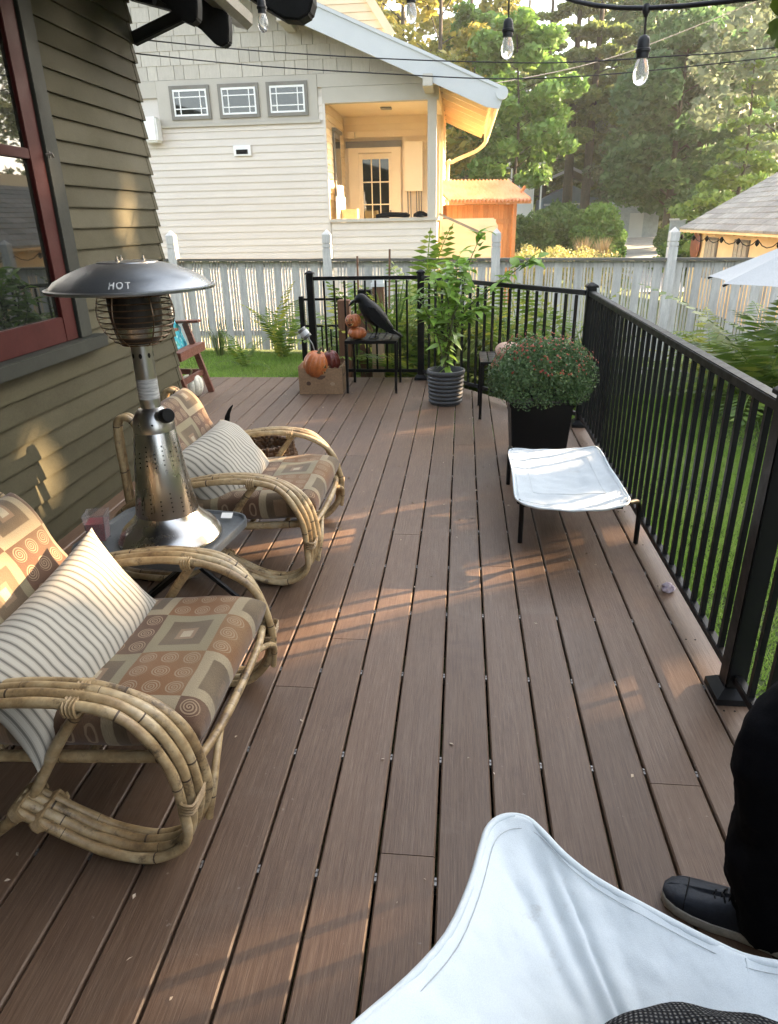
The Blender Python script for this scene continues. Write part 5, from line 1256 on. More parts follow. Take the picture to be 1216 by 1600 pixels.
def stripe_mat():
    m, nt = new_mat('ticking_stripe')
    uv = node(nt, 'ShaderNodeTexCoord').outputs['UV']
    x = node(nt, 'ShaderNodeSeparateXYZ', {0: uv}).outputs[0]
    a = math_(nt, 'FRACT', math_(nt, 'MULTIPLY', x, 1 / 0.0235))
    def band(c0, hw, sft): 
        q = math_(nt, 'ABSOLUTE', math_(nt, 'SUBTRACT', a, c0))
        return node(nt, 'ShaderNodeMapRange', {0: q, 1: hw - sft, 2: hw + sft, 3: 1, 4: 0}).outputs[0]
    k = math_(nt, 'MAXIMUM', math_(nt, 'MULTIPLY', band(0.5, 0.12, 0.05), 0.95), math_(nt, 'MAXIMUM', math_(nt, 'MULTIPLY', band(0.30, 0.03, 0.025), 0.5), math_(nt, 'MULTIPLY', band(0.70, 0.03, 0.025), 0.5)))
    wv = node(nt, 'ShaderNodeTexNoise', {'Vector': node(nt, 'ShaderNodeVectorMath', {0: uv, 1: (400, 900, 1)}, operation='MULTIPLY').outputs[0], 'Scale': 1.0, 'Detail': 2.0}).outputs[0]
    c = mix_(nt, k, (0.41, 0.385, 0.325), (0.125, 0.117, 0.098))
    f = node(nt, 'ShaderNodeMapRange', {0: wv, 1: 0.3, 2: 0.7, 3: 0.9, 4: 1.08}).outputs[0]
    c = mix_(nt, 1.0, c, node(nt, 'ShaderNodeCombineColor', {0: f, 1: f, 2: f}).outputs[0], 'MULTIPLY')
    finish(nt, c, 0.85, 0, wv, 0.25, 0.002, 0.2, sheen=0.1)
    return m
M_patch, M_stripe = patch_mat(), stripe_mat()
def cushion_mesh(name, L, Wd, T, mat, nu=28, nv=24, p=5.0, seed=0, bend=0.0, sag=0.0, pinch=0.06, off=(0, 0), wr=0.006, sharp=0.62, oval=0.0):
    """soft cushion: L along x, Wd along y, T thick; UV in metres"""
    rg = random.Random(seed); ph = [rg.uniform(0, 6.28) for _ in range(6)]
    b = B(); uvs = []
    def pt(u, v, s):
        x, y = 2 * u - 1, 2 * v - 1
        e = max(0.0, (1 - abs(x) ** p) * (1 - abs(y) ** p)) ** sharp
        k = 1 - pinch * (1 - abs(y) ** 2) * abs(x) ** 3; kk = 1 - pinch * (1 - abs(x) ** 2) * abs(y) ** 3
        w = wr * e * (math.sin(9 * x + 3 * y + ph[0]) + math.sin(5 * y - 7 * x + ph[1]) + 0.6 * math.sin(14 * y + 4 * x + ph[2]))
        z = s * (T / 2 * e) + w - sag * (1 - x * x) * (1 - y * y) + bend * x * x
        ox, oy = math.sqrt(1 - oval * y * y / 2), math.sqrt(1 - oval * x * x / 2)
        return (L / 2 * x * k * ox, Wd / 2 * y * kk * oy, z)
    for s in (1, -1):
        o = len(b.v)
        for i in range(nu + 1):
            for j in range(nv + 1):
                u = 0.5 - 0.5 * math.cos(math.pi * i / nu); v = 0.5 - 0.5 * math.cos(math.pi * j / nv)
                b.v.append(pt(u, v, s)); uvs.append((off[0] + L * u, off[1] + Wd * v))
        for i in range(nu):
            for j in range(nv):
                q = (o + i * (nv + 1) + j, o + (i + 1) * (nv + 1) + j, o + (i + 1) * (nv + 1) + j + 1, o + i * (nv + 1) + j + 1)
                b.f.append(q if s > 0 else q[::-1])
    me = bpy.data.meshes.new(name); me.from_pydata(b.v, [], b.f); me.materials.append(mat)
    uv = me.uv_layers.new(name='UVMap')
    for lp in me.loops: uv.data[lp.index].uv = uvs[lp.vertex_index]
    bm = bmesh.new(); bm.from_mesh(me); bmesh.ops.remove_doubles(bm, verts=bm.verts, dist=0.0004); bmesh.ops.recalc_face_normals(bm, faces=bm.faces); bm.to_mesh(me); bm.free()
    me.shade_smooth()
    return me
CO = Vector((-1.0, 1.51, 0.0))
ch = thing('rattan_armchair', 'nearest bent rattan armchair with patchwork cushions, its arm loops in front of the lap siding', 'armchair', CO, 0, 'bent rattan armchairs')
def cb_(b, name, mat, parent=None, **k):
    b.v = [tuple(Vector(q) - CO) for q in b.v]
    return b.build(name, mat, parent or ch, **k)
def pole(pts, r, n=10, name='pole', rings=3, seed=0):
    P = crom(pts, 8); rg = random.Random(seed)
    b = B(); b.tube(P, [r * (1 + 0.05 * math.sin(i * 0.7 + seed)) for i in range(len(P))], n); o = cb_(b, name, M_rat, smooth=60)
    for k in range(rings):
        i = min(len(P) - 3, max(1, int((k + rg.uniform(.2, .8)) / rings * len(P)))); d = (P[i + 1] - P[i]).normalized()
        c = B(); c.tube([P[i] - d * .0026 - CO, P[i] - CO, P[i] + d * .0026 - CO], [r * 1.0, r * 1.065, r * 1.0], n, caps=False); c.build('node_ring', M_ring, o, smooth=60)
    return o
arm = [(-1.50, .16), (-1.48, .27), (-1.38, .37), (-1.22, .435), (-1.05, .475), (-0.89, .489), (-0.755, .468), (-0.668, .405), (-0.622, .305), (-0.612, .185), (-0.635, .09), (-0.70, .034), (-0.79, .024), (-0.89, .055), (-0.985, .11), (-1.065, .155)]
for side, y0 in ((0, 1.185), (1, 1.88)):
    for k in range(4):
        o = (k - 1.5) * 0.0248; q = (k in (1, 2)) * 0.006
        pts = [(x + (0.012 if i in (7, 8, 9) else 0.0) * (k - 1.5) * (1 if side == 0 else -1), y0 + o * (1.0 - 0.1 * (i in (9, 10))), z + q) for i, (x, z) in enumerate(arm)]
        pole(pts, 0.0128, name='arm_pole', rings=6, seed=side * 10 + k)
    for k in (-1, 1):
        yy = y0 + 0.016 * k
        pole([(-0.84, yy, .462), (-0.94, yy, .325), (-1.045, yy, .15), (-1.12, yy, .06), (-1.21, yy, .0175), (-1.36, yy, .017), (-1.49, yy, .04), (-1.56, yy, .13), (-1.55, yy, .24)] if k == (1 if side == 0 else -1) else [(-1.06, yy, .14), (-1.13, yy, .065), (-1.22, yy, .0175), (-1.37, yy, .017), (-1.50, yy, .045), (-1.55, yy, .13), (-1.53, yy, .22)], 0.0148, name='strut', rings=4, seed=side * 5 + k)
    for (x, z, r, ax) in ((-0.612, .21, .034, (0.15, 0, 1)), (-1.05, .148, .030, (0.85, 0, 0.45)), (-1.0, .12, .028, (0.85, 0, 0.45)), (-0.845, .478, .026, (1, 0, 0))):
        d = Vector(ax).normalized(); u = Vector((0, 1, 0)); w = d.cross(u); b = B(); P = []
        for k in range(49):
            a = k * math.pi * 2 / 12; t = (k / 48 - .5) * .034; ca, sa = math.cos(a), math.sin(a)
            P.append(Vector((x, y0, z)) + d * t + u * math.copysign(abs(ca) ** .4, ca) * .0535 + w * math.copysign(abs(sa) ** .4, sa) * .0178)
        b.tube(P, 0.0046, 5); cb_(b, 'binding', M_wrap, smooth=60)
    yi = y0 + (0.062 if side == 0 else -0.062)
    pole([(-1.52, yi, .205), (-1.1, yi, .232), (-0.635, yi, .262)], 0.0155, name='seat_rail', rings=4, seed=side)
for zz, bow, nm in ((0.262, 0.0, 'front_rail'),):
    pole([(-0.628, 1.195, zz + .05 * (bow > 0)), (-0.60 + bow, 1.36, zz), (-0.60 + bow, 1.70, zz), (-0.628, 1.87, zz + .05 * (bow > 0))], 0.0125, name=nm, rings=3, seed=7)
for s, y in ((1, 1.195), (-1, 1.87)):
    pole([(-0.60, y + s * .02, .10), (-0.585, y + s * .05, .20), (-0.60, y + s * .16, .258)], 0.010, name='front_brace', rings=1, seed=3)
for k in range(5):
    x = -0.75 - 0.16 * k; z = .243 - .008 * k
    pole([(x, 1.262, z), (x, 1.80, z)], 0.010, name='seat_slat', rings=2, seed=k)
back = [(-1.16, 0.22), (-1.245, .42), (-1.325, .62), (-1.365, .70), (-1.40, .722), (-1.435, .70), (-1.445, .60), (-1.445, .4), (-1.45, .2)]
for y in (1.28, 1.78):
    for k in (-.5, .5): pole([(x, y + .026 * k, z) for x, z in back], 0.0145, name='back_pole', rings=4, seed=int(y * 10))
for k in range(4):
    t = .18 + .24 * k; pole([(-1.17 - .20 * t, 1.27, .22 + .46 * t), (-1.17 - .20 * t, 1.75, .22 + .46 * t)], 0.012, name='back_slat', rings=2, seed=k)
seat_me = cushion_mesh('seat_cushion', 0.60, 0.60, 0.135, M_patch, p=9, seed=2, sag=0.008, pinch=0.01, off=(0.02, 0.11), wr=0.0025, sharp=0.42)
back_me = cushion_mesh('back_cushion', 0.50, 0.55, 0.13, M_patch, p=8, seed=5, sag=0.006, pinch=0.01, off=(0.06, 0.05), wr=0.003, sharp=0.45)
link('seat_cushion', seat_me, ch, Vector((-0.895, 1.53, .325)) - CO, (0, R(-4.0), 0))
link('back_cushion', back_me, ch, Vector((-1.235, 1.53, .505)) - CO, (0, R(62), 0))
c2 = copy_tree(ch); c2.location = CO + Vector((0.0, 1.40, 0))
c2['label'] = 'farther rattan armchair with patchwork cushions, just beyond the patio heater'
pil = cushion_mesh('pillow', 0.64, 0.325, 0.16, M_stripe, p=3.2, seed=9, pinch=0.11, wr=0.002, sharp=0.62)
pil2 = cushion_mesh('pillow', 0.62, 0.36, 0.15, M_stripe, p=3.2, seed=14, pinch=0.10, bend=-0.09, wr=0.004, sharp=0.62)
def pillow(me, c, X, Yv, lab):
    X = Vector(X).normalized(); Z = X.cross(Vector(Yv)).normalized(); Y = Z.cross(X)
    o = link('striped_pillow', me, None); M = Matrix((X, Y, Z)).transposed().to_4x4(); M.translation = c; o.matrix_world = M
    return tag(o, lab, 'pillow', 'striped pillows')
pillow(pil, (-1.04, 1.47, .445), (0.06, .61, .09), (-.15, 0.0, .25), 'cream striped lumbar pillow leaning in the nearest rattan chair')
pillow(pil2, (-1.04, 2.93, .465), (0.05, .60, .03), (-.20, 0.0, .22), 'bent striped lumbar pillow on the farther rattan chair')

# ------------------------------------------------------------------ tray table, heater, candle
M_trayc = pm('grey_plastic_tray', (0.115, 0.125, 0.13), (0.09, 0.1, 0.105), 0.42, vs=10, bump=0.06, bs=150, rnd=0)
tb = thing('tray_table', 'small dark grey folding tray table between the two rattan chairs', 'table', (-1.12, 2.275, 0), R(-8))
def rrect(w, d, r, z, n=6):
    out = []
    for (sx, sy, a0) in ((1, 1, 0), (-1, 1, 90), (-1, -1, 180), (1, -1, 270)):
        for k in range(n + 1):
            a = R(a0 + 90 * k / n); out.append((sx * (w / 2 - r) + r * math.cos(a), sy * (d / 2 - r) + r * math.sin(a), z))
    return out
def rings_mesh(name, rings, mat, parent, smooth=45, cap0=True, cap1=True):
    n = len(rings[0]); b = B(); vs = [p for r in rings for p in r]; fs = []
    for i in range(len(rings) - 1):
        for k in range(n): fs.append((i * n + k, i * n + (k + 1) % n, (i + 1) * n + (k + 1) % n, (i + 1) * n + k))
    if cap0: fs.append(tuple(range(n - 1, -1, -1)))
    if cap1: fs.append(tuple((len(rings) - 1) * n + k for k in range(n)))
    b.add(vs, fs); return b.build(name, mat, parent, smooth=smooth)
w, d = .54, .47
rings_mesh('tray_top', [rrect(w - .04, d - .04, .06, .345), rrect(w - .005, d - .005, .075, .352), rrect(w, d, .08, .375), rrect(w - .004, d - .004, .08, .384), rrect(w - .02, d - .02, .07, .384), rrect(w - .03, d - .03, .065, .372), rrect(w - .06, d - .06, .05, .371)], M_trayc, tb)
for s in (-1, 1):
    b = B(); b.tube([(-.20, s * .16, .345), (.20, s * .17, .012), (.20, -s * .0 + s * .17, .010)], .011, 8); b.build('leg', M_black, tb)
    b = B(); b.tube([(.20, s * .145, .345), (-.20, s * .155, .012)], .011, 8); b.build('leg', M_black, tb)
for x in (-.2, .2):
    b = B(); b.tube([(x, -.17, .014), (x, .17, .014)], .010, 8); b.build('foot_bar', M_black, tb)
b = B(); b.tube([(.0, -.16, .18), (.0, .16, .18)], .009, 8); b.build('cross_bar', M_black, tb)
M_brush = pm('brushed_steel', (0.50, 0.49, 0.47), (0.40, 0.39, 0.37), 0.27, 1.0, vs=3, stretch=(1, 1, 0.2), bump=0.03, bs=300, rnd=0.0, fine=0.05)
M_dome = pm('hammered_graphite_dome', (0.30, 0.315, 0.325), (0.25, 0.265, 0.275), 0.34, 0.85, vs=6, bump=0.06, bs=220, rnd=0.0, fine=0.06)
M_mesh = pm('dark_burner_screen', (0.05, 0.045, 0.042), (0.03, 0.027, 0.025), 0.4, 0.7, vs=8, bump=0.3, bs=300, rnd=0)
M_wire = pm('bronze_guard_wire', (0.16, 0.105, 0.065), None, 0.35, 0.8, rnd=0)
HX, HY, HZ = -1.075, 2.25, 0.374
ht = thing('patio_heater', 'stainless tabletop patio heater with a grey dome and round knob on the tray table', 'heater', (HX, HY, HZ))
b = B(); b.lathe([(0.186, 0.0), (0.19, 0.004), (0.19, 0.016), (0.186, 0.02), (0.174, 0.045), (0.157, 0.062), (0.137, 0.079), (0.12, 0.098), (0.113, 0.114)], 64, caps=False); b.build('base_skirt', M_brush, ht, smooth=50)
b = B(); b.lathe([(0.110, 0.105), (0.1125, 0.112), (0.070, 0.428), (0.067, 0.434)], 64, caps=False); b.build('tank_housing', M_brush, ht, smooth=40)
b = B(); b.lathe([(0.0720, 0.422), (0.0720, 0.434), (0.0705, 0.446), (0.0625, 0.472), (0.051, 0.492), (0.041, 0.501), (0.034, 0.505)], 64, caps=False); b.build('housing_cap', M_brush, ht, smooth=50)
b = B()
for ci in range(18):
    for bank, zc in ((0, .155), (1, .325)):
        for k in range(5 if ci % 2 else 4):
            z = zc + k * 0.0165 + (0.008 if ci % 2 else 0) - .02
            a = ci * 2 * math.pi / 18 + .1; r = 0.1127 - (z - .112) * (0.1125 - 0.070) / (0.428 - .112)
            c = Vector((r * math.cos(a), r * math.sin(a), z)); u = Vector((-math.sin(a), math.cos(a), 0)); v = Vector((-.118 * math.cos(a), -.118 * math.sin(a), 1)).normalized(); nrm = u.cross(v).normalized()
            nrm = nrm if nrm.dot(Vector((math.cos(a), math.sin(a), 0))) > 0 else -nrm
            b.add([c + nrm * .0008 + (u * math.cos(q * .785) + v * math.sin(q * .785)) * .0030 for q in range(8)], [tuple(range(8))])
tag(b.build('vent_holes', M_eave, ht), kind='stuff')
b = B(); b.lathe([(.0346, .50), (.0346, .725)], 32, caps=False); b.build('pole', M_brush, ht, smooth=50)
b = B(); b.lathe([(.0353, .535), (.0353, .605)], 32, caps=False); b.build('rating_label', pm('grey_print_label', (0.42, 0.43, 0.42), (0.2, 0.2, 0.2), 0.5, vs=60, stretch=(.3, .3, 3), rnd=0), ht, smooth=50)
for a in (-2.15, -1.35, -.5, .6, 2.4):
    b = B(); c = Vector((.0352 * math.cos(a), .0352 * math.sin(a), .685)); u = Vector((-math.sin(a), math.cos(a), 0)); b.add([c + u * math.cos(q * .785) * .006 + Vector((0, 0, math.sin(q * .785) * .009)) for q in range(8)], [tuple(range(8))]); b.build('air_slot', M_eave, ht)
b = B(); b.lathe([(.034, .722), (.060, .727), (.071, .744), (.079, .782), (.085, .832), (.085, .90), (.078, .905)], 40, caps=False); b.build('burner_screen', M_mesh, ht, smooth=50)
b = B(); b.lathe([(.0722, .745), (.0805, .784)], 40, caps=False); b.build('lower_band', M_brush, ht, smooth=50)
for (r, z) in ((.098, .845), (.104, .825), (.108, .806), (.109, .786), (.107, .768), (.103, .75), (.096, .733), (.086, .716), (.072, .70), (.055, .688)):
    b = B(); b.tube([(r * 1.12 * math.cos(k * math.pi / 20), r * 1.12 * math.sin(k * math.pi / 20), z + .035) for k in range(41)], .0021, 5, caps=False); b.build('guard_ring', M_wire, ht)
for k in range(6):
    a = k * math.pi / 3 + .35; b = B(); b.tube(crom([(r * 1.12 * math.cos(a), r * 1.12 * math.sin(a), z + .035) for r, z in ((.092, .868), (.104, .825), (.1095, .786), (.103, .75), (.086, .716), (.055, .688), (.034, .684))], 3), .0022, 5); b.build('guard_wire', M_wire, ht)
dp_ = [(0.265, .862), (0.267, .866), (0.267, .871), (0.263, .873), (0.254, .873), (0.235, .893), (0.195, .914), (0.15, .932), (0.115, .942), (0.095, .945), (0.094, .948), (0.05, .951), (0.001, .952)]
dp_ = [(r, z + .035) for r, z in dp_]
b = B(); b.lathe(dp_ + [(r, z + .035) for r, z in [(0.001, .944), (0.09, .938), (0.19, .905), (0.25, .866), (0.265, .862)]], 72, caps=False); b.build('reflector_dome', M_dome, ht, smooth=35)
for a in (0.3, 2.4, 4.5):
    b = B(); b.lathe([(.006, 0), (.006, .006), (.003, .008), (.0025, .016), (.001, .017)], 8, (.05 * math.cos(a), .05 * math.sin(a), .984)); b.build('dome_bolt', M_brush, ht)
b = B(); K = Matrix.Rotation(R(-38), 3, 'Z') @ Matrix.Rotation(R(75), 3, 'Y')
b.lathe([(.012, .035), (.021, .05), (.024, .078), (.024, .09)], 20, (0, 0, .462), M=K, caps=False); b.build('valve_boss', M_brush, ht, smooth=50)
b = B(); b.lathe([(.0235, .0905), (.025, .092), (.025, .118), (.022, .122), (.001, .122)], 20, (0, 0, .462), M=K); b.build('control_knob', M_black, ht, smooth=40)
b = B(); b.lathe([(.003, 0), (.0045, .001), (.003, .003), (.001, .0035)], 8, (.069 * math.cos(-1.2), .069 * math.sin(-1.2), .455), M=Matrix.Rotation(R(20), 3, 'X') @ Matrix.Rotation(R(90), 3, 'X')); b.build('screw', M_eave, ht)
a = R(-150); b = B()
b.grid(4, 4, lambda u, v: ((.1140 - .1345 * (.13 + .16 * v)) * math.cos(a + (u - .5) * .4), (.1140 - .1345 * (.13 + .16 * v)) * math.sin(a + (u - .5) * .4), .242 + .16 * v)); b.build('instruction_label', M_barge, ht)
# HOT lettering pressed into the dome, letter by letter
def text_mesh(s, size):
    cu = bpy.data.curves.new('lettering', 'FONT'); cu.body = s; cu.size = size; cu.align_x = 'CENTER'; cu.offset = 0.0006
    o = bpy.data.objects.new('lettering', cu); COL.objects.link(o)
    bpy.context.view_layer.update(); me = bpy.data.meshes.new_from_object(o.evaluated_get(bpy.context.evaluated_depsgraph_get()))
    bpy.data.objects.remove(o); return me
M_letter = pm('pale_letter_paint', (0.62, 0.63, 0.62), None, 0.5, rnd=0, fine=0)
for i, chx in enumerate('HOT'):
    me = text_mesh(chx, 0.026); me.name = 'letter'
    ac = R(-72.5)
    for v in me.vertices:
        x = v.co.x + (i - 1) * 0.0235; y = v.co.y * 1.35 - .004
        r = 0.243 - 0.84 * y; z = .893 + (0.235 - r) * (.914 - .893) / (0.235 - 0.195) if r <= .235 else .873 + (.254 - r) * (.893 - .873) / (.254 - .235)
        a = ac + x / 0.24; v.co = (r * math.cos(a), r * math.sin(a), z + 0.0375)
    me.materials.append(M_letter); link('letter', me, ht)
# red candle in a square glass
cd = thing('candle_jar', 'red candle in a flared square glass beside the heater base', 'candle', (-1.335, 2.205, 0.374), R(12))
m, nt = new_mat('clear_glass')
gl = node(nt, 'ShaderNodeBsdfPrincipled', {'Base Color': (0.92, 0.9, 0.9, 1), 'Roughness': 0.03, 'Transmission Weight': 0.92, 'IOR': 1.35}); nt.links.new(gl.outputs[0], node(nt, 'ShaderNodeOutputMaterial').inputs[0]); M_glass = m
b = B(); b.lathe([(.042, 0), (.056, .115), (.053, .115), (.040, .008)], 4, M=Matrix.Rotation(R(45), 3, 'Z'), caps=False); b.build('glass', M_glass, cd)
b = B(); b.lathe([(.038, .009), (.048, .08), (.001, .078)], 4, M=Matrix.Rotation(R(45), 3, 'Z')); b.build('wax', pm('red_wax', (0.36, 0.018, 0.03), (0.25, 0.01, 0.02), 0.35, vs=10, rnd=0), cd)
tg = tag(B().add([(-.02, -.012, .387), (.025, -.012, .387), (.025, .012, .40), (-.02, .012, .40), (-.02, -.012, .3865), (.025, -.012, .3865), (.025, .012, .3995), (-.02, .012, .3995)], [(0, 1, 2, 3), (7, 6, 5, 4), (0, 3, 7, 4), (1, 0, 4, 5), (2, 1, 5, 6), (3, 2, 6, 7)]).build('paper_tag', M_white, loc=(-0.915, 2.42, 0.0)), 'small white paper tag at the back corner of the tray table', 'tag')
# basket behind the farther chair
M_wick = pm('brown_wicker', (0.17, 0.085, 0.035), (0.075, 0.035, 0.015), 0.55, vs=30, bump=0.4, bs=80)
bk = thing('wicker_basket', 'brown woven basket with a dark curved handle behind the striped pillow', 'basket', (-1.20, 3.93, 0))
for k in range(9):
    r = .165 + .012 * math.sin(k * .6); b = B()
    b.tube([((r + .011 * math.sin(q * 9 + k * math.pi)) * math.cos(q * 2 * math.pi / 72) * 1.15, (r + .011 * math.sin(q * 9 + k * math.pi)) * math.sin(q * 2 * math.pi / 72), .02 + .024 * k) for q in range(73)], .0125, 6, caps=False); b.build('weave_band', M_wick, bk, smooth=60)
for q in range(16):
    a = q * math.pi / 8; b = B(); b.tube([(.188 * math.cos(a), .163 * math.sin(a), 0), (.19 * math.cos(a), .166 * math.sin(a), .235)], .007, 5); b.build('stake', M_wick, bk)
b = B(); b.lathe([(.001, .004), (.16, .004)], 20, caps=False); b.build('base', M_wick, bk)
b = B(); b.tube(crom([(-.19, 0, .2), (-.215, 0, .30), (-.195, 0, .40), (-.16, 0, .455)], 5), [.018] * 5 + [.016] * 5 + [.012, .011, .009, .007, .005, .003], 8); b.build('handle', M_eave, bk, smooth=60)

# ------------------------------------------------------------------ wooden armchair at the house corner
M_red = pm('red_brown_slat', (0.19, 0.07, 0.042), (0.11, 0.038, 0.024), 0.5, vs=4, stretch=(2, 9, 9), bump=0.3, bs=40, rnd=0.12)
ac_ = thing('wooden_armchair', 'red brown wooden slatted armchair half hidden by the house corner', 'armchair', (-2.79, 5.93, 0), 0)
def ab(a, c, w, h, name, up=(0, 0, 1)):
    b = B(); b.bar(a, c, w, h, up); b.build(name, M_red, ac_, bevel=0.003)
for y in (-.27, .27):
    ab((.28, y, .635), (.455, y, 0), .035, .055, 'front_leg', (1, 0, 0))
    ab((-.30, y, .62), (-.38, y, 0), .035, .055, 'rear_leg', (1, 0, 0))
    ab((-.40, y, .625), (.42, y, .652), .085, .022, 'armrest')
    ab((-.42, y, .20), (.40, y, .19), .03, .05, 'stretcher')
    ab((-.36, y * .9, .33), (.40, y * .9, .415), .028, .07, 'side_rail')
for k in range(6): 
    x = -.28 + .125 * k; ab((x, -.29, .375 + .012 * k), (x, .29, .375 + .012 * k), .10, .018, 'seat_slat')
ab((.405, -.30, .425), (.405, .30, .425), .06, .075, 'front_apron')
ab((.385, -.26, .19), (.385, .26, .19), .04, .045, 'cross_rail')
for k in range(5):
    y = -.2 + .1 * k; ab((-.34, y, .36), (-.56, y, .95), .08, .018, 'back_slat', (1, 0, 0))
m, nt = new_mat('turquoise_print')
v = coords(nt, 'Object'); vo = node(nt, 'ShaderNodeTexVoronoi', {'Vector': v, 'Scale': 22.0}); nz = node(nt, 'ShaderNodeTexNoise', {'Vector': v, 'Scale': 14.0}).outputs[0]
finish(nt, mix_(nt, node(nt, 'ShaderNodeMapRange', {0: vo.outputs[0], 1: .2, 2: .32}).outputs[0], (0.30, 0.50, 0.50), ramp_(nt, nz, [(.4, (0.01, 0.17, 0.26)), (.55, (0.03, 0.34, 0.42)), (.68, (0.03, 0.22, 0.12))])), 0.8)
tq = cushion_mesh('turquoise_cushion', 0.40, 0.40, 0.12, m, 16, 16, 3.2, 3)
o = link('turquoise_cushion', tq, None, (-2.60, 6.10, .54), (0, R(72), R(6))); tag(o, 'turquoise patterned cushion on the red brown wooden armchair', 'cushion')

# ------------------------------------------------------------------ white canvas footstool
M_canv = pm('white_canvas', (0.68, 0.735, 0.75), (0.62, 0.675, 0.69), 0.85, spec=0.2, vs=4, bump=0.25, bs=600, bdist=0.0015, rnd=0.0, fine=0.10, dirt=((0.36, 0.34, 0.30), 9, 0.60, 0.5), sheen=0.1)
M_seam = pm('grey_seam_thread', (0.50, 0.53, 0.54), None, 0.8)
fs_ = thing('canvas_footstool', 'white canvas footstool on short black legs beside the railing', 'footstool', (0.53, 3.3, 0))
cor = {(0, 0): Vector((0.262, 2.93, .262)), (1, 0): Vector((0.795, 2.93, .268)), (0, 1): Vector((0.268, 3.67, .288)), (1, 1): Vector((0.775, 3.71, .292))}
def stool(u, v):
    p = cor[(0, 0)] * (1 - u) * (1 - v) + cor[(1, 0)] * u * (1 - v) + cor[(0, 1)] * (1 - u) * v + cor[(1, 1)] * u * v
    x, y = 2 * u - 1, 2 * v - 1
    rnd_ = (abs(x) ** 8) * (abs(y) ** 8)
    p = p - Vector((x, y, 0)) * 0.022 * rnd_
    p += Vector((0, -0.03 * (1 - x * x) * max(0, -y) ** 3 * -1, 0)) + Vector((-x * .012 * (1 - y * y) * abs(x) ** 4, 0, 0))
    p.y += -0.06 * (1 - x * x) * (max(0, -y) ** 4) 
    p.z += -0.038 * (1 - x * x) * (1 - y * y) - 0.022 * (1 - x * x) * (max(0, -y) ** 6) - .018 * (1 - x * x) * max(0, y) ** 6
    p.z += 0.006 * math.exp(-((v - .16 - .03 * math.sin(u * 3)) / .035) ** 2) * (1 - x ** 4) + 0.0022 * math.sin(9 * u + 14 * v) * (1 - y * y) + .0016 * math.sin(23 * u - 8 * v)
    return p - Vector((0.53, 3.3, 0))
b = B(); b.grid(44, 44, stool); me = b.mesh('canvas_seat', pm('stool_canvas', (0.56, 0.60, 0.61), (0.50, 0.54, 0.55), 0.85, spec=0.2, vs=5, bump=0.25, bs=500, bdist=0.0015, rnd=0.0, fine=0.1, dirt=((0.36, 0.34, 0.30), 8, 0.60, 0.45)), smooth=180); o = link('canvas_seat', me, fs_); md = o.modifiers.new('creases', 'DISPLACE'); stex = bpy.data.textures.new('stool_creases', 'MARBLE'); stex.noise_scale = 0.14; stex.turbulence = 12.0; stex.noise_depth = 3; md.texture = stex; md.strength = 0.006; md.mid_level = 0.6; md.texture_coords = 'LOCAL'
md = o.modifiers.new('thick', 'SOLIDIFY'); md.thickness = 0.006; md.offset = -1
def edge(fn, n=40): return [fn(i / n, 0) for i in range(n)] + [fn(1, i / n) for i in range(n)] + [fn(1 - i / n, 1) for i in range(n)] + [fn(0, 1 - i / n) for i in range(n + 1)]
b = B(); b.tube([p + Vector((0, 0, -.001)) for p in edge(stool)], .0055, 6, caps=False); b.build('piped_hem', M_canv, fs_, smooth=60)
for q in (0.035, 0.18):
    b = B(); b.tube([stool(q + (1 - 2 * q) * (p[0]), q + (1 - 2 * q) * p[1]) + Vector((0, 0, .0035)) for p in [(i / 30, 0) for i in range(30)] + [(1, i / 30) for i in range(30)] + [(1 - i / 30, 1) for i in range(30)] + [(0, 1 - i / 30) for i in range(31)]], .0009, 4, caps=False); b.build('stitching', M_seam, fs_)
legs = [((0.285, 2.96, .255), (0.31, 3.06, 0)), ((0.775, 2.96, .26), (0.865, 3.085, 0)), ((0.29, 3.645, .28), (0.30, 3.86, 0)), ((0.755, 3.68, .285), (0.80, 3.86, 0))]
o3 = Vector((0.53, 3.3, 0))
for tp, bt in legs:
    tp, bt = Vector(tp) - o3, Vector(bt) - o3; md_ = Vector((bt.x + (tp.x - bt.x) * .15, bt.y + (tp.y - bt.y) * .15, tp.z * .8))
    b = B(); b.tube(crom([tp, md_, bt], 5), .0125, 8); b.build('leg', M_black, fs_, smooth=60)
for y in (2.99, 3.64):
    b = B(); b.tube([Vector((0.29, y, .225)) - o3, Vector((0.76, y, .225)) - o3], .009, 8); b.build('cross_bar', M_black, fs_)

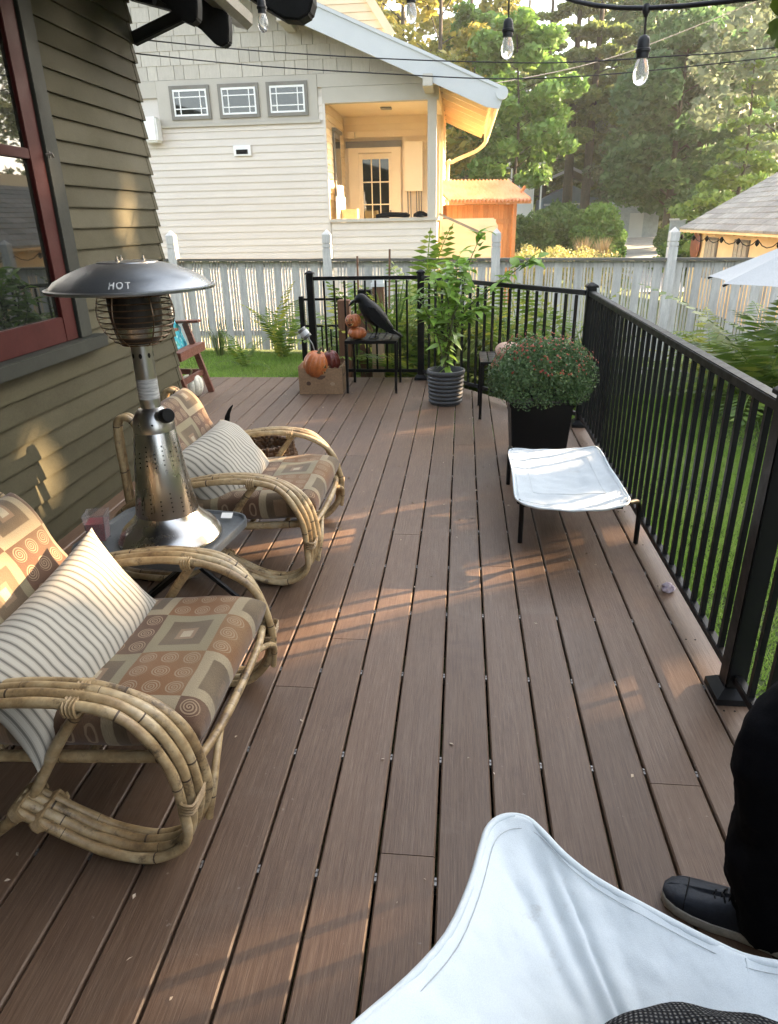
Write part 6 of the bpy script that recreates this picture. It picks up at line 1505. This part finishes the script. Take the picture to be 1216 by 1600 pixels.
# ------------------------------------------------------------------ white butterfly chair in the foreground
bc = thing('butterfly_chair', 'white canvas butterfly chair in the foreground with piped edges', 'chair', (0.40, 0.42, 0))
O_ = Vector((0.40, 0.42, 0))
CEN = Vector((0.36, 0.30, .37))
T1, T2, T3, T4 = Vector((0.104, 0.885, .52)), Vector((0.82, 0.735, .53)), Vector((-0.40, -0.16, .86)), Vector((0.86, -0.22, .88))
front = [(-0.137, 0.451, 0.6), (-0.105, 0.502, 0.58), (-0.049, 0.572, 0.56), (0.0, 0.647, 0.545), (0.032, 0.737, 0.53), (0.050, 0.810, 0.522), (0.062, 0.853, 0.52), (0.080, 0.876, 0.52), (0.104, 0.885, 0.52), (0.130, 0.880, 0.52), (0.152, 0.858, 0.518), (0.183, 0.823, 0.51), (0.22, 0.796, 0.5), (0.256, 0.775, 0.495), (0.301, 0.755, 0.487), (0.344, 0.736, 0.48), (0.385, 0.718, 0.475), (0.426, 0.703, 0.47), (0.471, 0.694, 0.472), (0.53, 0.688, 0.478), (0.60, 0.690, 0.49), (0.68, 0.705, 0.505), (0.76, 0.735, 0.522), (0.80, 0.748, 0.53), (0.83, 0.745, 0.53), (0.845, 0.72, .53), (0.84, 0.68, 0.535), (0.80, 0.55, 0.56), (0.77, 0.40, 0.60), (0.77, 0.22, .67), (0.80, 0.05, .75), (0.85, -0.10, .83), (0.875, -0.18, 0.87), (0.87, -0.22, .885), (0.84, -0.235, .885), (0.78, -0.215, .865), (0.60, -0.12, .78), (0.40, -0.07, .72), (0.2, -0.06, .70), (0.0, -0.08, .73), (-0.2, -0.12, .79), (-0.34, -0.165, .85), (-0.39, -0.18, .865), (-0.425, -0.17, .865), (-0.43, -0.13, .855), (-0.40, -0.04, .82), (-0.31, 0.13, .74), (-0.22, 0.30, .665), (-0.17, 0.39, .625)]
lp = crom(front + [front[0]], 3)[:-1]
rim_ = lp
n = len(rim_); vs = []; NRING = 22
for j in range(NRING + 1):
    t = j / NRING
    for i, p in enumerate(rim_):
        a = 2 * math.pi * i / n
        q = p.lerp(CEN, t); z = p.z + (CEN.z - p.z) * (1 - (1 - t) ** 1.55)
        fold = 0.0; a2 = math.atan2(p.y - CEN.y, p.x - CEN.x)
        rr_ = (p - T1).length
        fold += 0.0045 * math.sin(i * 0.95 + 2.2 * t) * math.exp(-(rr_ / .16) ** 2) * math.sin(math.pi * min(1, t * 1.9)) ** 1.0
        fold += 0.0032 * math.sin(a2 * 13 + t * 4) * math.sin(math.pi * min(1, t * 1.25)) + 0.0022 * math.sin(a2 * 29 + 1.7 + 3 * t) * math.sin(math.pi * t) * (0.4 + 0.6 * math.sin(a2 * 3 + .5) ** 2)
        vs.append(Vector((q.x, q.y, z + fold)) - O_)
b = B(); b.add(vs, [(j * n + i, j * n + (i + 1) % n, (j + 1) * n + (i + 1) % n, (j + 1) * n + i) for j in range(NRING) for i in range(n)])
o = b.build('canvas_sling', M_canv, bc, smooth=180); md = o.modifiers.new('sub', 'SUBSURF'); md.levels = 2; md.render_levels = 2
ctex = bpy.data.textures.new('canvas_creases', 'MARBLE'); ctex.noise_scale = 0.10; ctex.turbulence = 9.0; ctex.noise_depth = 3
md = o.modifiers.new('creases', 'DISPLACE'); md.texture = ctex; md.strength = 0.0045; md.mid_level = 0.5; md.texture_coords = 'LOCAL'; md = o.modifiers.new('thick', 'SOLIDIFY'); md.thickness = 0.004; md.offset = -1
b = B(); b.tube([p - O_ for p in rim_] + [rim_[0] - O_], .0058, 8, caps=False); b.build('piped_hem', M_canv, bc, smooth=60)
def inset(t): return [Vector((p.lerp(CEN, t).x, p.lerp(CEN, t).y, p.z + (CEN.z - p.z) * (1 - (1 - t) ** 1.55) + .0056)) - O_ for p in rim_]
for ins in (.038,):
    q = inset(ins); b = B(); b.tube(q + [q[0]], .0008, 4, caps=False); b.build('stitching', M_seam, bc)
b = B(); b.tube([Vector((p.x, p.y, p.z + .002)) - O_ for p in [Vector((0.428, 0.698, .472)).lerp(Vector((0.405, 0.40, .385)), t / 12) - Vector((0, 0, .018 * math.sin(math.pi * t / 12))) for t in range(13)]], .0022, 5); b.build('pocket_seam', M_canv, bc)
for tip, f1 in ((T1 + Vector((0, -.03, -.012)), (0.80, 0.10, .012)), (T2, (0.02, 0.12, .012)), (T3, (0.76, 0.66, .012)), (T4, (0.06, 0.70, .012))):
    b = B(); b.tube(crom([tip - O_ - Vector((0, 0, .012)), tip.lerp(CEN, .35) - O_ - Vector((0, 0, .13)), (tip.lerp(Vector(f1), .6) - O_) - Vector((0, 0, .12)), Vector(f1) - O_], 6), .0085, 8); b.build('frame_rod', M_black, bc, smooth=60)
for a, c in (((0.80, 0.10), (0.76, 0.66)), ((0.02, 0.12), (0.06, 0.70)), ((0.06, 0.70), (0.76, 0.66)), ((0.02, 0.12), (0.80, 0.10))):
    b = B(); b.tube([Vector((*a, .010)) - O_, Vector((*c, .010)) - O_], .0085, 8); b.build('frame_rod', M_black, bc)
# dark knitted throw on the seat
def knit_mat():
    m, nt = new_mat('charcoal_knit')
    uv = node(nt, 'ShaderNodeTexCoord').outputs['UV']; s = node(nt, 'ShaderNodeSeparateXYZ', {0: uv})
    a = math_(nt, 'SINE', math_(nt, 'MULTIPLY', s.outputs[0], 900.0)); c = math_(nt, 'SINE', math_(nt, 'MULTIPLY', s.outputs[1], 1000.0))
    h = math_(nt, 'MULTIPLY', math_(nt, 'ADD', a, 1.2), math_(nt, 'ADD', c, 1.2)); nz = node(nt, 'ShaderNodeTexNoise', {'Vector': uv, 'Scale': 160.0}).outputs[0]
    f = node(nt, 'ShaderNodeMapRange', {0: math_(nt, 'MULTIPLY', h, nz), 1: .3, 2: 2.2}).outputs[0]
    finish(nt, mix_(nt, f, (0.025, 0.025, 0.027), (0.30, 0.295, 0.28)), 0.95, 0, h, 0.8, 0.003, 0.1)
    return m
kn = cushion_mesh('knitted_throw', 0.36, 0.28, 0.16, knit_mat(), 30, 24, 2.4, 22, wr=0.007, sharp=.5, pinch=0.0, oval=1.0)
o = link('knitted_throw', kn, None, (0.315, 0.452, .525), (R(-8), R(4), R(2))); tag(o, 'charcoal knitted bundle lying on the white butterfly chair', 'throw')

# ------------------------------------------------------------------ small purple stone
b = B(); b.lathe([(.002, 0), (.024, .003), (.029, .014), (.022, .03), (.012, .037), (.002, .038)], 8, rib=lambda a, z: 1 + .22 * math.sin(a * 3 + z * 160) + .12 * math.sin(a * 5))
tag(b.build('amethyst', pm('amethyst_crystal', (0.22, 0.15, 0.22), (0.52, 0.45, 0.46), 0.3, vs=45, bump=0.6, bs=60), loc=(0.89, 2.62, 0.0005)), 'small purple and white crystal rock by the right rail', 'rock')

# ------------------------------------------------------------------ string lights overhead, wires, vine
M_cable = pm('black_rubber', (0.010, 0.010, 0.010), None, 0.55, rnd=0)
m, nt = new_mat('frosted_bulb_glass')
g_ = node(nt, 'ShaderNodeBsdfPrincipled', {'Base Color': (0.95, 0.94, 0.9, 1), 'Roughness': 0.08, 'Transmission Weight': 0.75, 'IOR': 1.2}); nt.links.new(g_.outputs[0], node(nt, 'ShaderNodeOutputMaterial').inputs[0]); M_bulb = m
slt = thing('string_lights', 'heavy black cable with hanging clear bulbs crossing above the deck', 'string lights', (0.46, 2.2, 1.955))
sinv = -slt.location
anch = [(1.9, 1.15, 1.86), (1.2, 1.68, 1.905), (0.463, 2.2, 1.955), (0.132, 2.7, 2.16), (-0.20, 2.92, 2.28), (-0.79, 3.12, 2.335), (-0.86, 3.56, 2.46)]
b = B(); b.tube([p + sinv for p in crom(anch, 8)], .0058, 8); b.build('cable', M_cable, slt, smooth=60)
sock = B(); sock.lathe([(.004, 0), (.012, -.004), (.0155, -.012), (.0165, -.03), (.0195, -.032), (.0195, -.038), (.0165, -.04), (.0165, -.052), (.012, -.053)], 16); sock_me = sock.mesh('socket', M_cable, smooth=40)
blb = B(); blb.lathe([(.0115, -.052), (.014, -.058), (.019, -.075), (.0205, -.088), (.019, -.10), (.013, -.111), (.005, -.1155), (.0005, -.116)], 20, caps=False); blb_me = blb.mesh('bulb', M_bulb, smooth=60)
fil = B(); fil.tube([(-.004, 0, -.06), (-.006, 0, -.09), (0, 0, -.085), (.006, 0, -.09), (.004, 0, -.06)], .0008, 4); fil_me = fil.mesh('filament', M_metalclip)
for (ap, drop) in ((anch[2], .058), (anch[3], .10), (anch[4], .06), (anch[5], .075), (anch[1], .06)):
    p = Vector(ap) + sinv
    b = B(); b.lathe([(.0075, .009), (.010, .004), (.010, -.008), (.006, -.016), (.0035, -.02)], 10); b.v = [tuple(Vector(q) + p) for q in b.v]; b.build('cable_tee', M_cable, slt, smooth=40)
    b = B(); b.tube([p, p + Vector((0.002, 0, -drop))], .003, 6); b.build('drop_cord', M_cable, slt)
    s_ = link('socket', sock_me, slt, p + Vector((0.002, 0, -drop))); bl_ = link('bulb', blb_me, slt, p + Vector((0.002, 0, -drop))); link('filament', fil_me, bl_)
wires = [('upper thin black wire sagging across the yard in front of the pale gable', [(-2.01, 4.735, 2.50), (-1.46, 5.6, 2.58), (-0.57, 5.6, 2.50), (0.10, 5.6, 2.455), (0.66, 5.6, 2.43), (1.38, 5.6, 2.44), (2.05, 5.6, 2.463), (4.3, 5.6, 2.62)]), ('lower thin black wire sagging across the yard under the other one', [(-2.01, 4.735, 2.425), (-1.47, 5.6, 2.49), (-0.57, 5.6, 2.41), (0.24, 5.6, 2.35), (0.97, 5.6, 2.35), (2.07, 5.6, 2.41), (4.3, 5.6, 2.55)])]
for lab, P in wires:
    b = B(); b.tube(crom(P, 6), .0042, 5); tag(b.build('overhead_wire', M_cable), lab, 'wire', 'wires over the yard')
b = B(); b.tube(crom([(-0.55, 14.5, 3.75), (0.8, 19, 4.4), (4.5, 24, 5.75), (10, 30, 8.2)], 6), .012, 4); tag(b.build('overhead_wire', M_cable), 'thin service wire rising from the pale house into the far trees', 'wire')
t = thing('wire_pole', 'slim wooden pole at the right of the yard holding the wires', 'pole', (4.3, 5.6, gz(4.3, 5.6)))
b = B(); b.tube([(0, 0, -.2), (0, 0, 2.7 - gz(4.3, 5.6))], [.05, .04], 10); b.build('shaft', M_wood, t)
M_vine = pm('vine_leaf_green', (0.075, 0.115, 0.012), (0.05, 0.08, 0.008), 0.45, vs=14, rnd=0.2, transl=0.35)
vn = thing('grape_vine', 'dark green vine leaves hanging at the top right corner by the light cable', 'vine', (0.78, 2.0, 1.93))
outl = []
for k in range(40):
    a = 2 * math.pi * k / 40; r = .058 * (0.72 + .22 * abs(math.cos(a * 2.5)) + .08 * math.cos(a * 15) + (.0 if abs(a - math.pi) > .3 else -.25))
    outl.append(Vector((r * math.cos(a), r * math.sin(a), .012 * math.cos(a * 2.5))))
b = B(); b.add([Vector((0, 0, 0.006))] + outl, [(0, 1 + k, 1 + (k + 1) % 40) for k in range(40)]); vl = b.mesh('leaf', M_vine, smooth=180)
rg = random.Random(2)
for (x, y, z, s) in ((-.035, 0, -.055, 1.1), (0.01, .02, -.01, 1.0), (.05, -.01, -.05, 1.1), (.07, .03, .03, 1.1), (.02, -.02, .05, 0.9), (.1, 0, -.02, 1.2), (.12, .05, .06, 1.1), (.15, -.02, -.06, 1.1)):
    link('leaf', vl, vn, (x, y, z), (R(75) + rg.uniform(-.5, .5), rg.uniform(-.4, .4), rg.uniform(-1, 1)), s)
b = B(); b.tube(crom([(-.03, 0, .0), (.06, .02, .03), (.2, 0, .05), (.5, -.1, -.1), (.9, -.2, -.9), (1.0, -.2, -2.4)], 4), .006, 6); b.build('stem', M_twig, vn)
# ------------------------------------------------------------------ person standing against the rail at the right edge
M_skin = pm('skin_tone', (0.50, 0.31, 0.23), (0.44, 0.26, 0.19), 0.5, vs=8, rnd=0, fine=0.05)
M_trous = pm('black_trouser_cloth', (0.005, 0.005, 0.0065), (0.009, 0.0095, 0.012), 0.9, spec=0.08, vs=6, bump=0.4, bs=260, rnd=0)
M_jack = pm('dark_jacket_cloth', (0.015, 0.016, 0.02), None, 0.9, spec=0.08, vs=6, bump=0.3, bs=200, rnd=0)
M_hair = pm('dark_brown_hair', (0.035, 0.022, 0.014), (0.02, 0.012, 0.008), 0.5, vs=10, stretch=(8, 8, 1), bump=0.5, bs=60, rnd=0)
M_leath = pm('navy_black_leather', (0.014, 0.017, 0.023), (0.028, 0.032, 0.042), 0.5, spec=0.3, vs=14, bump=0.15, bs=120, rnd=0, dirt=((0.09, 0.085, 0.08), 20, 0.64, 0.4))
M_sole = pm('off_white_rubber', (0.52, 0.49, 0.43), (0.38, 0.36, 0.31), 0.7, vs=20, rnd=0)
PO = Vector((0.74, 1.0, 0))
ps = thing('person', 'person in black trousers and dark lace up sneakers standing at the right edge', 'person', PO)
Fd = Vector((-0.905, 0.425, 0)).normalized(); Rt = Vector((Fd.y, -Fd.x, 0)); Zp = Vector((0, 0, 1))
def fused(name, b, mat, vox=0.011, it=6):
    """overlapping tapered tubes fused into one continuous surface"""
    b.v = [tuple(Vector(v) - PO) for v in b.v]
    o = b.build(name, mat, ps, smooth=180)
    md = o.modifiers.new('fuse', 'REMESH'); md.mode = 'VOXEL'; md.voxel_size = vox; md.use_smooth_shade = True
    md = o.modifiers.new('relax', 'SMOOTH'); md.factor = 0.6; md.iterations = it
    return o
def limb(b, pts, rs, n=5):
    P = crom(pts, n); m = len(P) - 1; k = len(rs) - 1
    R_ = []
    for i in range(m + 1):
        t = i / m * k; j = min(k - 1, int(t)); R_.append(rs[j] + (rs[j + 1] - rs[j]) * (t - j))
    b.tube(P, R_, 16)
def trunk_loft(b, rings, n=28):
    """rings: (centre, half width across, half depth)"""
    o = len(b.v)
    for c, w, d in rings:
        for k in range(n):
            a = 2 * math.pi * k / n; b.v.append(tuple(c + Rt * w * math.cos(a) + Fd * d * math.sin(a)))
    m = len(rings)
    for i in range(m - 1):
        for k in range(n): b.f.append((o + i * n + k, o + i * n + (k + 1) % n, o + (i + 1) * n + (k + 1) % n, o + (i + 1) * n + k))
    b.f.append(tuple(o + k for k in range(n - 1, -1, -1))); b.f.append(tuple(o + (m - 1) * n + k for k in range(n)))
pel = Vector((0.80, 1.0, 0.92)); ank_r, ank_l = Vector((0.676, 1.089, .09)), Vector((0.80, .80, .09))
hip_r, hip_l = pel + Rt * .095 - Zp * .05, pel - Rt * .095 - Zp * .05
kn_r, kn_l = Vector((0.652, 1.112, .46)), Vector((0.755, .845, .47))
ch_, nk, hd = pel + Zp * .40 + Fd * .02, pel + Zp * .58 + Fd * .03, pel + Zp * .70 + Fd * .07
sh_r, sh_l = nk + Rt * .19 - Zp * .07, nk - Rt * .19 - Zp * .07
el_r, el_l = sh_r - Zp * .27 + Rt * .06 - Fd * .04, sh_l - Zp * .27 - Rt * .06 - Fd * .04
wr_r, wr_l = el_r + Zp * .10 + Fd * .14 - Rt * .20, el_l + Zp * .14 + Fd * .15 + Rt * .20
b = B()
trunk_loft(b, [(pel - Zp * .08, .145, .105), (pel, .155, .11), (pel + Zp * .2, .135, .095), (ch_, .155, .105), (nk - Zp * .05, .11, .075), (nk, .055, .052), (nk + Zp * .08 + Fd * .02, .052, .052)])
for h, k, a_ in ((hip_r, kn_r, ank_r), (hip_l, kn_l, ank_l)): limb(b, [h, k, a_ - Zp * .04], [.085, .052, .036])
for sh_, e_, w_ in ((sh_r, el_r, wr_r), (sh_l, el_l, wr_l)): limb(b, [sh_, e_], [.052, .040]); limb(b, [e_, w_], [.040, .027])
fused('body', b, M_skin)
b = B()
trunk_loft(b, [(pel - Zp * .13, .14, .11), (pel - Zp * .07, .172, .128), (pel, .172, .125), (pel + Zp * .08, .158, .115)])
limb(b, [hip_r, hip_r.lerp(kn_r, .55) + Fd * .008, kn_r + Fd * .006, kn_r.lerp(ank_r, .35) - Fd * .004, kn_r.lerp(ank_r, .68), ank_r + Zp * .03 - Fd * .012, ank_r - Zp * .03 - Fd * .03], [.108, .096, .092, .08, .083, .083, .09])
limb(b, [hip_l, hip_l.lerp(kn_l, .55), kn_l, kn_l.lerp(ank_l, .5), ank_l - Zp * .03], [.108, .094, .084, .08, .088])
tr_o = fused('trousers', b, M_trous, 0.010, 4)
tex = bpy.data.textures.new('cloth_folds', 'CLOUDS'); tex.noise_scale = 0.09; tex.noise_depth = 2
dm = tr_o.modifiers.new('folds', 'DISPLACE'); dm.texture = tex; dm.strength = 0.034; dm.mid_level = 0.5; dm.texture_coords = 'LOCAL'
b = B()
trunk_loft(b, [(pel - Zp * .04, .185, .14), (pel + Zp * .06, .178, .132), (pel + Zp * .2, .165, .122), (ch_, .182, .132), (nk - Zp * .06, .14, .095), (nk - Zp * .005, .075, .07), (nk + Zp * .03, .066, .064)])
for sh_, e_, w_ in ((sh_r, el_r, wr_r), (sh_l, el_l, wr_l)): limb(b, [sh_ - Rt * 0, sh_.lerp(e_, .5), e_], [.076, .066, .06]); limb(b, [e_, e_.lerp(w_, .9)], [.06, .044])
jk = fused('jacket', b, M_jack, 0.011, 5)
dm = jk.modifiers.new('folds', 'DISPLACE'); dm.texture = tex; dm.strength = 0.03; dm.mid_level = 0.5; dm.texture_coords = 'LOCAL'
# head with face
def bl(c, rx, ry, rz_, name, mat, n=20, rib=None):
    b = B(); X, Y = Fd, Rt
    for i in range(n + 1):
        for k in range(2 * n):
            a, e = math.pi * k / n, -math.pi / 2 + math.pi * i / n
            p = Vector((math.cos(e) * math.cos(a), math.cos(e) * math.sin(a), math.sin(e)))
            s = rib(p) if rib else 1
            b.v.append(tuple(Vector(c) - PO + X * p.x * rx * s + Y * p.y * ry * s + Zp * p.z * rz_))
    m = 2 * n
    b.f = [(i * m + k, i * m + (k + 1) % m, (i + 1) * m + (k + 1) % m, (i + 1) * m + k) for i in range(n) for k in range(m)]
    me = b.mesh(name, mat, smooth=80); return link(name, me, ps)
bl(hd, .098, .075, .118, 'head', M_skin, rib=lambda p: 1 - .16 * max(0, -p.z) ** 2)
bl(hd + Zp * .028 - Fd * .020, .104, .084, .108, 'hair', M_hair, rib=lambda p: (1.0 if (p.x < .25 or p.z > .5) else .84) * (1 + .03 * math.sin(14 * p.y + 9 * p.z) * math.cos(11 * p.x)))
b = B(); q = hd - PO; b.tube(crom([q + Fd * .092 + Zp * .02, q + Fd * .118 - Zp * .018, q + Fd * .095 - Zp * .03], 4), [.008, .009, .01, .012, .013, .013, .012, .010, .006], 8); b.build('nose', M_skin, ps, smooth=60)
b = B(); b.tube([q + Fd * .09 - Zp * .055 - Rt * .022, q + Fd * .098 - Zp * .055, q + Fd * .09 - Zp * .055 + Rt * .022], [.003, .007, .003], 8); b.build('mouth', pm('lip_tone', (0.36, 0.15, 0.13), None, 0.45), ps, smooth=60)
for s in (-1, 1):
    bl(hd + Fd * .087 + Rt * .031 * s + Zp * .008, .012, .014, .010, 'eye', M_white, 8)
    bl(hd + Fd * .098 + Rt * .031 * s + Zp * .008, .003, .006, .006, 'iris', M_hair, 6)
    b = B(); b.tube([q + Fd * .092 + Rt * s * .018 + Zp * .027, q + Fd * .092 + Rt * s * .034 + Zp * .032, q + Fd * .084 + Rt * s * .05 + Zp * .026], .0035, 6); b.build('eyebrow', M_hair, ps)
    bl(hd + Rt * .075 * s - Fd * .005 - Zp * .005, .018, .009, .027, 'ear', M_skin, 8)
for wr, el, s, in ((wr_r, el_r, 1), (wr_l, el_l, -1)):
    d = (wr - el).normalized(); sd = Rt * s; pn = d.cross(sd).normalized(); o = wr - PO; b = B()
    b.tube([o - d * .03, o, o + d * .03, o + d * .075, o + d * .092], [.025, .026, .034, .036, .03], 10)
    for k, (off, L) in enumerate(((-.028, .066), (-.010, .077), (.010, .072), (.027, .056))):
        f0 = o + d * .085 + sd * off; b.tube(crom([f0 - d * .02, f0 + d * L * .4 + pn * .004, f0 + d * L * .75 + pn * .016, f0 + d * L * .95 + pn * .034], 3), [.0095] * 4 + [.0088] * 3 + [.008, .0075, .005], 8)
    f0 = o + d * .025 - sd * .03; b.tube(crom([f0, f0 + d * .03 - sd * .022 + pn * .008, f0 + d * .062 - sd * .028 + pn * .02], 3), [.013, .0125, .012, .011, .0105, .01, .007], 8)
    b.build('hand', M_skin, ps, smooth=60)
# sneakers
def shoe(ank):
    sh = link('sneaker', None, ps, Vector((ank.x, ank.y, 0)) - PO)
    X, Y = Fd, Rt
    prof = [(-.088, .012, .0), (-.083, .028, .0), (-.06, .036, 0), (-.02, .036, 0), (.04, .039, .0), (.09, .046, 0), (.13, .047, 0), (.165, .042, 0), (.188, .030, 0), (.199, .012, 0)]
    def ring(sc, z): 
        L = [X * x + Y * (w * sc) + Zp * z for x, w, _ in prof]; Rr = [X * x - Y * (w * sc) + Zp * z for x, w, _ in prof[::-1]]
        return [Vector(p) for p in L + Rr]
    def build(name, rr, mat, smooth=50):
        n = len(rr[0]); b = B(); b.add([p for r in rr for p in r], [(i * n + k, i * n + (k + 1) % n, (i + 1) * n + (k + 1) % n, (i + 1) * n + k) for i in range(len(rr) - 1) for k in range(n)] + [tuple(range(n)), tuple((len(rr) - 1) * n + k for k in range(n))])
        o = b.build(name, mat, sh, smooth=smooth); return o
    build('sole', [ring(1.0, .001), ring(1.06, .004), ring(1.08, .016), ring(1.06, .026), ring(1.0, .0275)], M_sole)
    top = {0: .088, 1: .094, 2: .095, 3: .098, 4: .088, 5: .070, 6: .058, 7: .050, 8: .042, 9: .033}
    rr = []
    for j in range(8):
        t = j / 7; L, Rr = [], []
        for i, (x, w, _) in enumerate(prof):
            z = .0275 + (top[i] - .0275) * math.sin(t * math.pi / 2); ww = w * 1.01 * max(0.02, math.cos(t * math.pi / 2)) ** .55
            xx = x - (x - .05) * .02 * t
            L.append(X * xx + Y * ww + Zp * z); Rr.insert(0, X * xx - Y * ww + Zp * z)
        rr.append(L + Rr)
    o = build('upper', rr, M_leath, 80)
    b = B(); b.tube([X * .172 * 0 + X * (.150 + .0 * k) + Y * (.044 * math.cos(math.pi * k / 12)) + Zp * (.030 + .027 * math.sin(math.pi * k / 12)) for k in range(13)], .0014, 4); b.build('toe_seam', M_eave, sh)
    for k in range(6):
        x = .035 + .017 * k; zt = .095 - .0075 * k - .0008 * k * k
        for s in (-1, 1):
            b = B(); b.tube(crom([X * x + Y * .026 * s + Zp * (zt - .014), X * (x + .008) + Y * .01 * s + Zp * (zt + .0035), X * (x + .017) - Y * .024 * s + Zp * (zt - .018)], 3), .0022, 5); b.build('lace', M_black, sh)
    for s in (-1, 1):
        b = B(); P = [X * (.04 - .02 * math.cos(q * .6) * .8) + Y * s * (.008 + .02 * math.sin(q * .31)) + Zp * (.103 + .009 * math.sin(q * .6)) for q in range(11)]; b.tube(P, .0022, 5); b.build('lace_loop', M_black, sh)
    return sh
shoe(ank_r); shoe(ank_l)
# ------------------------------------------------------------------ thin warm evening haze
hz_ = B(); hz_.box2((-92, -9, -3.2), (112, 142, 44)); o = hz_.build('haze', None)
m, nt = new_mat('evening_haze')
pv = node(nt, 'ShaderNodeVolumePrincipled', {'Color': (0.93, 0.96, 0.90, 1), 'Density': 0.0007, 'Anisotropy': 0.35})
nt.links.new(pv.outputs[0], node(nt, 'ShaderNodeOutputMaterial').inputs[1])
o.data.materials.append(m); tag(o, kind='stuff')
